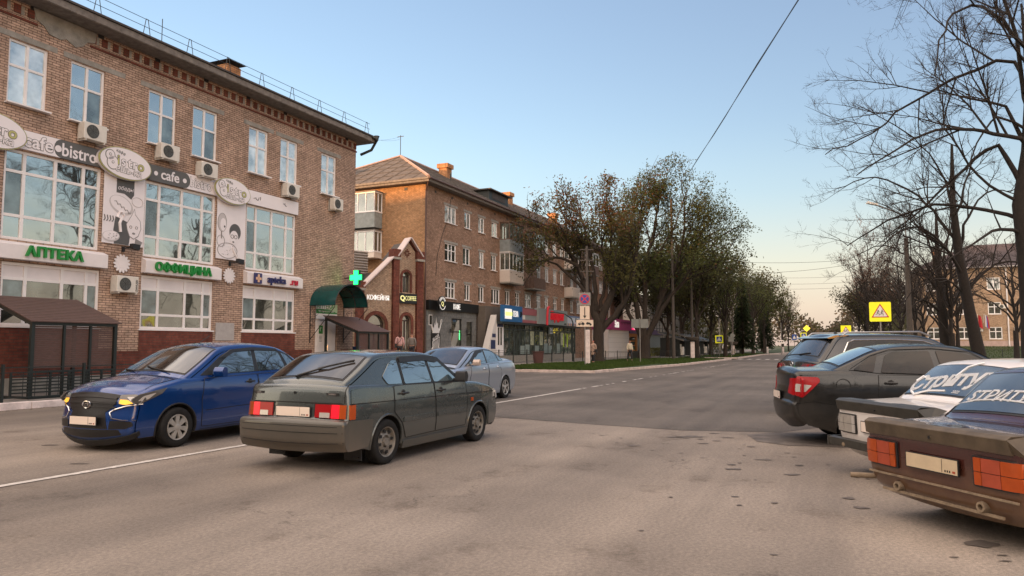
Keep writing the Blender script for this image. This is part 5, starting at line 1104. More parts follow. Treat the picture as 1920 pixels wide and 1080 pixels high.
class Car:
    def __init__(c, name, label, x, y, heading, L, drop=0.0, group=None):
        """(x,y) is the world place of the middle of the REAR end; heading in degrees from +Y towards +X"""
        c.root = thing(name, label, 'car', (x,y,0), R(90-heading), group); c.L = L; c.drop = drop; c.sus = c.root
    def body(c, low, W, gh, G, paint, arches, sill=.20, r=.05, ce=.09, ct=.03, gr=.06, gce=.10, gct=.05, archmat=None, well=.03):
        dr = c.drop; low = [(x,z-dr) for x,z in low]; gh = [(x,z-dr) for x,z in gh]; c.W = lambda x, z: W(x, z+dr); c.G = lambda x, z: G(x, z+dr); c.arches = arches
        c.sh = Shell(low, c.W, r, ce, ct); c.gs = Shell(gh, c.G, gr, gce, gct); sill -= dr
        n = len(c.sh.pts); mb = MB(); c.sh.wrap(mb)
        # side cap polygon: outline moved in by r, plus sill and wheel arches
        o = [(p[0]-q[0]*r, p[1]-q[1]*r) for p, q in zip(c.sh.pts, c.sh.n)]
        o[0] = (c.sh.pts[0][0]-c.sh.n[0][0]*r, c.sh.pts[0][1]); o[-1] = (c.sh.pts[-1][0]-c.sh.n[-1][0]*r, c.sh.pts[-1][1])
        o = [o[0]]+[p for a, p in zip(o, o[1:]) if math.hypot(p[0]-a[0], p[1]-a[1]) > .004]
        bot = [(o[-1][0]-.02, o[-1][1])]
        for (ax_, az, ar) in sorted(arches, key=lambda a: -a[0]):
            zb = max(sill, az-dr*0-.0); zc = az; ang = math.asin(max(-1, min(1, (sill-zc)/ar))); k = 16
            bot += [(ax_+ar*math.cos(ang+(pi-2*ang)*i/k), zc+ar*math.sin(ang+(pi-2*ang)*i/k)) for i in range(k+1)]
        bot.append((o[0][0]+.02, o[0][1]))
        poly = o+bot; poly = [p for i, p in enumerate(poly) if math.hypot(p[0]-poly[i-1][0], p[1]-poly[i-1][1]) > .003]
        side_patch(mb, poly, c.W, 0, 0, 0, step=.10); c.capoly = poly
        c.bodyobj = smooth_obj(mb, 'body', [paint], c.root, 40)
        # floor and wheel wells
        mb = MB(); b2_ = [p for p in bot]
        full = [(x, z) for x, z in b2_]; k = len(full)
        vs = [(x, -(c.W(x,z)-well), z+.0) for x,z in full]+[(x, c.W(x,z)-well, z+.0) for x,z in full]; mb.add(vs, [(i,i+1,i+1+k,i+k) for i in range(k-1)])
        mb.obj('underbody', UND, c.root, uv=False)
        for (ax_, az, ar) in arches:
            ang = math.asin(max(-1, min(1, (sill-az)/ar)))
            for sg in (1,-1): mb = MB(); mb.tube([(ax_+(ar-.004)*math.cos(t), sg*(c.W(ax_+ar*math.cos(t), az+ar*math.sin(t))-.006), az+(ar-.004)*math.sin(t)) for t in [ang+(pi-2*ang)*i/18 for i in range(19)]], .016, 6, cap=False); smooth_obj(mb, 'wheel_arch', [archmat or paint], c.root)
        # roof and pillars
        mb = MB(); c.gs.wrap(mb); g = [(p[0]-q[0]*gr, p[1]-q[1]*gr) for p, q in zip(c.gs.pts, c.gs.n)]
        g[0] = (g[0][0], c.gs.pts[0][1]-.02); g[-1] = (g[-1][0], c.gs.pts[-1][1]-.02)
        g = [g[0]]+[p for a, p in zip(g, g[1:]) if math.hypot(p[0]-a[0], p[1]-a[1]) > .004]
        side_patch(mb, g, c.G, 0, 0, 0, step=.10); smooth_obj(mb, 'roof', [paint], c.root, 40)
    def z(c, pts): return [(x, z-c.drop) for x, z in pts]
    def glass_side(c, polys, dlo=None, dm=None, r=.03, gm=None):
        if dlo:
            mb = MB(); side_patch(mb, fillet(c.z(dlo), r*1.4), c.G, .007, .02); c.dlo = smooth_obj(mb, 'window_surround', [dm or TRIM], c.root)
        for p in polys:
            for sg in (1,-1): mb = MB(); side_patch(mb, fillet(c.z(p), r), c.G, .012, .008, sides=(sg,)); smooth_obj(mb, 'side_window', [gm or M['carglass']], c.root)
    def glass_end(c, z0, z1, v0, v1, front, name, edge=.03, gm=None, em=None):
        d = c.drop; i0, i1 = c.gs.index_z(z0-d, front), c.gs.index_z(z1-d, front); e = edge/.05*1.0
        sgn = 1 if i1 > i0 else -1
        mb = MB(); top_patch(mb, c.gs, i0-sgn*e, i1+sgn*e, min(.99, v0+.035), min(.99, v1+.035), .004); f = smooth_obj(mb, name+'_seal', [em or TRIM], c.root)
        mb = MB(); top_patch(mb, c.gs, i0, i1, v0, v1, .009); return smooth_obj(mb, name, [gm or M['carglass']], c.root)
    def doors(c, lists, paint, handles, hm=None, off=.006, shut=True):
        """each door panel is the body side between its shut lines, standing a hair proud"""
        for k, p in enumerate(lists):
            for sg in (1,-1):
                mb = MB(); q = fillet(c.z(p), .02); side_patch(mb, q, c.W, .0045, .012, sides=(sg,), step=.08); d = smooth_obj(mb, 'door', [paint], c.root)
                g = MB(); g.tube([(x, sg*(c.W(x,z)+.0045), z) for x,z in dense(q+[q[0]], .08)], .0055, 3); g.obj('shut_line', SEAM, d, uv=False)
                hx, hz = handles[k]; hz -= c.drop; h = MB(); y = sg*(c.W(hx,hz)+.005)
                h.tube([(hx-.085,y,hz),(hx-.07,y+sg*.035,hz+.004),(hx+.07,y+sg*.035,hz+.004),(hx+.085,y,hz)], .014, 6); h.lathe([(0,y+sg*.006),(.045,y+sg*.004),(.05,y-sg*.01)], 14, 'y', (hx,0,hz)); h.obj('handle', hm or TRIM, d, uv=False)
    def mirrors(c, x, z, m, s=1.0):
        z -= c.drop
        for sg in (1,-1):
            y = c.G(x,z); mb = MB(); q = fillet([(x+.03,z-.055*s),(x+.06,z+.03),(x+.02,z+.09*s),(x-.05,z+.08*s),(x-.06,z-.05*s)], .02)
            mb.prism(q, lambda p:(p[0], sg*(y+.07), p[1]), lambda p:(p[0]-.02, sg*(y+.24), p[1]-.0)); mb.tube([(x,sg*(y-.02),z-.03),(x,sg*(y+.10),z-.02)], .02, 5)
            smooth_obj(mb, 'wing_mirror', [m], c.root, 50)
    def wheels(c, xs, rad, track, kind, width=.18, rimr=.19):
        for x in xs:
            for sg in (1,-1): wheel(c.root, x, sg*(track/2), rad, width, kind, sg, rimr)
    def part(c, mb, name, mats, parent=None, ang=40): return smooth_obj(mb, name, mats, parent or c.root, ang)
    def plate(c, z, front, w_=.26, h=.056, y0=0, off=.02):
        z -= c.drop; mb = MB(); i = c.sh.index_z(z, front); p = c.sh.surf(i, y0, off); i0 = int(i); nx = c.sh.n[min(i0,len(c.sh.n)-1)]; sx = 1 if front else -1
        mb.box(p[0]-.006, p[0]+.006, y0-w_-.008, y0+w_+.008, z-h-.008, z+h+.008, 1); xx = p[0]+sx*.007
        mb.add([(xx,y0-w_,z-h),(xx,y0+w_,z-h),(xx,y0+w_,z+h),(xx,y0-w_,z+h)], [(0,1,2,3)], 0); a = y0-sx*(-w_*.48)*1
        yl = y0+(.11 if front else -.11)*w_/.26*1.0; mb.box(xx-.001,xx+.002,yl-.002,yl+.002,z-h*.9,z+h*.9,2)
        for k in range(3): q = yl+(.03+.022*k)*(1 if front else -1); mb.box(xx-.001,xx+.002,q-.008,q+.004,z-h*.8,z-h*.5,2)
        q = yl+.115*(1 if front else -1); mb.box(xx-.001,xx+.002,q-.014,q+.014,z-h*.8,z-h*.5,3)
        mb.obj('number_plate', [PLATE, TRIM, SEAM, DULLRED], c.root, uv=False)
def Wfun(W0, L, sect, e_r=.09, e_f=.11, xr=.7, xf=.9):
    def W(x, z):
        k = interp(sect, z)
        if x < xr: t = (xr-x)/xr; k *= 1-e_r*t*t
        if x > L-xf: t = (x-(L-xf))/xf; k *= 1-e_f*t*t
        return W0*k
    return W
def Gfun(w0, z0, slope, L, xr=0, xf=9, kr=.0, kf=.0, bow=.02):
    def G(x, z):
        t = z-z0; k = w0-slope*t-bow*t*t*6
        if x < xr: k -= kr*((xr-x)/.6)**2
        if x > xf: k -= kf*((x-xf)/.6)**2
        return k
    return G
# ---- 1. old grey five-door hatchback, seen from behind
def hatchback():
    c = Car('hatchback_car', 'dusty grey green five door hatchback with lit tail lamps, driving away in the middle', *HATCH)
    PT = paint_mat('grey_green_paint', (.066,.080,.082), .26, 1.0, .55, .04, (.10,.08,.06), .50)
    BT = paint_mat('dusty_bumper', (.050,.050,.044), .40, .6, .2, .18, (.14,.108,.08), .6)
    L = 4.12; W = Wfun(.815, L, [(.15,.93),(.30,.975),(.45,1.0),(.62,1.0),(.75,.995),(.92,.965),(1.05,.93)], .055, .10, .5, .8)
    low = fillet([(.10,.30),(.065,.40),(.06,.60),(.085,.62),(.10,.80),(.125,1.0),(.30,1.02),(.9,1.0),(2.4,.965),(2.95,.945),(3.25,.935),(3.75,.865),(3.98,.80),(4.03,.74),(4.05,.50),(4.02,.24)], [0,.02,.02,.01,.03,.05,.1,.2,.2,.1,.2,.25,.1,.04,.04,0], False)
    gh = fillet([(.155,.99),(.19,1.035),(.80,1.355),(.98,1.385),(1.55,1.402),(2.0,1.388),(2.30,1.345),(2.98,.955)], [0,.02,.10,.15,.3,.3,.16,0], False)
    G = Gfun(.765, .95, .30, L, .95, 2.6, .05, .03)
    ar = [(.86,.285,.345),(3.32,.285,.345)]
    c.body(low, W, gh, G, PT, ar, .22, .045, .05, .02, .05, .045, .04, PT)
    z0 = .985
    c.glass_side([[(.92,1.0),(1.24,.995),(1.24,1.30),(1.14,1.30),(1.05,1.26),(.84,1.10)],[(1.31,.99),(1.97,.985),(1.93,1.325),(1.31,1.31)],[(2.04,.985),(2.72,.975),(2.22,1.30),(2.00,1.325)]],
                 [(1.27,.975),(2.85,.955),(2.30,1.33),(1.92,1.352),(1.27,1.338)], TRIM, .03, CG1)
    mb = MB(); side_patch(mb, fillet(c.z([(1.3,1.27),(1.93,1.285),(2.2,1.25),(2.3,1.28),(2.18,1.345),(1.93,1.36),(1.3,1.345)]), .02), c.G, .022, .018); c.part(mb, 'wind_deflector', [TRIM])
    c.glass_end(1.07, 1.325, .86, .83, False, 'rear_window', gm=CG2); c.glass_end(1.0, 1.31, .90, .88, True, 'windshield')
    c.doors([[(1.02,.97),(1.27,.975),(2.00,.965),(2.02,.30),(1.28,.29),(1.17,.50),(1.0,.64)],[(2.02,.965),(2.92,.945),(2.94,.66),(2.90,.30),(2.03,.30)]], PT, [(1.22,.87),(2.18,.86)])
    # shoulder line, rub strips, sill
    mb = MB(); line_side(mb, c.z([(.14,.80),(1.0,.79),(2.9,.775),(3.9,.755)]), c.W, .004, .007); c.part(mb, 'shoulder_line', [SEAM])
    for a, b in ((1.2,1.98),(2.06,2.88)):
        for sg in (1,-1): mb = MB(); side_patch(mb, c.z([(a,.50),(b,.505),(b,.565),(a,.56)]), c.W, .018, .018, sides=(sg,)); c.part(mb, 'rub_strip', [PT])
    mb = MB(); side_patch(mb, fillet(c.z([(1.22,.155),(2.96,.155),(2.96,.265),(1.22,.255)]), .02), c.W, .025, .05); c.part(mb, 'sill_skirt', [PT])
    # bumpers: thick lower shells
    bp = Shell(fillet(c.z([(.05,.255),(.02,.30),(-.03,.36),(-.045,.50),(-.04,.585),(-.01,.61),(.10,.615)]), [0,.03,.05,.05,.03,.01,0], False), lambda x,z: .815, .05, .055, .0)
    mb = MB(); bp.wrap(mb); 
    for sg in (1,-1):
        q = c.z([(.02,.30),(0,.36),(-.0,.55),(.05,.61),(.53,.60),(.50,.44),(.42,.27),(.05,.255)]); side_patch(mb, fillet(q,.02), lambda x,z: .815 if x < .1 else .828, .0, .03, sides=(sg,))
    rb = c.part(mb, 'rear_bumper', [BT]); mb = MB()
    for zz in (.545,.475,.36):
        i = bp.index_z(zz, False); mb.tube([bp.surf(i, y, .002) for y in [-.80+.1*k for k in range(17)]], .005 if zz < .5 else .004, 4)
    mb.obj('bumper_groove', SEAM, rb, uv=False)
    fb = Shell(fillet(c.z([(3.98,.62),(4.10,.60),(4.14,.50),(4.12,.38),(4.06,.24),(3.98,.20)]), [0,.04,.05,.05,.04,0], False), lambda x,z: .735, .06, .10, .0); mb = MB(); fb.wrap(mb)
    for sg in (1,-1): side_patch(mb, fillet(c.z([(3.64,.50),(3.66,.62),(4.00,.61),(4.02,.5),(4.0,.38),(3.96,.24),(3.72,.23),(3.68,.36)]),.02), c.W, .012, .03, sides=(sg,))
    c.part(mb, 'front_bumper', [PT])
    # tail lamps: amber outer, red, bright brake strip, pale reversing block
    for sg in (1,-1):
        mb = MB(); S = [(.62,.785,0),(.50,.62,1),(.30,.50,2)]
        def e(y0, y1, za, zb, m_, of): end_patch(mb, c.sh, [(sg*y0,za-c.drop),(sg*y1,za-c.drop),(sg*y1,zb-c.drop),(sg*y0,zb-c.drop)], False, of, .05, m_)
        e(.31,.79,.615,.80,4,.006); e(.67,.785,.625,.79,0,.014); e(.56,.665,.625,.79,2,.015); e(.33,.555,.625,.79,1,.014); e(.40,.54,.635,.695,3,.020)
        side_patch(mb, c.z([(.11,.62),(.20,.62),(.215,.79),(.125,.79)]), c.W, .006, .02, 0, sides=(sg,))
        c.part(mb, 'tail_lamp', [ORL, REDL, REDLIT, CLL, SEAM])
    c.plate(.70, False, off=.012)
    mb = MB(); i = c.sh.index_z(.805, False); mb.tube([c.sh.surf(i, y, .003) for y in [-.78+.12*k for k in range(14)]], .007, 4)
    for sg in (1,-1):
        mb.tube([c.sh.surf(c.sh.index_z(z, False), sg*.72, .002) for z in (.81,.86,.92,.97,.995)]+[(.20,sg*.71,1.035)], .006, 4)
    c.part(mb, 'tailgate_gap', [SEAM])
    mb = MB(); 
    for y0, tx in ((.60,'LADA'),(-.55,'SAMARA')):
        p = c.sh.surf(c.sh.index_z(.915,False), y0, .008); mb.box(p[0]-.004,p[0]+.004,y0-.085,y0+.085,.90,.93,0)
        vs, fs = text_mb(tx, .028, .01, .002); mb.add([(p[0]-.006, y0-a, .914+h) for a,b_,h in vs], fs, 1)
    p = c.sh.surf(c.sh.index_z(.925,False), 0, .004); mb.lathe([(.016,p[0]-.01),(.016,p[0]),(0,p[0]-.012)], 10, 'x', (0,0,.925)); c.part(mb, 'badge', [TRIM, M['chrome']])
    mb = MB(); a = Vector(c.gs.surf(c.gs.index_z(1.06,False), .08, .02)); b_ = Vector(c.gs.surf(c.gs.index_z(1.16,False), -.22, .035)); e_ = Vector(c.gs.surf(c.gs.index_z(1.26,False), -.48, .03)); s_ = Vector(c.gs.surf(c.gs.index_z(1.14,False), -.10, .02))
    mb.tube([a-Vector((.02,0,.02)),a,b_], [.03,.014,.010], 6); mb.tube([s_,b_,e_], .013, 5); mb.tube([s_+Vector((.01,.02,-.01)),e_+Vector((.01,.02,-.01))], .006, 4); c.part(mb, 'rear_wiper', [TRIM])
    for sg in (1,-1):
        mb = MB(); mb.box(.42,.435,sg*.60-.13,sg*.60+.13,.10,.30); mb.box(.405,.42,sg*.60-.10,sg*.60+.02,.13,.14); c.part(mb, 'mud_flap', [TRIM])
    mb = MB(); side_patch(mb, c.z([(3.06,.645),(3.12,.645),(3.12,.70),(3.06,.70)]), c.W, .012, .02); c.part(mb, 'side_repeater', [ORL])
    for sg in (1,-1): mb = MB(); end_patch(mb, c.sh, [(sg*.42,.64),(sg*.78,.64),(sg*.78,.78),(sg*.42,.76)], True, .01, .04, 0); side_patch(mb, [(3.88,.66),(4.0,.66),(3.98,.78),(3.86,.80)], c.W, .006, .02, 0, sides=(sg,)); c.part(mb, 'headlight', [CLL])
    c.mirrors(2.62, 1.02, TRIM, 1.1); mb = MB(); side_patch(mb, c.z([(2.68,.975),(2.86,.96),(2.68,1.08)]), c.G, .016, .02); c.part(mb, 'mirror_sail', [TRIM])
    c.wheels((.86,3.32), .282, 1.43, 'steel', .175, .185)
CG1 = glass_mat('tinted_blue_glass', (.03,.05,.06), .30, rough=.01, top=.8); CG2 = glass_mat('smoked_glass', (.022,.018,.016), .07, rough=.03, top=.55)
HATCH = (-2.67, 8.93, 25.2, 4.12)
hatchback()
def rear_text(c, txt, size, yc, zc, m, name='sticker_lettering', rot=0, wx=1.0, bold=.02, shear=0, front=False, mm=None, extra=None):
    mb = MB(); vs, fs = text_mb(txt, size, bold, .002, 'CENTER', 1.0, shear); cs, sn = math.cos(rot), math.sin(rot); out = []
    def f(a, h, off): p = c.gs.surf(c.gs.index_z(zc-c.drop+h*.82, False), yc-a, off); return p
    for a, b, h in vs: a *= wx; a, h = a*cs-h*sn, a*sn+h*cs; out.append(f(a, h, .014))
    mb.add(out, fs, 0)
    if extra:
        for pl, wd in extra: mb.tube([f(a*cs-h*sn, a*sn+h*cs, .014) for a,h in pl], wd, 4)
    mb.obj(name, m, c.root, uv=False)
STK = mat('white_sticker', (.75,.76,.78), .5)
def basic_lamps(c, front, y0, y1, z0, z1, m, x0, x1, side=True, name='tail_lamp', off=.012, inner=None, zi=None):
    for sg in (1,-1):
        mb = MB(); za = z0-c.drop; zb = z1-c.drop
        end_patch(mb, c.sh, fillet([(sg*y0,za if zi is None else zi-c.drop),(sg*y1,za),(sg*y1,zb),(sg*y0,zb)], .02), front, off, .03, 0)
        if side: side_patch(mb, fillet(c.z([(x0,z0),(x1,z0+.04),(x1,z1-.01),(x0,z1)]), .02), c.W, .008, .02, 0, sides=(sg,))
        ms = [m]
        if inner:
            for (a, b, q, r_, mm_) in inner: ms.append(mm_); end_patch(mb, c.sh, [(sg*a,q-c.drop),(sg*b,q-c.drop),(sg*b,r_-c.drop),(sg*a,r_-c.drop)], front, off+.005, .01, len(ms)-1)
        c.part(mb, name, ms)
# ---- 2. blue saloon coming towards the camera
def blue_car():
    c = Car('hatchback_car', 'bright blue family car coming towards the camera in the left lane', -4.40, 14.40, 202.5, 4.26)
    PT = paint_mat('deep_blue_paint', (.001,.036,.175), .25, 1.0, .35, .02, (.03,.04,.06), .35); L = 4.26
    W = Wfun(.85, L, [(.18,.93),(.30,.97),(.48,.99),(.62,.985),(.80,1.0),(.95,.975),(1.05,.93)], .07, .20, .6, .95)
    low = fillet([(.12,.28),(.02,.40),(0,.60),(.05,.80),(.10,1.0),(.30,1.06),(.9,1.06),(2.6,1.02),(3.12,.99),(3.30,.985),(3.78,.90),(4.00,.80),(4.06,.70),(4.08,.56),(4.11,.42),(4.11,.27),(4.04,.19)], [0,.05,.1,.05,.05,.1,.2,.2,.1,.1,.3,.12,.05,.05,.06,.04,0], False)
    gh = fillet([(.20,1.02),(.30,1.08),(.95,1.43),(1.25,1.485),(1.80,1.505),(2.20,1.48),(2.48,1.42),(3.30,.975)], [0,.03,.15,.2,.3,.3,.2,0], False)
    G = Gfun(.80, 1.0, .36, L, 1.0, 2.6, .06, .04); ar = [(.93,.285,.36),(3.42,.285,.36)]
    c.body(low, W, gh, G, PT, ar, .20, .055, .17, .05, .06, .06, .05, TRIM)
    c.glass_side([[(.62,1.10),(.90,1.08),(1.02,1.37),(.90,1.33)],[(1.00,1.08),(1.70,1.065),(1.66,1.415),(1.20,1.405),(1.08,1.375)],[(1.79,1.065),(2.74,1.05),(2.30,1.34),(2.12,1.40),(1.75,1.42)]],
                 [(.52,1.09),(2.98,1.03),(2.46,1.33),(2.18,1.43),(1.7,1.45),(1.15,1.43),(.85,1.35)], TRIM, .035, CG1)
    c.glass_end(1.05, 1.41, .90, .88, True, 'windshield', gm=CG2); c.glass_end(1.12, 1.40, .84, .82, False, 'rear_window')
    c.doors([[(1.06,1.03),(1.74,1.02),(1.76,.26),(1.34,.26),(1.22,.52),(1.04,.66)],[(1.76,1.02),(2.93,.985),(2.98,.70),(2.96,.26),(1.78,.26)]], PT, [(1.22,.92),(1.95,.90)])
    mb = MB(); line_side(mb, c.z([(1.1,.545),(2.9,.50)]), c.W, .004, .006); line_side(mb, c.z([(1.2,.23),(2.98,.215)]), c.W, .0, .006); c.part(mb, 'body_crease', [SEAM])
    mb = MB()
    i0, i1 = 0, 0
    mb.tube([c.sh.surf(c.sh.index_z(.97, True)+k*.0, y, .001) for k, y in enumerate([-.70+.14*j for j in range(11)])], .006, 4)
    for sg in (1,-1): mb.tube([c.sh.surf(c.sh.index_z(z, True), sg*(.70-.0*z), .001) for z in (.97,.93,.89,.85)], .005, 4)
    c.part(mb, 'bonnet_gap', [SEAM])
    mb = MB(); e = lambda pl, of, m_, b=False: end_patch(mb, c.sh, fillet(pl, .012), True, of, .03, m_, both=b)
    e([(-.50,.745),(.50,.745),(.42,.60),(.33,.53),(-.33,.53),(-.42,.60)], .008, 0); e([(-.33,.53),(.33,.53),(.38,.33),(-.38,.33)], .004, 0)
    for z in (.60,.65,.70): e([(-.47,z),(.47,z),(.47,z+.018),(-.47,z+.018)], .020, 1)
    e([(-.58,.27),(.58,.27),(.54,.32),(-.54,.32)], .006, 0)
    c.part(mb, 'grille', [BLKG, TRIM])
    mb = MB(); i = c.sh.index_z(.655, True); p = c.sh.surf(i, 0, .03); ringp = [(p[0]+.0, .075*math.cos(a*pi/10), .66+.048*math.sin(a*pi/10)) for a in range(21)]; mb.tube(ringp, .010, 5)
    mb.tube([(p[0]+.004,-.045,.64),(p[0]+.004,-.01,.632),(p[0]+.004,-.02,.672),(p[0]+.004,.04,.688),(p[0]+.004,.035,.65)], .008, 4); c.part(mb, 'emblem', [M['chrome']])
    for sg in (1,-1): # chrome boomerang, lower intakes, headlamps
        mb = MB(); P3 = lambda y, z, o=.016: (lambda q: (q[0], y, q[2]))(c.sh.surf(c.sh.index_z(z, True), y, o))
        mb.tube([P3(sg*.80,.685,.004),P3(sg*.62,.635),P3(sg*.46,.575),P3(sg*.41,.53),P3(sg*.45,.455),P3(sg*.60,.44),P3(sg*.74,.455)], [.004,.008,.010,.011,.010,.008,.005], 5); c.part(mb, 'chrome_trim', [M['chrome']])
        mb = MB(); end_patch(mb, c.sh, fillet([(sg*.42,.43),(sg*.70,.43),(sg*.71,.37),(sg*.64,.33),(sg*.40,.33)], .02), True, .006, .02, 0); c.part(mb, 'bumper_intake', [BLKG])
        mb = MB(); end_patch(mb, c.sh, fillet([(sg*.50,.745),(sg*.50,.66),(sg*.60,.645),(sg*.77,.69),(sg*.79,.80),(sg*.65,.77)], .015), True, .012, .03, 0)
        side_patch(mb, fillet(c.z([(4.10,.68),(4.14,.74),(4.02,.81),(3.62,.885),(3.72,.80),(3.95,.70)]), .02), c.W, .010, .02, 0, sides=(sg,))
        end_patch(mb, c.sh, fillet([(sg*.52,.70),(sg*.52,.66),(sg*.60,.65),(sg*.70,.675),(sg*.62,.705)], .01), True, .018, .01, 1); end_patch(mb, c.sh, fillet([(sg*.60,.735),(sg*.66,.70),(sg*.75,.71),(sg*.76,.76)], .01), True, .018, .01, 2)
        side_patch(mb, fillet(c.z([(4.06,.71),(3.98,.78),(3.80,.82),(3.92,.73)]), .02), c.W, .014, .01, 2, sides=(sg,)); c.part(mb, 'headlight', [CLD, AMBLIT, CLL])
    mb = MB(); end_patch(mb, c.sh, [(-.74,.195),(.74,.195),(.76,.255),(-.76,.255)], True, .022, .05, 0); c.part(mb, 'bumper_lip', [TRIM])
    c.plate(.44, True, off=.035)
    mb = MB(); f = lambda t, y, o=.022: c.gs.surf(c.gs.index_z(t, True), y, o)
    mb.tube([f(1.03,.42),f(1.065,.0),f(1.10,-.18)], .010, 5); mb.tube([f(1.03,-.30),f(1.075,-.60),f(1.09,-.66)], .010, 5); c.part(mb, 'wiper', [TRIM])
    mb = MB(); mb.tube([(2.30,0,1.50),(2.02,0,1.66)], .006, 4); c.part(mb, 'aerial', [TRIM])
    mb = MB(); side_patch(mb, fillet(c.z([(1.1,1.40),(1.7,1.415),(2.13,1.395),(2.36,1.30),(2.50,1.30),(2.2,1.43),(1.7,1.465),(1.1,1.44)]), .02), c.G, .025, .018); c.part(mb, 'wind_deflector', [TRIM])
    c.mirrors(2.72, 1.06, PT, 1.1); c.wheels((.93,3.42), .292, 1.50, 'cap7', .185, .185)
BLKG = mat('grille_black', (.006,.006,.007), .4); CLD = mat('smoked_headlamp', (.09,.085,.08), .1, coat=1); AMBLIT = mat('lit_amber', (.8,.4,.05), .3, emit=(1,.50,.06), es=.25)
blue_car()
# ---- 3. silver saloon behind it
def silver_car():
    c = Car('saloon_car', 'silver blue saloon with five spoke wheels coming towards the camera behind the hatchback', -.60, 22.1, 203.5, 4.54)
    PT = paint_mat('silver_blue_paint', (.33,.38,.46), .28, 1.0, .6, .04, (.2,.18,.17), .4); L = 4.54
    W = Wfun(.875, L, [(.16,.93),(.30,.97),(.45,.985),(.60,.985),(.78,1.0),(.92,.97),(1.02,.92)], .10, .14, .7, 1.0)
    low = fillet([(.14,.26),(.03,.40),(.0,.58),(.04,.80),(.10,1.0),(.16,1.05),(.75,1.06),(2.4,.99),(3.05,.95),(3.45,.93),(4.0,.84),(4.35,.70),(4.50,.55),(4.54,.40),(4.50,.24),(4.40,.17)], [0,.05,.1,.1,.05,.04,.2,.3,.1,.1,.3,.2,.1,.05,.05,0], False)
    gh = fillet([(.62,1.02),(.80,1.07),(1.40,1.36),(1.75,1.42),(2.15,1.43),(2.5,1.40),(2.75,1.35),(3.75,.92)], [0,.03,.15,.2,.3,.3,.2,0], False)
    G = Gfun(.81, .98, .42, L, 1.2, 2.8, .08, .03); ar = [(.93,.31,.37),(3.63,.31,.37)]
    c.body(low, W, gh, G, PT, ar, .18, .07, .14, .05, .06, .07, .05)
    c.glass_side([[(.98,1.08),(1.24,1.06),(1.30,1.26),(1.18,1.20)],[(1.28,1.05),(2.02,1.02),(1.96,1.36),(1.62,1.345),(1.36,1.27)],[(2.10,1.02),(2.92,.985),(2.62,1.22),(2.38,1.33),(2.05,1.365)],[(2.96,.985),(3.28,.97),(2.98,1.08)]],
                 [(.90,1.07),(3.38,.955),(2.95,1.13),(2.45,1.355),(2.0,1.39),(1.6,1.375),(1.2,1.24)], TRIM, .03, CG1)
    c.glass_end(.99, 1.345, .90, .86, True, 'windshield', gm=CG2); c.glass_end(1.10, 1.34, .84, .80, False, 'rear_window')
    c.doors([[(1.30,1.01),(2.03,.985),(2.05,.24),(1.40,.24),(1.30,.45),(1.20,.62)],[(2.05,.985),(3.05,.95),(3.18,.60),(3.12,.24),(2.07,.24)]], PT, [(1.42,.90),(2.30,.87)], hm=PT)
    mb = MB(); side_patch(mb, fillet(c.z([(1.33,.23),(3.25,.20),(3.25,.26),(1.33,.31)]), .01), c.W, .012, .02); c.part(mb, 'sill_trim', [PT])
    basic_lamps(c, False, .52, .80, .72, .92, REDL, .02, .26, side=False); basic_lamps(c, True, .45, .78, .60, .72, CLL, 4.10, 4.40, name='headlight')
    mb = MB(); end_patch(mb, c.sh, fillet([(-.42,.56),(.42,.56),(.42,.64),(-.42,.64)],.02), True, .006, .02, 0); c.part(mb, 'grille', [BLKG])
    c.plate(.42, True); c.mirrors(2.95, 1.03, mat('tan_mirror_shell',(.42,.33,.28),.3,coat=1), 1.1)
    mb = MB()
    for sg in (1,-1): mb.box(.46,.475,sg*.70-.12,sg*.70+.12,.10,.30)
    c.part(mb, 'mud_flap', [TRIM]); mb = MB(); side_patch(mb, fillet(c.z([(2.1,1.31),(2.36,1.28),(2.62,1.17),(2.70,1.20),(2.42,1.345),(2.08,1.385)]), .015), c.G, .02, .012); c.part(mb, 'wind_deflector', [TRIM])
    c.wheels((.93,3.63), .315, 1.54, 'alloy5', .20, .21)
silver_car()
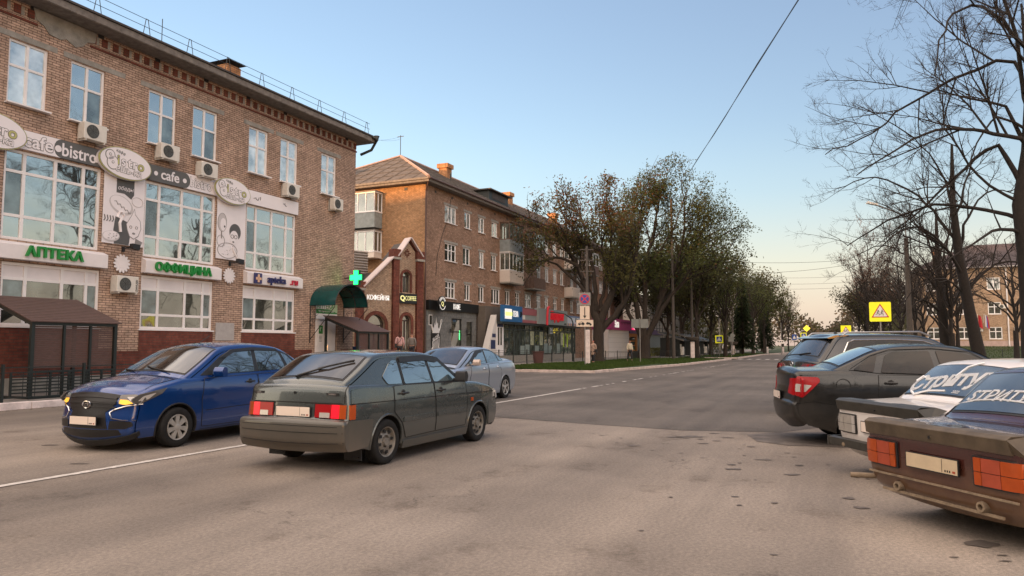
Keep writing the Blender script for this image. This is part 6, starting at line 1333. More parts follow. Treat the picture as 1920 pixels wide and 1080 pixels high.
# ---- 4. black estate-like off-roader parked at the right
def suv():
    c = Car('off_road_car', 'dusty black off-road car with roof rails, farthest of the cars parked on the right', 6.20, 16.2, 84, 4.88, 0, 'cars parked side by side on the right')
    PT = paint_mat('black_paint_dusty', (.006,.008,.010), .22, .9, .2, .08, (.07,.055,.042), 1.0); L = 4.88
    W = Wfun(.985, L, [(.25,.94),(.40,.97),(.60,1.0),(.85,.99),(1.0,.975),(1.15,.94)], .09, .12, .7, 1.0)
    low = fillet([(.12,.32),(.02,.42),(0,.62),(.05,.70),(.08,.95),(.12,1.15),(.6,1.17),(2.6,1.13),(3.4,1.10),(4.3,1.02),(4.75,.88),(4.86,.7),(4.88,.4),(4.8,.28)], [0,.05,.06,.03,.06,.05,.2,.3,.2,.3,.15,.1,.1,0], False)
    gh = fillet([(.15,1.12),(.20,1.20),(.56,1.60),(.66,1.675),(.80,1.695),(1.4,1.715),(2.2,1.71),(2.8,1.66),(3.65,1.10)], [0,.03,.06,.05,.1,.3,.4,.3,0], False)
    G = Gfun(.93, 1.12, .36, L, .7, 2.9, .05, .03); ar = [(1.0,.36,.43),(3.9,.36,.43)]
    c.body(low, W, gh, G, PT, ar, .28, .07, .12, .04, .06, .08, .05, TRIM)
    dl = [(.62,1.20),(3.35,1.13),(2.82,1.50),(2.55,1.585),(1.9,1.615),(1.0,1.60),(.86,1.55)]
    c.glass_side([[(.72,1.225),(1.45,1.205),(1.42,1.57),(1.05,1.56),(.92,1.52)],[(1.5,1.205),(2.25,1.185),(2.2,1.575),(1.47,1.575)],[(2.32,1.185),(3.15,1.16),(2.74,1.47),(2.5,1.55),(2.27,1.575)]], dl, TRIM, .03, glass_mat('film_tinted_glass', (.016,.011,.008), .02, rough=.04, top=.14))
    mb = MB(); line_side(mb, c.z([(3.3,1.14),(2.82,1.505),(2.55,1.592),(1.9,1.622),(1.0,1.61),(.85,1.56),(.60,1.22),(.63,1.195)]), c.G, .012, .014, n=5); c.part(mb, 'chrome_window_line', [M['chrome']])
    mb = MB()
    for sg in (1,-1): mb.tube([(.75,sg*.72,1.70),(.85,sg*.72,1.765),(2.5,sg*.72,1.785),(2.75,sg*.71,1.69)], .020, 6)
    c.part(mb, 'roof_rail', [mat('satin_rail',(.35,.36,.38),.35,.8)])
    mb = MB(); mb.pxz([(.95,1.71),(1.12,1.71),(1.0,1.80)], -.02, .02); c.part(mb, 'aerial_fin', [TRIM])
    mb = MB(); mb.pxz([(.46,1.635),(.44,1.65),(.62,1.705),(.95,1.715),(.70,1.65)], -.66, .66); c.part(mb, 'roof_spoiler', [PT], None, 20)
    c.glass_end(1.24, 1.54, .80, .76, False, 'rear_window', gm=CG2); c.glass_end(1.16, 1.62, .9, .88, True, 'windshield')
    mb = MB(); f = lambda t, y, o=.02: c.gs.surf(c.gs.index_z(t, False), y, o); mb.tube([f(1.22,.0),f(1.26,-.30),f(1.27,-.40)], .012, 5); c.part(mb, 'rear_wiper', [TRIM])
    c.doors([[(1.35,1.14),(2.28,1.13),(2.28,.42),(1.55,.42),(1.42,.62),(1.34,.74)],[(2.31,1.13),(3.35,1.08),(3.38,.45),(2.31,.42)]], PT, [(1.52,1.02),(2.48,1.0)], hm=PT)
    for sg in (1,-1):
        mb = MB(); end_patch(mb, c.sh, fillet([(sg*.30,.98),(sg*.93,.96),(sg*.93,1.10),(sg*.45,1.08)], .02), False, .012, .03, 0); side_patch(mb, fillet(c.z([(.05,.97),(.25,.98),(.38,1.10),(.08,1.105)]), .02), c.W, .010, .02, 0, sides=(sg,))
        for q in (.55,.70,.85): end_patch(mb, c.sh, [(sg*q,.99),(sg*(q+.06),.99),(sg*(q+.10),1.07),(sg*(q+.04),1.07)], False, .018, .01, 1)
        c.part(mb, 'tail_lamp', [mat('dark_red_lamp',(.12,.008,.01),.15,coat=1), REDL])
    c.plate(.78, False); mb = MB(); p = c.sh.surf(c.sh.index_z(1.08,False), 0, .012); mb.tube([(p[0],.05*math.cos(a*pi/6),1.08+.05*math.sin(a*pi/6)) for a in range(13)], .007, 5); vs, fs = text_mb('TOUAREG', .045, .01, .002, space=1.4); p = c.sh.surf(c.sh.index_z(.93,False), 0, .01); mb.add([(p[0]-.01,-a,.93+h) for a,b_,h in vs], fs); c.part(mb, 'badge', [M['chrome']])
    mb = MB(); end_patch(mb, c.sh, [(-.8,.56),(.8,.56),(.8,.575),(-.8,.575)], False, .012, .02, 0); c.part(mb, 'bumper_trim', [M['chrome']])
    c.mirrors(3.15, 1.16, PT, 1.2); c.wheels((1.0,3.9), .37, 1.70, 'alloy5', .25, .25)
suv()
# ---- 5. dark saloon
def dark_saloon():
    c = Car('saloon_car', 'dark dusty saloon with tinted side glass, between the black off-road car and the white one', 4.36, 11.85, 99.5, 4.26, 0, 'cars parked side by side on the right')
    PT = paint_mat('dark_brown_green_paint', (.004,.0045,.0045), .26, .5, .1, .05, (.030,.024,.018), .9); L = 4.26
    W = Wfun(.85, L, [(.18,.93),(.30,.97),(.48,.99),(.62,.985),(.82,1.0),(.98,.97),(1.10,.93)], .13, .12, .6, .9)
    low = fillet([(.16,.30),(.03,.42),(0,.60),(.04,.64),(.07,.86),(.06,1.06),(.12,1.10),(.75,1.12),(2.6,1.03),(3.12,.99),(3.80,.90),(4.10,.78),(4.24,.5),(4.16,.2)], [0,.05,.05,.02,.05,.03,.04,.2,.3,.2,.3,.15,.1,0], False)
    gh = fillet([(.45,1.07),(.62,1.13),(1.20,1.40),(1.50,1.47),(1.95,1.49),(2.30,1.465),(2.55,1.41),(3.35,.975)], [0,.03,.15,.2,.3,.3,.2,0], False)
    G = Gfun(.80, 1.05, .34, L, 1.0, 2.6, .07, .04); ar = [(.93,.285,.36),(3.40,.285,.36)]
    c.body(low, W, gh, G, PT, ar, .20, .06, .12, .04, .06, .07, .04)
    SG = MATS['film_tinted_glass'] if 'film_tinted_glass' in MATS else glass_mat('film_tinted_glass', (.016,.011,.008), .02, rough=.04, top=.14)
    c.glass_side([[(.86,1.135),(1.14,1.10),(1.22,1.36),(1.10,1.31)],[(1.24,1.095),(2.0,1.075),(1.95,1.415),(1.46,1.40),(1.33,1.35)],[(2.09,1.075),(3.0,1.04),(2.55,1.34),(2.36,1.39),(2.04,1.42)]], None, None, .03, SG)
    mb = MB(); line_side(mb, c.z([(.80,1.13),(1.18,1.085),(2.05,1.06),(3.05,1.03)]), c.G, .004, .007); line_side(mb, c.z([(.83,1.15),(1.12,1.34),(1.40,1.43),(2.0,1.45),(2.5,1.40),(3.0,1.09)]), c.G, .004, .006); c.part(mb, 'window_line', [SEAM])
    c.glass_end(1.17, 1.40, .86, .82, False, 'rear_window', gm=CG1); c.glass_end(1.05, 1.41, .9, .88, True, 'windshield')
    c.doors([[(1.20,1.06),(2.03,1.05),(2.05,.26),(1.36,.26),(1.26,.50),(1.18,.66)],[(2.06,1.05),(3.0,1.0),(3.0,.26),(2.08,.26)]], PT, [(1.36,.94),(2.25,.92)])
    mb = MB(); mb.tube([(.70+.10*math.cos(a*pi/12), -(c.W(.70+.10*math.cos(a*pi/12), .90)+.003), .90+.10*math.sin(a*pi/12)) for a in range(25)], .004, 4); c.part(mb, 'fuel_flap', [SEAM])
    for sg in (1,-1):
        mb = MB(); end_patch(mb, c.sh, fillet([(sg*.50,.76),(sg*.84,.72),(sg*.84,1.0),(sg*.56,1.0)], .03), False, .014, .03, 0); side_patch(mb, fillet(c.z([(.03,.74),(.14,.72),(.38,.96),(.36,1.02),(.06,1.03)]), .03), c.W, .014, .02, 0, sides=(sg,))
        side_patch(mb, fillet(c.z([(.03,.80),(.17,.80),(.26,.90),(.04,.92)]), .015), c.W, .018, .01, 1, sides=(sg,)); c.part(mb, 'tail_lamp', [REDL, CLL])
    mb = MB(); line_side(mb, c.z([(.04,.62),(.30,.66),(.56,.62)]), c.W, .002, .006); c.part(mb, 'bumper_gap', [SEAM])
    c.plate(.72, False, off=.02); c.mirrors(2.80, 1.07, PT, 1.1); c.wheels((.93,3.40), .292, 1.48, 'cap7', .185, .185)
dark_saloon()
# ---- 6 and 7. two lowered boxy classic saloons with spoilers
def classic(name, label, x, y, head, paint, roofpaint, dark, text_, lampm, drop, bump):
    c = Car('saloon_car', label, x, y, head, 4.0, drop, 'cars parked side by side on the right'); PT = paint; L = 4.0
    W = Wfun(.805, L, [(.25,.93),(.40,.97),(.55,.99),(.72,1.0),(.86,.985),(.93,.95),(1.0,.90)], .035, .05, .35, .5)
    low = fillet([(.20,.33),(.08,.42),(.045,.50),(.03,.58),(.02,.84),(.0,.93),(.06,.955),(.45,.965),(.95,.985),(2.5,.965),(3.0,.955),(3.5,.93),(3.93,.90),(3.98,.86),(4.0,.50),(3.92,.30)], [0,.05,.02,.02,.02,.015,.03,.1,.1,.3,.2,.2,.05,.03,.03,0], False)
    gh = fillet([(.70,.95),(.80,.995),(1.20,1.36),(1.38,1.415),(1.85,1.435),(2.35,1.425),(2.55,1.38),(3.02,.96)], [0,.03,.08,.12,.3,.2,.12,0], False)
    G = Gfun(.745, .97, .24, L, 1.3, 2.6, .05, .02); ar = [(.84,.28,.35),(3.27,.28,.35)]
    c.body(low, W, gh, G, PT, ar, .22, .04, .02, .03, .05, .03, .035)
    c.glass_side([[(1.05,1.01),(1.43,1.005),(1.43,1.34),(1.26,1.31)],[(1.48,1.005),(2.05,1.0),(2.03,1.36),(1.50,1.34)],[(2.13,1.0),(2.86,.99),(2.50,1.33),(2.10,1.36)]], [(.96,.99),(2.95,.975),(2.52,1.37),(2.0,1.39),(1.28,1.37)], TRIM, .02, CG1)
    RG = glass_mat('rear_glass_blue', (.06,.075,.085), .16, rough=.03, top=.6)
    c.glass_end(1.03, 1.345, .90, .86, False, 'rear_window', gm=RG, edge=.03); c.glass_end(1.02, 1.35, .9, .86, True, 'windshield')
    c.doors([[(1.32,.97),(2.07,.96),(2.07,.27),(1.32,.27),(1.22,.55),(1.26,.70)],[(2.09,.96),(2.97,.95),(2.92,.27),(2.09,.27)]], PT, [(1.48,.86),(2.28,.86)], hm=M['chrome'])
    mb = MB(); line_side(mb, c.z([(.05,.74),(3.95,.72)]), c.W, .002, .008); line_side(mb, c.z([(.05,.50),(.45,.49)]), c.W, .002, .004); c.part(mb, 'side_line', [PT])
    # boot lid gap
    mb = MB()
    for sg in (1,-1): mb.tube([c.sh.surf(c.sh.index_z(z, False), sg*.60, .001) for z in (.84,.90)]+[(.12,sg*.60,.962-drop),(.5,sg*.60,.970-drop),(.90,sg*.60,.985-drop)], .004, 4)
    mb.tube([c.sh.surf(c.sh.index_z(.82, False), y, .002) for y in (-.6,0,.6)], .004, 4); c.part(mb, 'boot_lid_gap', [SEAM])
    # bent sheet spoiler with end plates
    mb = MB(); z = lambda v: v-drop; pr = [(.02,z(.845)),(-.012,z(.85)),(-.045,z(.96)),(.0,z(.985)),(.16,z(.985)),(.19,z(.962)),(.02,z(.955))]
    for sg_ in (0,): mb.pxz(pr, -.72, .72)
    for sg in (1,-1): mb.add([(.02,sg*.72,z(.845)),(-.045,sg*.72,z(.96)),(.0,sg*.72,z(.985)),(.16,sg*.72,z(.985)),(.24,sg*.795,z(.955)),(.03,sg*.80,z(.85))], [(0,1,2,3,4,5)])
    mb.tube([(-.014,.0,z(.90)),(-.03,.0,z(.90))], .02, 8); sp = mb.obj('boot_spoiler', [dark], c.root, uv=False, recalc=True, bevel=.004)
    mb = MB(); mb.tube([(-.022,0,z(.895)),(-.034,0,z(.895))], .012, 8); mb.box(-.03,-.02,-.006,.006,z(.905),z(.94)); mb.obj('lock', [TRIM], sp, uv=False)
    lz0, lz1 = .60, .80
    for sg in (1,-1):
        mb = MB(); end_patch(mb, c.sh, fillet([(sg*.38,lz0-.012-drop),(sg*.79,lz0-.012-drop),(sg*.79,lz1+.012-drop),(sg*.38,lz1+.012-drop)], .015), False, .016, .04, 0)
        for k, (a, b, m_) in enumerate(((.40,.46,3),(.465,.62,2),(.625,.775,1))):
            for q, r_ in ((lz0,lz0+.095),(lz0+.10,lz1)): end_patch(mb, c.sh, fillet([(sg*a,q-drop),(sg*b,q-drop),(sg*b,r_-drop),(sg*a,r_-drop)], .006), False, .026, .012, m_)
        c.part(mb, 'tail_lamp', [TRIM]+lampm)
    c.plate(.69, False, off=.022)
    if not bump: bpy.data.objects[[o.name for o in c.root.children if o.name.startswith('number_plate')][0]].data.materials[0] = mat('yellowed_plate', (.50,.40,.27), .6, noise=.08, nscale=9)
    mb = MB()
    if bump:
        for pr in ([(-.03,z(.42)),(-.09,z(.43)),(-.10,z(.52)),(-.03,z(.53))],): mb.pxz(pr, -.80, .80)
        for sg in (1,-1): mb.box(-.10,.35,sg*.80-.03*(sg<0),sg*.80+.03*(sg>0),z(.42),z(.53)); 
        c.part(mb, 'rear_bumper', [dark])
    else:
        for y0 in (.42,-.42):
            mb = MB(); i = c.sh.index_z(.435-drop, False); p = c.sh.surf(i, y0, 0); mb.lathe([(.020,p[0]+.02),(.022,p[0]-.05),(.038,p[0]-.05),(.042,p[0]-.035),(.045,p[0]+.02)], 14, 'x', (0,y0,.435-drop)); c.part(mb, 'bumper_mount', [MATS['mud_metal']])
        mb = MB(); mb.box(-.0,.02,-.74,.74,z(.515),z(.53)); mb.box(.02,.04,-.60,.60,z(.38),z(.40)); c.part(mb, 'rear_valance_fold', [MATS['mud_metal']])
    mb = MB(); mb.tube([(-.10,.86 if not bump else .5,z(.46)),(.35,.60,z(.46))], .024, 10); c.part(mb, 'exhaust_pipe', [MATS['mud_metal']])
    for sg in (1,-1): mb = MB(); end_patch(mb, c.sh, [(sg*.45,.62-drop),(sg*.78,.62-drop),(sg*.78,.80-drop),(sg*.45,.80-drop)], True, .012, .03, 0); c.part(mb, 'headlight', [CLL])
    if bump:
        rear_text(c, 'Стритух', .27, .06, 1.18, STK, rot=.13, wx=1.12, bold=.035, shear=.12, extra=[([(-.50,-.10),(-.40,-.16),(-.2,-.13),(.05,-.15)],.014),([(.05,.04),(.12,.16),(.26,.20)],.012),([(-.56,.06),(-.50,.12),(-.42,.08)],.014)])
        rear_text(c, '2022', .05, -.18, 1.06, STK, 'year_lettering')
    else:
        rear_text(c, 'STРИТУХ', .150, .22, 1.15, STK, rot=.0, wx=1.1, bold=.02, shear=.3, extra=[([(-.46,-.085),(-.25,-.045),(0,-.03),(.25,-.045),(.42,-.085)],.008)])
    c.wheels((.84,3.27), .285-.0, 1.38, 'steel', .18, .17)
    if bump: pass
    return c
mat('mud_metal', (.20,.15,.10), .75, noise=.35, nscale=9)
DK = mat('dusty_black_sheet', (.035,.033,.028), .5, noise=.3, nscale=7); DK2 = mat('olive_dusty_sheet', (.085,.064,.042), .6, noise=.3, nscale=6)
GREYL = mat('grey_lens', (.30,.28,.25), .2, coat=1, noise=.1, nscale=10)
classic('saloon_car', 'lowered white boxy saloon with black boot spoiler and gothic lettering on its rear glass', 4.06, 8.22, 82, paint_mat('white_car_paint', (.68,.64,.61), .35, .8, .0, .04, (.35,.28,.22), .55), None, DK, 'a', [GREYL, GREYL, CLL], .12, True)
classic('saloon_car', 'lowered dark cherry boxy saloon with mud on its tail, nearest car on the right', 3.36, 5.92, 77.0, paint_mat('dark_cherry_paint', (.040,.005,.007), .22, 1.0, .2, .05, (.24,.15,.07), .66), None, DK2, 'b', [ORL, DULLRED, ORL], .13, False)
# ================================================================== TREES
BARK = mat('grey_brown_bark', (.026,.018,.013), .95, noise=.35, nscale=9, bump=.8, bscale=14, stretch=(1,1,.25)); BARK2 = mat('dark_bark', (.014,.010,.008), .95, noise=.3, nscale=9, bump=.6, bscale=14)
TWIG = mat('dark_twigs', (.026,.018,.014), .95); TWIGP = mat('pinkish_twigs', (.085,.05,.038), .95); BIRCH = mat('birch_bark', (.42,.39,.34), .85, noise=.5, nscale=3, stretch=(1,1,5))
def leafmat(name, c1, c2):
    m = mat(name, c1, .65, col2=c2, nscale=.9, spec=.25); n = m.node_tree; b = n.nodes['Principled BSDF']
    tr = n.nodes.new('ShaderNodeBsdfTranslucent'); tr.inputs[0].default_value = (*[x*1.3 for x in c2], 1); mx = n.nodes.new('ShaderNodeMixShader'); mx.inputs[0].default_value = .3
    n.links.new(b.outputs[0], mx.inputs[1]); n.links.new(tr.outputs[0], mx.inputs[2]); n.links.new(mx.outputs[0], n.nodes['Material Output'].inputs[0]); return m
LF = leafmat('olive_leaves', (.036,.034,.007), (.072,.064,.014)); LFG = leafmat('green_leaves', (.034,.042,.008), (.066,.074,.017)); LFR = leafmat('rusty_leaves', (.085,.032,.012), (.13,.052,.02)); LFD = leafmat('dark_olive_leaves', (.026,.026,.007), (.052,.049,.013)); LFP = leafmat('young_pale_leaves', (.10,.11,.03), (.17,.17,.06))
NEED = leafmat('spruce_needles', (.012,.020,.008), (.028,.042,.016))
class Tree:
    def __init__(s, seed, leaf=0.0, leafsize=.16, droop=.0, twig=3, minr=.006, lmats=(0,), sidesprob=1.0, density=1.0, leafspread=.35, lean=0):
        s.r = random.Random(seed); s.w = MB(); s.t = MB(); s.l = MB(); s.leaf = leaf; s.ls = leafsize; s.droop = droop; s.tw = twig; s.minr = minr; s.lm = lmats; s.dn = density; s.sp = leafspread; s.red = None; s.env = None
    def limb(s, pts, r0, r1, level=0, n=7, kids=True, wob=.0):
        """one limb along pts (smoothed), tapering r0->r1, children grow along it"""
        P_ = [Vector(p) for p in pts]; k = len(P_); out = []
        for i in range(k-1):
            a = P_[max(0,i-1)]; b, c = P_[i], P_[i+1]; d = P_[min(k-1,i+2)]; m = max(2, int((c-b).length/.5)) if level < 2 else 2
            for j in range(m):
                t = j/m; q = .5*((2*b)+(c-a)*t+(2*a-5*b+4*c-d)*t*t+(3*b-a-3*c+d)*t**3)
                if wob and (i or j): q = q+Vector((s.r.gauss(0,wob), s.r.gauss(0,wob), s.r.gauss(0,wob)))
                out.append(q)
        out.append(P_[-1])
        if s.env and level == 0:
            while len(out) > 6 and not s.env(out[-1]): out.pop()
        N = len(out); rad = [r0+(r1-r0)*(i/(N-1))**.8 for i in range(N)]
        (s.w if level < 2 else s.t).tube(out, rad, n, 0, cap=False)
        if kids:
            L_ = sum((out[i+1]-out[i]).length for i in range(N-1)); s.spawn(out, rad, L_, level+1)
        return out
    def spawn(s, out, rad, L_, level):
        N = len(out)
        if level > s.tw: s.leafs(out); return
        cnt = {1: L_*.9, 2: L_*1.9, 3: L_*3.4, 4: L_*5.0}[min(level,4)]*s.dn
        cnt = int(cnt+s.r.random())
        for q in range(cnt):
            f = s.r.uniform(.22 if level < 3 else .08, 1.0); x = f*(N-1); i = min(int(x), N-2); p = out[i].lerp(out[i+1], x-i); d = (out[i+1]-out[i]).normalized()
            r = rad[i]; o = Vector((s.r.gauss(0,1), s.r.gauss(0,1), s.r.gauss(0,1)+.25)); o = (o-d*o.dot(d)).normalized()
            ang = s.r.uniform(.5, 1.1); v = (d*math.cos(ang)+o*math.sin(ang)); v.z += .18-s.droop*level*.35; v.normalize()
            ln = L_*s.r.uniform(.28,.55)*(1.15-.5*f); ln = max(ln, .25); ln = min(ln, {1:5.0,2:2.4,3:1.1,4:.6}[min(level,4)])
            rr = min(r*.62, .010*ln*ln*.5+.011*ln+.004); rr = max(rr, s.minr)
            if s.env and not s.env(p+v*ln*(.9 if level < 2 else .7)): continue
            m = 3 if level < 3 else 2; pts = [p]; vv = v.copy()
            for j in range(m):
                vv = (vv+Vector((s.r.gauss(0,.16), s.r.gauss(0,.16), s.r.gauss(0,.12)+(.10-s.droop*.30)))).normalized(); pts.append(pts[-1]+vv*(ln/m))
            rs = [rr*(1-.75*j/m) for j in range(m+1)]; (s.w if level < 2 else s.t).tube(pts, rs, 5 if level < 2 else 3, 0, cap=False)
            s.spawn(pts, rs, ln, level+1) if ln > .3 or level >= s.tw else s.leafs(pts)
    def leafs(s, pts):
        if not s.leaf: return
        c = int(s.leaf+s.r.random())
        for q in range(c):
            p = pts[s.r.randrange(len(pts))]+Vector((s.r.gauss(0,s.sp), s.r.gauss(0,s.sp), s.r.gauss(0,s.sp*.8)))
            if s.env and not s.env(p): continue
            z = s.ls*s.r.uniform(.55,1.3)
            a = Vector((s.r.gauss(0,1), s.r.gauss(0,1), s.r.gauss(0,1))).normalized(); b = a.orthogonal().normalized()*z*.55; a = a*z
            mi = s.lm[s.r.randrange(len(s.lm))]
            if s.red and s.red(p) > s.r.random(): mi = 9
            s.l.add([p-a*.5, p+b*.5, p+a*.5, p-b*.5], [(0,1,2,3)], 0 if mi != 9 else 1)
    def build(s, name, label, pos, group=None, bark=None, twigm=None, leafms=None, rot=0, scale=1):
        o = thing(name, label, 'tree', pos, rot, group); o.scale = (scale,)*3; tr = s.w.obj('trunk', bark or BARK, o, uv=False, smooth=True); c = None
        if s.l.f: c = s.l.obj('crown', leafms or [LF, LFR], o, uv=False)
        if s.t.f: s.t.obj('twigs' if c else 'crown', twigm or TWIG, o, uv=False)
        return o
def trunk_flare(T, h, r, n=12, top=None, r1=None):
    top = top or (0,0,h); T.w.tube([(0,0,-.3),(0,0,.05),(0,0,.35),(top[0]*.3,top[1]*.3,h*.4),top], [r*1.35,r*1.25,r*1.02,r*.93,(r1 or r*.85)], n, 0, cap=False)
CROWD = 'roadside trees along the left verge'
# the two big spreading trees on the left verge.  local x across the view (right), y away
def big_tree(seed, name, label, s_, t_, trunk, limbs, r, leaf, group, lm=(0,), red=None, env=None, leafms=None, **k):
    T = Tree(seed, leaf=leaf, **k); T.red = red; e = env; T.env = lambda p: ((p.x-e[0])/e[2])**2+((p.z-e[1])/e[3])**2+(p.y/e[4])**2+.10*math.sin(p.x*2.1+p.y)+.10*math.sin(p.z*2.4) < 1; trunk_flare(T, trunk[2], r, top=trunk); rn = random.Random(seed+1)
    for (r0, pts) in limbs:
        y = rn.uniform(-1.6,1.6) if len(pts) > 2 else 0; q = [(x, y*i*.5/(len(pts)-1)*2.0 if len(p) == 2 else p[2], z) for i, (p) in enumerate(pts) for x, z in [p[:2]]]
        T.limb(q, r0, .035, 0, 8, wob=.04)
    return T.build(name, label, P(s_, t_, .1), group, rot=0, leafms=leafms)
red1 = lambda p: max(0, min(.36, (p.z-9)/9))*(1 if p.x < 2.5 else .35)
big_tree(5, 'leafy_tree', 'big forked tree with sparse olive and rusty leaves beside the no stopping sign', 59.0, -18.6, (.05,0,3.6), [
    (.38,[(0,3.3),(-.6,5.6),(-1.9,8.4),(-3.3,10.6),(-3.8,12.2)]), (.20,[(-.5,5.2),(-2.4,7.4),(-4.4,8.6),(-6.2,8.2)]), (.40,[(.1,3.3),(1.2,5.8),(2.2,8.0),(3.2,10.8),(3.9,13.0),(4.2,14.8)]),
    (.30,[(.25,2.6),(1.8,4.4),(2.8,6.6),(3.3,9.5),(3.6,12)]), (.24,[(-.2,4.3),(-.3,7.0),(-.9,9.8),(-1.5,12.2),(-1.9,13.6)]), (.15,[(-1.2,7.0),(-2.6,9.6),(-5.2,11.4),(-5.8,13.0)]), (.14,[(1.6,6.6),(.4,9.4),(.9,12.0),(.8,14.2)]), (.17,[(.1,4.2),(.9,8),(1.3,11),(.7,14)]), (.14,[(-2.2,9),(-3.2,11.5),(-4.6,12.6)]), (.12,[(-.8,9.5),(-2.8,12.4),(-3.4,15)]), (.16,[(-1.6,8.0),(-3.6,8.8),(-5.6,7.4),(-6.4,6.0)])],
    .50, 12, CROWD, red=red1, env=(-1.4,9.9,6.0,6.9,5.5), leafsize=.24, twig=3, density=.85, leafspread=.42, minr=.012)
big_tree(9, 'leafy_tree', 'broad many stemmed tree with dense olive crown, second from the no stopping sign', 72.2, -18.0, (.1,0,2.3), [
    (.34,[(-.2,2.1),(-.6,5),(-.9,8.5),(-.3,13),(.2,17)]), (.34,[(0,2.2),(.2,6),(.3,9.5),(1.2,13.5),(2.0,17.4)]), (.34,[(.2,1.8),(1.3,4.5),(2.6,8),(4.0,11),(5.4,14.2)]), (.28,[(.5,2.4),(2.4,5.8),(4.8,8.4),(7.6,10.0),(10.0,9.6)]),
    (.26,[(-.3,2.3),(-2.0,6),(-2.6,10),(-2.8,14.5)]), (.18,[(1.8,6),(4.2,10.2),(7.0,12.6),(8.6,13.4)]), (.16,[(-.8,8),(-2.0,12),(-3.6,15.4)]), (.16,[(.4,9),(3,13),(4.2,16.6)]), (.14,[(4.0,8),(6.5,9.0),(9,11.4)]), (.2,[(0,5),(-1.4,9),(-1.2,13),(-.4,18)]), (.18,[(1.5,6),(3.5,10),(4.2,14),(3.8,18)]), (.15,[(3,9),(5.8,12),(7.6,15)]), (.14,[(.3,10),(1.6,14),(1.0,18.5)]), (.13,[(5,9),(7.4,12),(9.4,13.2)]), (.13,[(2.4,7),(4.6,10.5),(6.2,14.5)])],
    .62, 13.0, CROWD, env=(3.2,10.8,8.4,9.3,7.5), leafms=[LFG, LFR], red=lambda p: .14 if (p.z > 12 and p.x < 2) else .02, leafsize=.25, twig=3, density=.80, leafspread=.48, minr=.014)
# generic trees
def generic(seed, h, spread, r, leaf, ls=.25, n=7, fork=.28, up=1.0, droop=0, dens=.7, twig=3, lm=(0,), minr=.012, clear=None, sp=.4):
    T = Tree(seed, leaf=leaf, leafsize=ls, droop=droop, twig=twig, density=dens, leafspread=sp, minr=minr); rn = T.r; hf = h*fork
    trunk_flare(T, hf, r); 
    lead = [(0,0,hf*.9),(rn.uniform(-.3,.3),rn.uniform(-.3,.3),h*.55),(rn.uniform(-.5,.5),rn.uniform(-.5,.5),h*.8),(rn.uniform(-.6,.6),rn.uniform(-.6,.6),h)]
    T.limb(lead, r*.72, .03, 0, 7, wob=.05)
    for i in range(n):
        a = 2*pi*i/n+rn.uniform(-.4,.4); z0 = rn.uniform(hf*.9, h*.55); R_ = spread*rn.uniform(.65,1.05)*(1-.35*(z0/h)); zt = z0+(h-z0)*rn.uniform(.35,.95)*up; c, sn = math.cos(a), math.sin(a)
        T.limb([(0,0,z0),(c*R_*.35,sn*R_*.35,z0+(zt-z0)*.45),(c*R_*.72,sn*R_*.72,z0+(zt-z0)*.8),(c*R_,sn*R_,zt-droop*1.2)], r*.42, .025, 0, 6, wob=.06)
    return T
G1 = generic(31, 12, 5.2, .30, 17, .36, 10, .20, sp=.62).build('leafy_tree', 'dense dark olive tree behind the whitewashed pole on the left verge', P(84.2,-14.9,.1), CROWD, leafms=[LFD, LF])
def put(o, pos, rot, label, scale=1.0, group=None):
    c = copy_tree(o, None, label); c.location = pos; c.rotation_euler = (0,0,rot); c.scale = (scale,)*3
    if group: c['group'] = group
    return c
for i, (s_, t_, sc, lab) in enumerate(((88,-19,.95,'dark olive tree just left of the crossing sign'),(96,-20,1.05,'dark olive tree behind the kiosk roofs'),(104,-16.5,.95,'olive tree beside the far pedestrian crossing'),(92,-27,1.15,'tall olive tree behind the scaffolded building front'),(112,-22,1.1,'olive tree above the dark kiosks'),(126,-15,1.0,'olive tree at the far end of the left verge'),(142,-17,1.1,'farthest olive tree on the left side of the road'),(160,-15,1.1,'small looking olive tree beyond the far signs'))): put(G1, P(s_,t_,.1), i*1.1+.5, lab, sc, CROWD)
G2 = generic(37, 10.5, 3.6, .24, 6.0, .26, 8, .25, sp=.4, dens=.85).build('leafy_tree', 'thin tree with young green leaves right of the big crowns', P(90,-12.6,.1), CROWD, leafms=[LFG, LF])
for i, (s_, t_, sc, lab) in enumerate(((118,-12.4,1.1,'thin green tree near the last whitewashed pole'),(134,-12.2,1.0,'thin green tree by the far kerb'),(175,-12,1.2,'far thin tree closing the left verge'))): put(G2, P(s_,t_,.1), i*2+.8, lab, sc, CROWD)
# spruce with drooping tiers
def spruce(seed, h, r):
    T = Tree(seed); rn = T.r; T.w.tube([(0,0,-.2),(0,0,h*.5),(0,0,h)], [.22,.14,.02], 8, 0, cap=False)
    k = int(h*5)
    for i in range(k):
        z = h*(.10+.9*i/k); R_ = r*(1-z/h)**.85+.15; n = 8
        for j in range(n):
            a = 2*pi*j/n+rn.uniform(-.3,.3)+i; rr = R_*rn.uniform(.7,1.1); c, sn = math.cos(a), math.sin(a); p0 = Vector((0,0,z)); p1 = Vector((c*rr*.6,sn*rr*.6,z-.05)); p2 = Vector((c*rr,sn*rr,z-rr*.22)); T.t.tube([p0,p1,p2], [.03,.02,.008], 3, 0, cap=False)
            for q in range(int(9*rr)+3):
                f = rn.uniform(.15,1); p = p0.lerp(p1, f/.6) if f < .6 else p1.lerp(p2, (f-.6)/.4); side = Vector((-sn,c,0))*rn.choice((-1,1))*rn.uniform(.15,.5)*(.4+rr*.25); e = p+side+Vector((c,sn,0))*.15+Vector((0,0,-rn.uniform(.05,.30))); w_ = Vector((c,sn,0))*.09
                T.l.add([p-w_,p+w_,e+w_*.3,e-w_*.3], [(0,1,2,3)], 0)
    return T
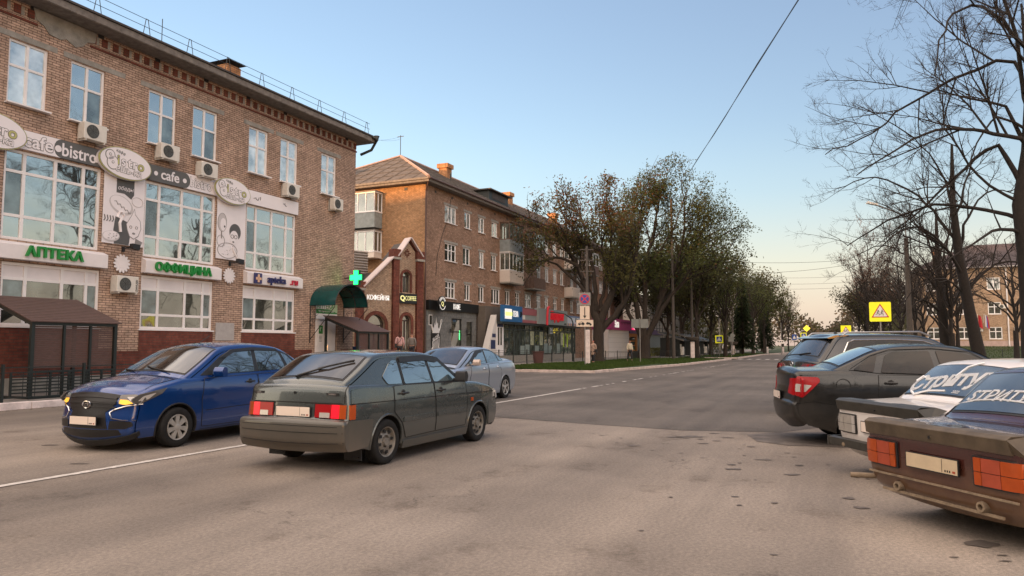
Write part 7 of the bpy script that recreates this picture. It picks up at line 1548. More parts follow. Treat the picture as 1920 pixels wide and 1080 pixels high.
SP = spruce(3, 11.5, 2.3).build('spruce_tree', 'narrow dark spruce at the end of the left tree row', P(112,-13.2,.1), CROWD, leafms=[NEED, NEED]); put(SP, P(150,-13.5,.1), 1.3, 'small dark spruce far down the left verge', .9, CROWD)
# birches
BT_ = generic(52, 11, 2.3, .13, 1.2, .2, 8, .45, droop=.25, dens=.8, sp=.3)
B0 = BT_.build('birch_tree', 'slim white stemmed birch by the kiosks, left one', P(112,-16.5,.1), 'birches at the far kiosks', bark=BIRCH, twigm=TWIGP, leafms=[LFG, LF]); put(B0, P(121,-15.8,.1), 2.0, 'slim white stemmed birch by the kiosks, middle one', 1.05); put(B0, P(124,-15.9,.1), 4.0, 'slim white stemmed birch by the kiosks, right one', 1.1)
# bare trees on the right
BARE = 'bare trees along the right verge'
def bare(seed, pos, trunk, limbs, r, name, label, dens=1.0, tw=4, rn_y=1.8, r1=.02, droop=.12, minr=.0045, hub=True, n=8, env=None):
    T = Tree(seed, droop=droop, twig=tw, density=dens, minr=minr); T.env = env; T.w.tube(trunk[0], trunk[1], 14, 0, cap=False); rn = random.Random(seed)
    for r0, pts in limbs:
        r0 *= .8; y = rn.uniform(-rn_y,rn_y); q = [(p[0], y*i/(len(pts)-1), p[1]) for i, p in enumerate(pts)]; T.limb(q, r0, r1, 0, n, wob=.035)
    return T.build(name, label, pos, BARE, bark=BARK2)
bare(71, Vector((21.25,30.0,.1)), ([(0,0,-.2),(0,0,.1),(-.02,0,2.6),(-.05,0,5.0),(-.20,0,7.2),(.25,0,9.5),(.5,0,12.5),(.6,.3,16)], [.46,.38,.30,.27,.24,.19,.12,.04]), [
    (.15,[(.1,8.3),(.26,9.7),(-1.3,10.1),(-3.3,10.25),(-5.0,9.7),(-7.4,8.2)]), (.13,[(.3,9.6),(-.4,11.4),(-1.7,11.9),(-3.0,12.4)]), (.16,[(.35,10.0),(.26,13.1),(-.8,14.2),(-2.3,15.0),(-3.7,14.5),(-4.6,13.2),(-5.2,11.6)]),
    (.13,[(.4,11.4),(.3,13.5),(-1.0,13.4),(-2.3,12.8),(-3.7,12.1),(-4.9,11.0),(-6.9,10.1)]), (.15,[(0,8.0),(-.7,9.8),(-1.9,8.9),(-2.9,7.9),(-3.7,7.0),(-4.6,6.3)]), (.12,[(-.15,6.6),(-1.05,7.1),(-2.8,7.5),(-4.5,6.9),(-6.0,5.9)]),
    (.11,[(-.1,6.0),(-1.3,6.1),(-2.8,5.4),(-4.2,4.6)]), (.12,[(.3,12),(-.5,15.3),(-2.0,16.8),(-4.0,17.2),(-5.8,16.0)]), (.12,[(.2,9),(1.5,11.5),(2.6,13),(4,14)]), (.12,[(.45,12),(1.2,14.5),(.4,17.5)]), (.1,[(0,7),(1.6,8.4),(3.2,8.6)]), (.09,[(-.3,7.4),(-1.6,8.6),(-2.6,10.8),(-2.4,12.6)]), (.08,[(.3,10.4),(-1.0,10.9),(-2.2,9.6),(-2.8,8.4)])],
    .4, 'bare_tree', 'big bare tree with arching drooping limbs, its trunk at the right edge', env=lambda p: p.x > (-8.4 if p.z < 12 else -7.6), dens=1.2, tw=4, rn_y=3.0)
SCB = .0277
bare(72, Vector((24.3,38.0,.1)), ([(.02,0,-.2),(0,0,.2),(-.5,0,3.2),(-.9,0,6.0),(-1.1,0,9),(-1.0,0,12)], [.42,.34,.27,.22,.15,.06]), [
    (.13,[(-.7,4.8),(-2.0,6.6),(-3.6,7.4),(-5.2,6.8),(-6.6,5.6)]), (.12,[(-.9,6),(-.2,8.2),(1.3,9.6),(2.8,9.4)]), (.12,[(-1,6.8),(-2.4,9.4),(-4.2,10.6),(-6,10.2)]), (.10,[(-.6,4.2),(.8,5.6),(2.4,5.6),(3.8,4.4)]), (.10,[(-1.1,8.4),(-1.8,11),(-3.2,12.6)]), (.09,[(-.6,4.0),(-1.9,4.8),(-3.4,4.4),(-4.4,3.2)]), (.1,[(-1,8),(.2,10.6),(1.4,12.2)])],
    .3, 'bare_tree', 'bare tree with a leaning trunk, second from the right edge', dens=1.3, tw=4, rn_y=2.6, minr=.006)
bare(73, Vector((27.0,45.5,.1)), ([(0,0,-.2),(0,0,.2),(-.2,0,3.4),(-.35,0,6.5),(-.3,0,10)], [.42,.33,.26,.18,.05]), [
    (.13,[(-.2,3.4),(-1.6,4.2),(-2.8,3.4),(-3.6,2.8)]), (.12,[(-.3,4.6),(-1.8,6.6),(-3.6,7.6),(-5.4,7.0)]), (.11,[(-.2,4.4),(1.2,6.4),(2.6,7.2)]), (.1,[(-.35,6),(-1.2,8.6),(-2.6,10.2)]), (.1,[(-.35,6.4),(.8,9),(1.6,10.6)]), (.09,[(-.25,3.8),(1.4,4.6),(2.8,4.0)])],
    .3, 'bare_tree', 'dark bare tree in front of the office building, third from the right edge', dens=1.3, tw=4, rn_y=2.6, minr=.008)
GB = generic(81, 10, 4.2, .22, 0, n=9, fork=.25, droop=.12, dens=1.0, twig=4, minr=.010).build('bare_tree', 'bare spreading tree behind the big yellow sign', P(62,7.0,.1), BARE, bark=BARK2)
for i, (s_, t_, sc, lab) in enumerate(((52,6.2,.85,'low bare tree between the yellow sign and the office'),(70,4.6,.9,'bare tree right of the small yellow sign'),(80,6.5,1.05,'bare tree in the middle of the right tree row'),(92,4.2,1.0,'bare tree right of the far road end'),(58,12.5,.95,'bare tree in front of the left part of the office'),(74,13.5,1.05,'bare tree close to the office corner'),(104,4.0,1.1,'far bare tree right of the road end'),(128,3.6,1.1,'farther bare tree in the right tree row'),(84,10.5,1.0,'bare tree among the thicket before the office'),(100,9,1.1,'bare tree deep in the right thicket'))): put(GB, P(s_,t_,.1), i*1.7+.4, lab, sc, BARE)
GP_ = generic(91, 13.5, 3.6, .2, .8, .16, n=9, fork=.22, up=1.05, droop=0, dens=1.0, twig=4, minr=.016).build('bare_tree', 'tall slim pinkish bare tree right of the gap in the trees', P(98,3.0,.1), BARE, bark=BARK2, twigm=TWIGP, leafms=[LFR, LFR])
put(GP_, P(110,6.0,.1), 2.2, 'slim pinkish bare tree just right of the tallest one', .88, BARE); put(GP_, P(165,3.4,.1), 1.2, 'lone bare tree in the gap above the road end', .95, BARE); put(GP_, P(178,-11,.1), 3.2, 'faint bare tree left of the road end', .9, BARE)
put(G1, P(118,5.5,.1), 1.0, 'dark bushy tree at the far right of the road', .8, BARE); put(G1, P(140,4.2,.1), 2.9, 'dark bushy tree beyond the small yellow sign', .85, BARE)
# far wood closing the view (one mass)
mb = MB(); rn = random.Random(77)
for i in range(4200):
    a = rn.random(); s_ = rn.uniform(215,300); t_ = rn.choice((rn.uniform(-70,-7), rn.uniform(1,70), rn.uniform(-7,1))) if i % 6 else rn.uniform(-8,2); hmax = 10.5+2.5*math.sin(t_*.21)+1.8*math.sin(t_*.53+1); z = rn.uniform(.2,1)**.8*hmax*(.6 if -7 < t_ < 1 else 1)
    c = P(s_, t_, z)
    for q in range(5):
        p = c+Vector((rn.gauss(0,1.1),rn.gauss(0,1.1),rn.gauss(0,.8))); u = Vector((rn.gauss(0,1),rn.gauss(0,1),rn.gauss(0,1))).normalized(); v = u.orthogonal().normalized(); mb.add([p-u*.55,p+v*.35,p+u*.55,p-v*.35], [(0,1,2,3)], rn.choice((0,0,1)))
o = mb.obj('far_wood', [leafmat('far_wood_brown',(.045,.034,.020),(.07,.053,.03)), LFD], uv=False); tag(o, 'brownish far wood closing the end of the road', 'wood', kind='stuff')
mb = MB(); rn = random.Random(78)
for i in range(1500):
    s_ = rn.uniform(125,210); t_ = rn.uniform(-62,-22); z = rn.uniform(.2,9); c = P(s_, t_, z)
    for q in range(5): p = c+Vector((rn.gauss(0,1),rn.gauss(0,1),rn.gauss(0,.8))); u = Vector((rn.gauss(0,1),rn.gauss(0,1),rn.gauss(0,1))).normalized(); v = u.orthogonal().normalized(); mb.add([p-u*.5,p+v*.35,p+u*.5,p-v*.35], [(0,1,2,3)], 0)
for i in range(1500):
    s_ = rn.uniform(150,215); t_ = rn.uniform(8,60); z = rn.uniform(.2,9); c = P(s_, t_, z)
    for q in range(5): p = c+Vector((rn.gauss(0,1),rn.gauss(0,1),rn.gauss(0,.8))); u = Vector((rn.gauss(0,1),rn.gauss(0,1),rn.gauss(0,1))).normalized(); v = u.orthogonal().normalized(); mb.add([p-u*.5,p+v*.35,p+u*.5,p-v*.35], [(0,1,2,3)], 0)
tag(mb.obj('park_wood', [LFD], uv=False), 'dark park wood behind the roadside trees', 'wood', kind='stuff')
# grass blades on the lawns (one mass)
mb = MB(); rn = random.Random(5)
def blades(n, f, h0=.05, h1=.13):
    for i in range(n):
        s_, t_, z0 = f(); p = P(s_, t_, z0); a = rn.uniform(0,6.28); h = rn.uniform(h0,h1)*1.1; w_ = rn.uniform(.014,.034); c, sn = math.cos(a)*w_, math.sin(a)*w_; lx, ly = rn.gauss(0,.03), rn.gauss(0,.03)
        mb.add([(p.x-c,p.y-sn,p.z),(p.x+c,p.y+sn,p.z),(p.x+lx,p.y+ly,p.z+h)], [(0,1,2)])
blades(26000, lambda: (rn.uniform(38.1,53), rn.uniform(-20,-12.4), .12)); blades(12000, lambda: (rn.uniform(53,77), rn.uniform(-19.5,-10.9), .12)); blades(7000, lambda: (rn.uniform(84.5,125), rn.uniform(-17,-11.3), .12)); blades(6000, lambda: (rn.uniform(24,90), rn.uniform(.5,3.5), .12))
blades(9000, lambda: (lambda k, t: (86.9+28*k, t, .12+1.22*k**.8))(rn.random(), rn.uniform(10,30)))
tag(mb.obj('grass', M['grass'], uv=False), 'short green grass on the verges', 'grass', kind='stuff')
# ================================================================== STREET FURNITURE, SIGNS, WIRES, PEOPLE
DKM = mat('black_green_metal', (.012,.017,.016), .45)
def shelter(s_, t_, label, z=.12):
    """dark frame, slatted brown pent roof, slatted front; local x along the street, y away from the road"""
    o = street_thing('slatted_shelter', label, 'shelter', s_, t_, z, 'slatted bin shelters along the pavement'); W_, D_, zf, zb = 2.35, 1.75, 2.0, 2.64
    mb = MB()
    for x, y, h in ((0,0,zf),(W_,0,zf),(0,D_,zb),(W_,D_,zb)): mb.box(x-.045,x+.045,y-.045,y+.045,0,h)
    for x in (W_*.36, W_*.68): mb.box(x-.03,x+.03,-.03,.03,.0,zf)
    mb.box(0,W_,-.05,.05,zf-.10,zf); mb.box(0,W_,D_-.05,D_+.05,zb-.10,zb); mb.box(0,W_,-.04,.04,.66,.72); mb.box(0,W_,-.04,.04,.0,.06); mb.box(0,.06,0,D_,.0,.06)
    for x in (0, W_): mb.prism([(0,zf-.12),(D_,zb-.12),(D_,zb),(0,zf)], lambda p:(x-.04,p[0],p[1]), lambda p:(x+.04,p[0],p[1]))
    mb.obj('frame', DKM, o, uv=False, recalc=True)
    mb = MB(); n = 15; sl = (zb-zf)/D_
    for i in range(n):
        y0 = -.12+i*(D_+.24)/n; y1 = y0+.105; mb.prism([(y0,zf+.02+y0*sl),(y1,zf+.02+y1*sl),(y1,zf+.05+y1*sl),(y0,zf+.05+y0*sl)], lambda p:(-.12,p[0],p[1]), lambda p:(W_+.12,p[0],p[1]))
    mb.obj('roof_slats', M['slat'], o, recalc=True)
    mb = MB()
    for i in range(22): z = .78+i*.053; mb.box(.05,W_-.05,.030,.055,z,z+.046)
    mb.obj('wall_slats', M['slat'], o)
    mb = MB()
    for i in range(6): z = .16+i*.085; mb.box(-.55,W_-.05,-.12,-.10,z,z+.035)
    for x in (-.55,-.1,.45,.95,1.45,1.9,W_-.08): mb.box(x,x+.05,-.10,-.06,.05,.68)
    mb.obj('lower_slats', DKM, o, uv=False); return o
shelter(12.1,-18.95,'large dark slatted shelter with brown board roof at the left edge')
shelter(26.75,-19.5,'smaller looking slatted shelter beside the teal canopy')
def fence(name, label, pts, h=.9, gap=.13, arcs=False, group='low black railings', post=2.0):
    o = thing(name, label, 'fence', P(*pts[0], .1), ROT, group); ox, oy = pts[0]; mp = MB(); mr = MB()
    for (a, b), (c, d) in zip(pts, pts[1:]):
        L_ = math.hypot(c-a, d-b); k = max(1, round(L_/post)); f = lambda t: (a-ox+(c-a)*t, -(b-oy+(d-b)*t))
        for i in range(k+1): x, y = f(i/k); mp.box(x-.03,x+.03,y-.03,y+.03,0,h+.08)
        for z in (.12, h-.12, h): p, q = f(0), f(1); mr.tube([(*p,z),(*q,z)], .016, 4)
        m = int(L_/gap)
        for i in range(m): x, y = f((i+.5)/m); mr.tube([(x,y,.12),(x,y,h-.12)], .008, 4)
        if arcs:
            for i in range(k):
                x0, y0 = f((i+.15)/k); x1, y1 = f((i+.85)/k); mr.tube([(lerp(x0,x1,q/8), lerp(y0,y1,q/8), h-.12-.16*math.sin(pi*q/8)*(1 if i%2 else .6)) for q in range(9)], .009, 4)
    mp.obj('post', DKM, o, uv=False); mr.obj('railing', DKM, o, uv=False); return o
fence('railing_fence', 'low black railing in front of the large shelter by the kerb', [(9.0,-18.35),(25.5,-18.35)], .85, .30, True)
fence('railing_fence', 'black upright bar fence in front of the glass shop row', [(40.5,-22.2),(46.7,-22.0),(56,-20.6)], 1.0, .12)
fence('railing_fence', 'thin sparse railing running from the first big tree to the crossing', [(58,-20.4),(66,-20.1),(79.5,-16.0)], .8, .95)
fence('railing_fence', 'short black barrier beside the crossing sign', [(82.5,-12.4),(82.5,-15.4)], .95, .14)
fence('railing_fence', 'dark railing in front of the kiosks', [(86,-13.6),(120,-14.0)], .8, .5)
fence('railing_fence', 'thin wire fence on the lawn before the office', [(88.5,13),(88.5,40)], .95, 1.4, group='low black railings')
def sign_post(x, y, h, r=.03, m=None): mb = MB(); mb.tube([(x,y,0),(x,y,h)], r, 8); return mb
GALV = mat('galvanised_pole', (.22,.21,.20), .5, metal=.3); YS = mat('fluorescent_yellow', (.80,.78,.02), .5, emit=(.9,.85,.0), es=.06); RS = mat('sign_red', (.50,.02,.03), .4); BS = mat('sign_blue', (.015,.06,.28), .4); WS = mat('sign_face_white', (.72,.68,.66), .45); KS = mat('sign_black', (.01,.01,.01), .5)
def face_cam(name, label, pos, cat='road sign', group=None, rz=0): return thing(name, label, cat, pos, rz, group)
# no stopping sign with its two plates
o = face_cam('no_stopping_sign', 'round blue and red no stopping sign with arrow and tow truck plates', Vector((5.0,50.2,.1)), rz=R(-6))
sign_post(0,0,5.05,.035).obj('pole', GALV, o, uv=False)
mb = MB(); mb.box(-.40,.40,-.055,-.045,4.12,5.0,0); mb.lathe([(0,-.075),(.345,-.075),(.345,-.056)], 32, 'y', (0,0,4.56), 1); mb.lathe([(0,-.08),(.285,-.08)], 32, 'y', (0,0,4.56), 2)
for a in (pi/4,-pi/4):
    c, s_ = math.cos(a), math.sin(a); q = [(-.29,-.035),(.29,-.035),(.29,.035),(-.29,.035)]; mb.add([(x*c-z*s_, -.084-(.001 if a > 0 else 0), 4.56+x*s_+z*c) for x,z in q], [(0,1,2,3)], 1)
mb.obj('sign_disc', [GALV, RS, BS], o, uv=False)
mb = MB(); mb.box(-.33,.33,-.06,-.045,3.16,4.08,0); mb.box(-.03,.03,-.066,-.0605,3.35,4.0,1); mb.pxz([(-.12,3.42),(.12,3.42),(0,3.22)][::-1], -.066, -.0605, 1); mb.obj('arrow_plate', [mat('sign_cream',(.62,.50,.40),.5), KS], o, uv=False)
mb = MB(); mb.box(-.58,.58,-.06,-.045,2.66,3.12,0)
mb.pxz([(-.46,2.80),(-.02,2.80),(-.02,2.88),(-.10,2.96),(-.20,2.96),(-.22,2.88),(-.46,2.88)], -.066, -.0605, 1); mb.tube([(-.42,-.066,2.88),(-.2,-.066,3.02)], .015, 4, 1); mb.pxz([(.08,2.88),(.15,2.98),(.35,2.93),(.47,2.82),(.45,2.77),(.08,2.84)][::-1], -.066, -.0605, 1)
for x, z in ((-.36,2.79),(-.12,2.79),(.16,2.83),(.38,2.77)): mb.pxz(ell(x,z,.045,.045,10), -.070, -.0665, 1)
mb.obj('tow_truck_plate', [MATS['sign_cream'], KS], o, uv=False)
# concrete poles with whitewashed feet
def conc_pole(pos, h, label, wash=2.5, r=.15, box=False, group='concrete poles with whitewashed feet', arms=False):
    o = thing('concrete_pole', label, 'pole', pos, 0, group); mb = MB(); mb.box(-r,r,-r*.8,r*.8,0,wash); mb.obj('whitewashed_base', M['kerb'], o, uv=False, bevel=.02)
    mb = MB(); mb.tube([(0,0,wash),(0,0,h)], [r*.75,r*.5], 8); 
    if arms:
        for z in (h-.3,h-1.1,h-1.9): mb.box(-.5,.5,-.04,.04,z,z+.08)
    if box: mb.lathe([(.55,wash+.15),(.75,wash+.45),(.72,wash+.5),(.0,wash+.42)], 12); mb.tube([(-.6,0,wash+.4),(0,0,wash+1.9)], .02, 4); mb.tube([(.6,0,wash+.4),(0,0,wash+1.9)], .02, 4)
    mb.obj('shaft', mat('dark_concrete',(.07,.058,.05),.9,noise=.2,nscale=4), o, uv=False); return o
conc_pole(Vector((5.45,52.9,.1)), 8.6, 'dark pole with white foot right behind the no stopping sign', 2.5, .17, arms=True)
conc_pole(Vector((18.75,76.2,.1)), 8.5, 'whitewashed pole with dark round collar right of the second big tree', 1.75, .20, True)
conc_pole(Vector((31.9,105.8,.1)), 8.5, 'whitewashed pole in front of the kiosks', 1.35, .2, True); conc_pole(Vector((41.9,126.9,.1)), 8.5, 'last whitewashed pole before the end of the railing', 1.55, .2, True)
o = thing('shop_lamp', 'slim black lamp post with curved top in front of the shops', 'street lamp', Vector((5.25,63.5,.1))); mb = MB(); mb.tube([(0,0,0),(0,0,2.9),(.05,0,3.3),(-.1,0,3.7),(-.7,0,4.1),(-1.6,0,4.25)], [.07,.06,.05,.05,.045,.04], 8); mb.obj('post', DKM, o, uv=False); mb = MB(); mb.box(-1.95,-1.5,-.06,.06,4.18,4.28); mb.obj('lamp_head', DKM, o, uv=False)
o = thing('street_lamp', 'tall concrete street lamp with long arm in front of the bare trees', 'street lamp', Vector((21.75,40,.1))); mb = MB(); mb.tube([(0,0,0),(0,0,7.3)], [.17,.11], 10); mb.obj('concrete_shaft', MATS['dark_concrete'], o, uv=False)
mb = MB(); mb.tube([(0,0,7.2),(0,0,8.3),(-.15,0,8.6),(-1.6,0,9.15)], .04, 8); mb.obj('arm', GALV, o, uv=False); mb = MB(); mb.add([(-1.5,-.09,9.10),(-1.5,.09,9.10),(-2.1,.12,9.22),(-2.1,-.12,9.22),(-1.5,-.06,9.20),(-1.5,.06,9.20),(-2.05,.08,9.34),(-2.05,-.08,9.34)], [(0,3,2,1),(4,5,6,7),(0,1,5,4),(1,2,6,5),(2,3,7,6),(3,0,4,7)]); mb.obj('lamp_head', M['acwhite'], o, uv=False)
# children warning signs
def tri(cx, cz, r, k=1.0): return [(cx+r*k*math.cos(a), cz-r*.12+r*k*math.sin(a)) for a in (pi*7/6, pi*11/6, pi/2)]
def warn(pos, label, kind='kids', z=3.0, rz=0):
    o = thing('warning_sign', label, 'road sign', pos, rz, 'yellow warning signs on the right'); sign_post(0,0,z+.4,.035).obj('pole', GALV, o, uv=False)
    mb = MB(); mb.pxz(fillet([(-.44,z-.44),(.44,z-.44),(.44,z+.44),(-.44,z+.44)],.05), -.06,-.045,0); mb.pxz(fillet(tri(0,z,.42),.04), -.066,-.0605,1); mb.pxz(fillet(tri(0,z,.42,.80),.03), -.071,-.0665,2)
    y = -.076
    for cx, s_ in ((-.09,1),(.07,1.1)):
        mb.pxz(ell(cx+.01,z+.06*s_,.024,.028,8), y, y+.004, 3); mb.tube([(cx+.005,y,z+.03*s_),(cx-.01,y,z-.06)], .018*s_, 4, 3); mb.tube([(cx-.01,y,z-.06),(cx+.05,y,z-.10),(cx+.04,y,z-.17)], .013, 4, 3); mb.tube([(cx-.01,y,z-.06),(cx-.05,y,z-.11),(cx-.10,y,z-.12)], .013, 4, 3); mb.tube([(cx,y,z+.02),(cx+.07,y,z-.01)], .010, 4, 3); mb.tube([(cx,y,z+.01),(cx-.05,y,z-.04)], .010, 4, 3)
    mb.obj('sign_plate', [YS, RS, WS, KS], o, uv=False); return o
warn(Vector((16.63,33,.1)), 'large yellow square sign with red triangle and running children', z=2.9, rz=R(-22)); warn(Vector((31.03,68,.1)), 'smaller looking yellow children sign just above the black car roof', z=2.78, rz=R(-22))
def crossing(pos, label, rz=R(-18), z=2.1, s_=.46, pole=5.2):
    o = thing('crossing_sign', label, 'road sign', pos, rz, 'pedestrian crossing signs'); sign_post(0,0,pole,.045).obj('pole', GALV, o, uv=False); mb = MB(); mb.box(-s_,s_,-.06,-.045,z-s_,z+s_,0); mb.box(-s_*.72,s_*.72,-.066,-.0605,z-s_*.72,z+s_*.72,1); mb.pxz([(-s_*.6,z-s_*.5),(s_*.6,z-s_*.5),(0,z+s_*.6)], -.072,-.0665,2)
    for q in (-.22,.0,.22): mb.box(q*s_*1.4-.03,q*s_*1.4+.03,-.078,-.0725,z-s_*.5,z-s_*.3,1)
    mb.tube([(-.02,-.078,z+.05),(-.06,-.078,z-.12)], .03, 4, 1); mb.pxz(ell(0,z+.13,.04,.04,8), -.078,-.0725,1); mb.obj('sign_plate', [YS, BS, WS], o, uv=False); return o
crossing(Vector((24.9,88,.1)), 'yellow edged blue pedestrian crossing sign on the left verge'); crossing(Vector((46.2,116,.1)), 'yellow edged crossing sign beyond the black car, right one', z=2.9, pole=3.4)
o = thing('blue_sign', 'small blue and white road sign peeking over the black car roof', 'road sign', Vector((45.3,117.5,.1)), R(-20)); sign_post(0,0,3.2,.04).obj('pole', GALV, o, uv=False); mb = MB(); mb.box(-.35,.35,-.06,-.045,2.2,3.1,0); mb.pxz([(-.25,2.4),(.25,2.4),(0,2.95)], -.066,-.0605,1); mb.obj('plate', [BS, WS], o, uv=False)
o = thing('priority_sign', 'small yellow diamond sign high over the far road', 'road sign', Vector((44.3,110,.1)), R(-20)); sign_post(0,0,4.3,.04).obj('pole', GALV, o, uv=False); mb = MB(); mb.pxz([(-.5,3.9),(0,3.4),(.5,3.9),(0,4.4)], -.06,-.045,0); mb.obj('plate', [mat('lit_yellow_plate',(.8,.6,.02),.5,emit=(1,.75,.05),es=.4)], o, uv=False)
def backsign(pos, label, w_, h_, z, double=False, rz=R(-10)):
    o = thing('traffic_sign', label, 'road sign', pos, rz, 'grey backs of road signs'); sign_post(0,0,z+h_*.6,.04).obj('pole', GALV, o, uv=False); mb = MB()
    if double: mb.box(-w_,-.05,-.06,-.045,z-h_/2,z+h_/2); mb.box(.05,w_,-.06,-.045,z-h_/2,z+h_/2)
    else: mb.box(-w_/2,w_/2,-.06,-.045,z-h_/2,z+h_/2)
    mb.obj('plate', mat('dull_sign_back',(.15,.155,.145),.6,noise=.1,nscale=3), o, uv=False)
backsign(Vector((10.4,59.5,.1)), 'pair of grey square plates on a thin pole before the second big tree', .68, .72, 3.15, True); backsign(Vector((25.9,86.6,.1)), 'grey plate on a pole right of the left crossing sign', .62, .60, 2.1)
o = thing('round_sign', 'round grey sign seen from behind on a thin pole', 'road sign', Vector((30.1,100,.1))); sign_post(0,0,3.2,.04).obj('pole', GALV, o, uv=False); mb = MB(); mb.lathe([(0,-.06),(.32,-.06),(.32,-.045)], 20, 'y', (0,0,2.7)); mb.obj('plate', MATS['dull_sign_back'], o, uv=False)
o = thing('speed_bump_sign', 'small pale sign with dark marks on a pole at the end of the kerb', 'road sign', Vector((37.5,102,.1))); sign_post(0,0,4.5,.05).obj('pole', GALV, o, uv=False); mb = MB(); mb.pxz(fillet([(-.38,1.6),(.38,1.6),(.38,2.1),(-.38,2.1)],.15), -.07,-.05,0); mb.box(-.25,-.05,-.075,-.0705,1.8,1.95,1); mb.box(.05,.25,-.075,-.0705,1.8,1.95,1); mb.obj('plate', [WS, KS], o, uv=False)
for i, (x, y, l) in enumerate(((43.2,124,'short white post left of the small pale sign'),(46.6,126,'short white post right of the small pale sign'),(50.8,130,'farthest short white post by the road'))): mb = MB(); mb.box(-.13,.13,-.13,.13,0,1.1); q = mb.obj('white_post', M['kerb'], uv=False, bevel=.02); q.location = (x,y,.08); tag(q, l, 'post', 'short white posts at the far kerb')
# kiosks
for i, (s_, t_, l) in enumerate(((90,-18,'dark kiosk with pale sloping roof edge, nearest the crossing'),(101,-18,'dark kiosk behind the whitewashed pole, second one'),(110,-18.5,'dark kiosk, third in the row'),(117,-19,'dark kiosk, last in the row'))):
    if i == 0:
        k0 = street_thing('market_kiosk', l, 'kiosk', s_, t_, .1, 'dark kiosks on the left verge'); mb = MB(); mb.box(0,.1,0,2.4,0,2.3); mb.box(3.4,3.5,0,2.4,0,2.3); mb.box(.1,3.4,2.3,2.4,0,2.3); mb.box(.1,3.4,0,.08,0,.95); mb.obj('wall', M['dark'], k0, uv=False)
        mb = MB(); mb.pyz([(-.5,1.9),(2.6,2.9),(2.6,3.0),(-.5,2.02)], -.3, 3.8); mb.obj('roof', M['dark'], k0, uv=False, recalc=True); mb = MB(); mb.pyz([(-.55,1.86),(2.6,2.87),(2.6,3.02),(-.55,2.05)], -.36, -.302); mb.obj('roof_edge', GALV, k0, uv=False, recalc=True)
        mb = MB(); mb.box(.3,1.2,-.3,-.02,.2,1.2); mb.box(1.8,2.6,.3,.6,.9,1.5); mb.obj('counter', M['acwhite'], k0, uv=False)
    else: copy_tree(k0, None, l).location = P(s_,t_,.1)
# bins, planters, steps
def bin_(pos, label, m, w_=.28, h=.75): mb = MB(); mb.add([(-w_*.8,-w_*.8,0),(w_*.8,-w_*.8,0),(w_*.8,w_*.8,0),(-w_*.8,w_*.8,0),(-w_,-w_,h),(w_,-w_,h),(w_,w_,h),(-w_,w_,h)], [(0,3,2,1),(0,1,5,4),(1,2,6,5),(2,3,7,6),(3,0,4,7),(4,5,6,7)]); mb.box(-w_*1.08,w_*1.08,-w_*1.08,w_*1.08,h,h+.06); q = mb.obj('litter_bin', m, uv=False, recalc=True); q.location = pos; tag(q, label, 'bin', 'litter bins')
bin_(Vector((-8.0,36.6,.12)), 'blue bin between the canopy and the second shelter', mat('blue_bin',(.01,.05,.16),.5), .36, 1.25); bin_(Vector((2.0,56.2,.12)), 'dark red brown bin against the bar fence', mat('maroon_bin',(.06,.02,.018),.6), .42, .85); bin_(Vector((12.9,77,.1)), 'dark bin behind the sparse railing', M['dark'], .45, .7)
mb = MB()
for i in range(5): mb.tube([(i*.5,0,0),(i*.5,0,1.0)], .02, 5); 
for z in (.45,.7,.98): mb.tube([(0,0,z+.9),(4.0,0,z-.3)], .02, 5)
o = mb.obj('ramp_handrail', M['acwhite'], uv=False); o.location = P(84.2,-23.6,.1); o.rotation_euler = (0,0,ROT); tag(o, 'pale handrails of the ramp before the white corner shop', 'handrail')
# hedge strip and clipped shrubs before the scaffolded building
mb = MB(); rn = random.Random(12)
for i in range(2600):
    s_ = rn.uniform(88,128); t_ = rn.uniform(-22.5,-21); p = P(s_,t_,rn.uniform(.1,1.15)); u = Vector((rn.gauss(0,1),rn.gauss(0,1),rn.gauss(0,1))).normalized(); v = u.orthogonal().normalized(); mb.add([p-u*.13,p+v*.08,p+u*.13,p-v*.08], [(0,1,2,3)])
tag(mb.obj('hedge', LFP, uv=False), 'clipped green hedge in front of the scaffolded building', 'hedge', kind='thing')
# stains and dark patches lying on the asphalt
mb = MB(); rn = random.Random(6)
def blob(x, y, a, b, n=11, rot=0.0):
    pts = []
    for i in range(n): t = 2*pi*i/n; k = rn.uniform(.65,1.2); u, v = a*k*math.cos(t), b*k*math.sin(t); pts.append((x+u*math.cos(rot)-v*math.sin(rot), y+u*math.sin(rot)+v*math.cos(rot), .0065))
    mb.add(pts, [tuple(range(n))])
for x, y in [(2.97,12.21),(3.44,12.57),(3.5,12.0),(2.91,11.29),(2.76,9.31),(2.68,8.99),(2.64,12.07),(3.53,10.94),(3.29,9.73),(3.22,6.87),(3.3,7.3),(5.26,15.66),(1.83,11.06),(-6.92,11.11),(-5.47,9.39),(3.0,11.8),(2.8,11.9),(3.2,11.6),(3.25,8.6)]: blob(x, y, rn.uniform(.05,.13), rn.uniform(.03,.07))
for i in range(40): blob(rn.uniform(1.0,4.2), rn.uniform(4.2,13), rn.uniform(.02,.06), rn.uniform(.012,.03))
blob(3.54,5.65,.14,.10); blob(2.95,12.1,.26,.07)
pts = [(3.94,12.42),(4.47,12.65),(5.6,12.75),(7.5,12.9),(7.5,10.5),(5.6,10.6),(4.73,10.94),(4.14,11.06),(3.82,11.54)]; mb.add([(x,y,.0063) for x,y in pts], [tuple(range(len(pts)))[::-1]])
o = mb.obj('oil_stain', mat('old_oil_stain', (.105,.088,.077), .75, noise=.35, nscale=3.5), uv=False, recalc=False); b = bmesh.new(); b.from_mesh(o.data)
for f in b.faces:
    if f.normal.z < 0: f.normal_flip()
b.to_mesh(o.data); b.free(); tag(o, 'dark oil stains and damp patches on the asphalt', 'stain', kind='stuff')
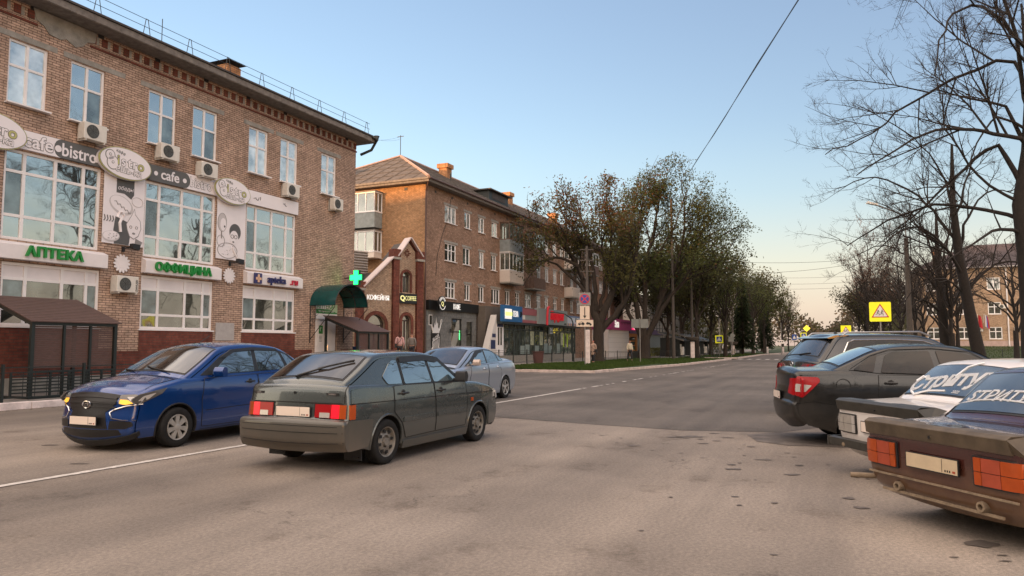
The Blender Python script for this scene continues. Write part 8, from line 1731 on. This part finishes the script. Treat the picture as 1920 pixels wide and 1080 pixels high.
# fallen leaves, grit and litter gathered along the kerbs
mb = MB(); rn = random.Random(15)
def litter(n, s0, s1, tk, side, spread):
    for i in range(n):
        s_ = rn.uniform(s0,s1); t_ = tk(s_)+side*(.10+abs(rn.gauss(0,spread))); p = P(s_,t_,.012); a = rn.uniform(0,6.28); k = rn.uniform(.012,.035); mb.add([(p.x+k*math.cos(a+q), p.y+k*math.sin(a+q), p.z+.004*(j%2)) for j, q in enumerate((0,1.7,3.1,4.6))], [(0,1,2,3)], rn.choice((0,0,1)))
litter(900, 8, 30, lambda s: -17.6, 1, .22); litter(900, 38, 77, lambda s: -12.1+min(1,(s-38)/15)*1.5, 1, .22); litter(350, 11, 24, lambda s: -18.6, 1, .35)
tag(mb.obj('leaf_litter', [mat('dead_leaf',(.11,.07,.04),.9), mat('grit',(.06,.05,.042),.9)], uv=False), 'dead leaves and grit gathered along the kerbs', 'litter', kind='stuff')
# wires
def wire(name, label, a, b, r, sag=.3, strands=1):
    mb = MB(); a, b = Vector(a), Vector(b)
    for q in range(strands):
        pts = [a.lerp(b, i/24)+Vector((0,0,-sag*4*(i/24)*(1-i/24)+.05*q*math.sin(i*1.3))) for i in range(25)]; mb.tube(pts, r, 4)
    tag(mb.obj(name, M['black'], uv=False), label, 'wire', 'overhead wires')
wire('overhead_cable', 'thick twin cable crossing the upper right sky', (16.1,73,16.1), (.4,-30,6.9), .016, .25, 2)
for a, b, r, l in (((26.0,92,12.1),(52,102,13.9),.025,'upper thin wire over the far road'),((28.0,90,10.4),(46,92,12.3),.025,'lower slanting wire over the far road'),((36,130,14.0),(62,130,13.9),.025,'level wire over the far road, top of three'),((36,130,12.9),(62,130,12.8),.025,'level wire over the far road, middle of three'),((36,130,12.0),(62,130,11.9),.025,'level wire over the far road, lowest of three')): wire('overhead_wire', l, a, b, r, .5)
for i, (z0, z1) in enumerate(((12.4,15.6),(12.5,15.6))): wire('roof_wire', ('thin wire','second thin wire')[i]+' strung between the two brick buildings', P(29.5,-23.5+i,z0), P(50.6,-32.9,z1+3.2-.2*i), .008, .4)
# the pole that carries the cable behind the viewer
mb = MB(); mb.tube([(0,0,0),(0,0,7.2)], [.16,.11], 8); o = mb.obj('cable_pole', M['concrete'], uv=False); o.location = (.4,-30,0); tag(o, 'concrete pole behind the viewer, outside the photo', 'pole')
mb = MB(); mb.tube([(0,0,0),(0,0,16.2)], [.18,.10], 8); o = mb.obj('cable_mast', MATS['dark_concrete'], uv=False); o.location = (16.1,73,.1); tag(o, 'tall dark mast hidden in the second big crown, holding the cable', 'pole')
# ---------------------------------------------------------------- people
SKIN = mat('skin', (.42,.22,.15), .55)
def skinned(name, verts, edges, rads, m, parent, root=0, sub=2):
    me = bpy.data.meshes.new(name); me.from_pydata(verts, edges, []); o = bpy.data.objects.new(name, me); COL.objects.link(o)
    md = o.modifiers.new('s', 'SKIN'); 
    for i, r_ in enumerate(rads): v = me.skin_vertices[0].data[i]; v.radius = r_ if isinstance(r_, tuple) else (r_, r_); v.use_root = (i == root)
    md.use_smooth_shade = True; sb = o.modifiers.new('u', 'SUBSURF'); sb.levels = sb.render_levels = sub
    bpy.context.view_layer.update(); ev = o.evaluated_get(bpy.context.evaluated_depsgraph_get()); nm = bpy.data.meshes.new_from_object(ev); nm.materials.clear(); nm.materials.append(m); nm.shade_smooth()
    o.modifiers.clear(); o.data = nm; bpy.data.meshes.remove(me); o.parent = parent; return o
def person(pos, rz, label, jacket, trousers, hair, h=1.68, hood=None, bag=None, step=.12, longc=False, bend=0, hairlen=.0):
    o = thing('person', label, 'person', pos, rz, None); o.scale = (h/1.70,)*3; s_ = step
    V = [(0,0,.95),(0,-.01,1.12),(0,-.01,1.30),(0,0,1.43),(0,-.01,1.51),(0,-.02,1.60),(0,-.02,1.68),
         (.18,0,1.40),(.24,.03,1.14),(.23,-.06,.92),(.225,-.08,.83),(-.18,0,1.40),(-.24,.03,1.14),(-.23,-.06,.92),(-.225,-.08,.83),
         (.09,0,.90),(.10,-s_*.5,.48),(.10,-s_*.6,.09),(.10,-s_*.6-.14,.035),(-.09,0,.90),(-.10,s_*.4,.49),(-.10,s_,.10),(-.10,s_-.13,.035)]
    E = [(0,1),(1,2),(2,3),(3,4),(4,5),(5,6),(3,7),(7,8),(8,9),(9,10),(3,11),(11,12),(12,13),(13,14),(0,15),(15,16),(16,17),(17,18),(0,19),(19,20),(20,21),(21,22)]
    rd = [(.13,.10),(.12,.095),(.15,.10),(.09,.08),.05,(.075,.09),(.07,.085),.055,.045,.032,.028,.055,.045,.032,.028,.085,.058,.042,.038,.085,.058,.042,.038]
    skinned('body', V, E, rd, SKIN, o)
    for sg in (1,-1): # fingers
        mb = MB()
        for q in range(4): x = sg*.225; y = -.10+.018*q-.01; mb.tube([(x,y,.83),(x+sg*.004,y-.004,.785),(x-sg*.008,y-.01,.75-.006*abs(q-1.5))], [.010,.009,.007], 5)
        mb.tube([(sg*.222,-.115,.845),(sg*.21,-.135,.81),(sg*.20,-.14,.785)], [.011,.009,.007], 5); mb.obj('hand', SKIN, o, uv=False, smooth=True)
    JV = [(0,0,.86 if longc else .93),(0,-.01,1.12),(0,-.01,1.30),(0,0,1.43),(.19,0,1.41),(.245,.03,1.14),(.235,-.06,.91),(-.19,0,1.41),(-.245,.03,1.14),(-.235,-.06,.91),(0,0,1.485)]
    JE = [(0,1),(1,2),(2,3),(3,4),(4,5),(5,6),(3,7),(7,8),(8,9),(3,10)]; JR = [(.195,.16),(.17,.135),(.19,.135),(.12,.11),.075,.066,.052,.075,.066,.052,.075]
    if longc: JV.append((0,0,.60)); JE.append((0,11)); JR.append((.20,.17))
    skinned('jacket', JV, JE, JR, jacket, o)
    TV = [(0,0,.93),(.095,0,.86),(.10,-s_*.5,.48),(.10,-s_*.6,.10),(-.095,0,.86),(-.10,s_*.4,.49),(-.10,s_,.11)]; skinned('trousers', TV, [(0,1),(1,2),(2,3),(0,4),(4,5),(5,6)], [(.15,.12),.10,.072,.055,.10,.072,.055], trousers, o)
    mb = MB()
    for x, y in ((.10,-s_*.6),(-.10,s_)): mb.prism(fillet([(x-.05,y+.07),(x+.05,y+.07),(x+.05,y-.19),(x-.05,y-.19)],.04), lambda p:(p[0],p[1],0), lambda p:(p[0],p[1]+.0,.075))
    mb.obj('shoes', M['black'], o, uv=False, recalc=True)
    # hair, ears, nose, eyes
    hv = [(0,.015,1.63),(0,.0,1.70)]+([(0,.06,1.50),(0,.07,1.38)] if hairlen else []); he = [(0,1)]+([(0,2),(2,3)] if hairlen else []); hr = [(.095,.105),(.07,.08)]+([(.10,.05),(.09,.03)] if hairlen else []); skinned('hair', hv, he, hr, hair, o)
    mb = MB()
    for sg in (1,-1): mb.lathe([(0,-.114),(.010,-.110),(.012,-.10)], 8, 'y', (sg*.032,0,1.615)); 
    mb.obj('eyes', M['black'], o, uv=False); mb = MB(); mb.add([(-.014,-.10,1.585),(.014,-.10,1.585),(0,-.135,1.588),(0,-.105,1.63)], [(0,1,2),(0,2,3),(1,3,2)]); mb.box(-.022,.022,-.112,-.104,1.552,1.560); mb.obj('nose_and_mouth', SKIN, o, uv=False)
    mb = MB(); [mb.tube([(sg*.078,-.01,1.63),(sg*.092,.0,1.61),(sg*.078,-.005,1.58)], .011, 6) for sg in (1,-1)]; mb.obj('ears', SKIN, o, uv=False)
    if bag: mb = MB(); mb.tube([(-.14,.10,1.45),(0,.17,1.2),(.20,.10,.98)], .014, 5); mb.tube([(-.14,.10,1.45),(-.05,-.16,1.2),(.20,-.08,.98)], .014, 5); mb.box(.20,.30,-.12,.14,.80,1.05); mb.obj('shoulder_bag', M['black'], o, uv=False)
    return o
cl = lambda n, c: mat(n, c, .8, noise=.12, nscale=12)
PJ = cl('pink_quilt',(.50,.30,.30)); GJ = cl('grey_jacket',(.15,.135,.125)); BKT = cl('dark_trousers',(.02,.02,.025)); HB = cl('brown_hair',(.06,.018,.012)); HG = cl('grey_short_hair',(.20,.13,.11)); BG = cl('beige_coat',(.32,.22,.17)); RC = cl('red_hat',(.30,.02,.02)); WJ = cl('cream_jacket',(.52,.46,.36)); LJ = cl('white_top',(.6,.6,.58))
person(Vector((-6.72,43.9,.55)), R(185), 'woman in pink quilted jacket with dark shoulder bag, seen from behind at the cafe annex', PJ, BKT, HB, 1.66, bag=True, hairlen=1); person(Vector((-6.10,44.6,.55)), R(178), 'man in grey jacket with short hair, seen from behind at the cafe annex', GJ, BKT, HG, 1.62)
person(Vector((6.25,56.5,.12)), R(-35), 'woman in beige coat and red hat behind the white pole', BG, BKT, RC, 1.72, bag=True, longc=True); person(Vector((10.2,63.5,.12)), R(20), 'person in cream jacket walking before the second big tree', WJ, BKT, HB, 1.75, step=.25)
person(Vector((27.8,96,.12)), R(10), 'distant figure in a white top near the crossing', LJ, BKT, HB, 1.7)
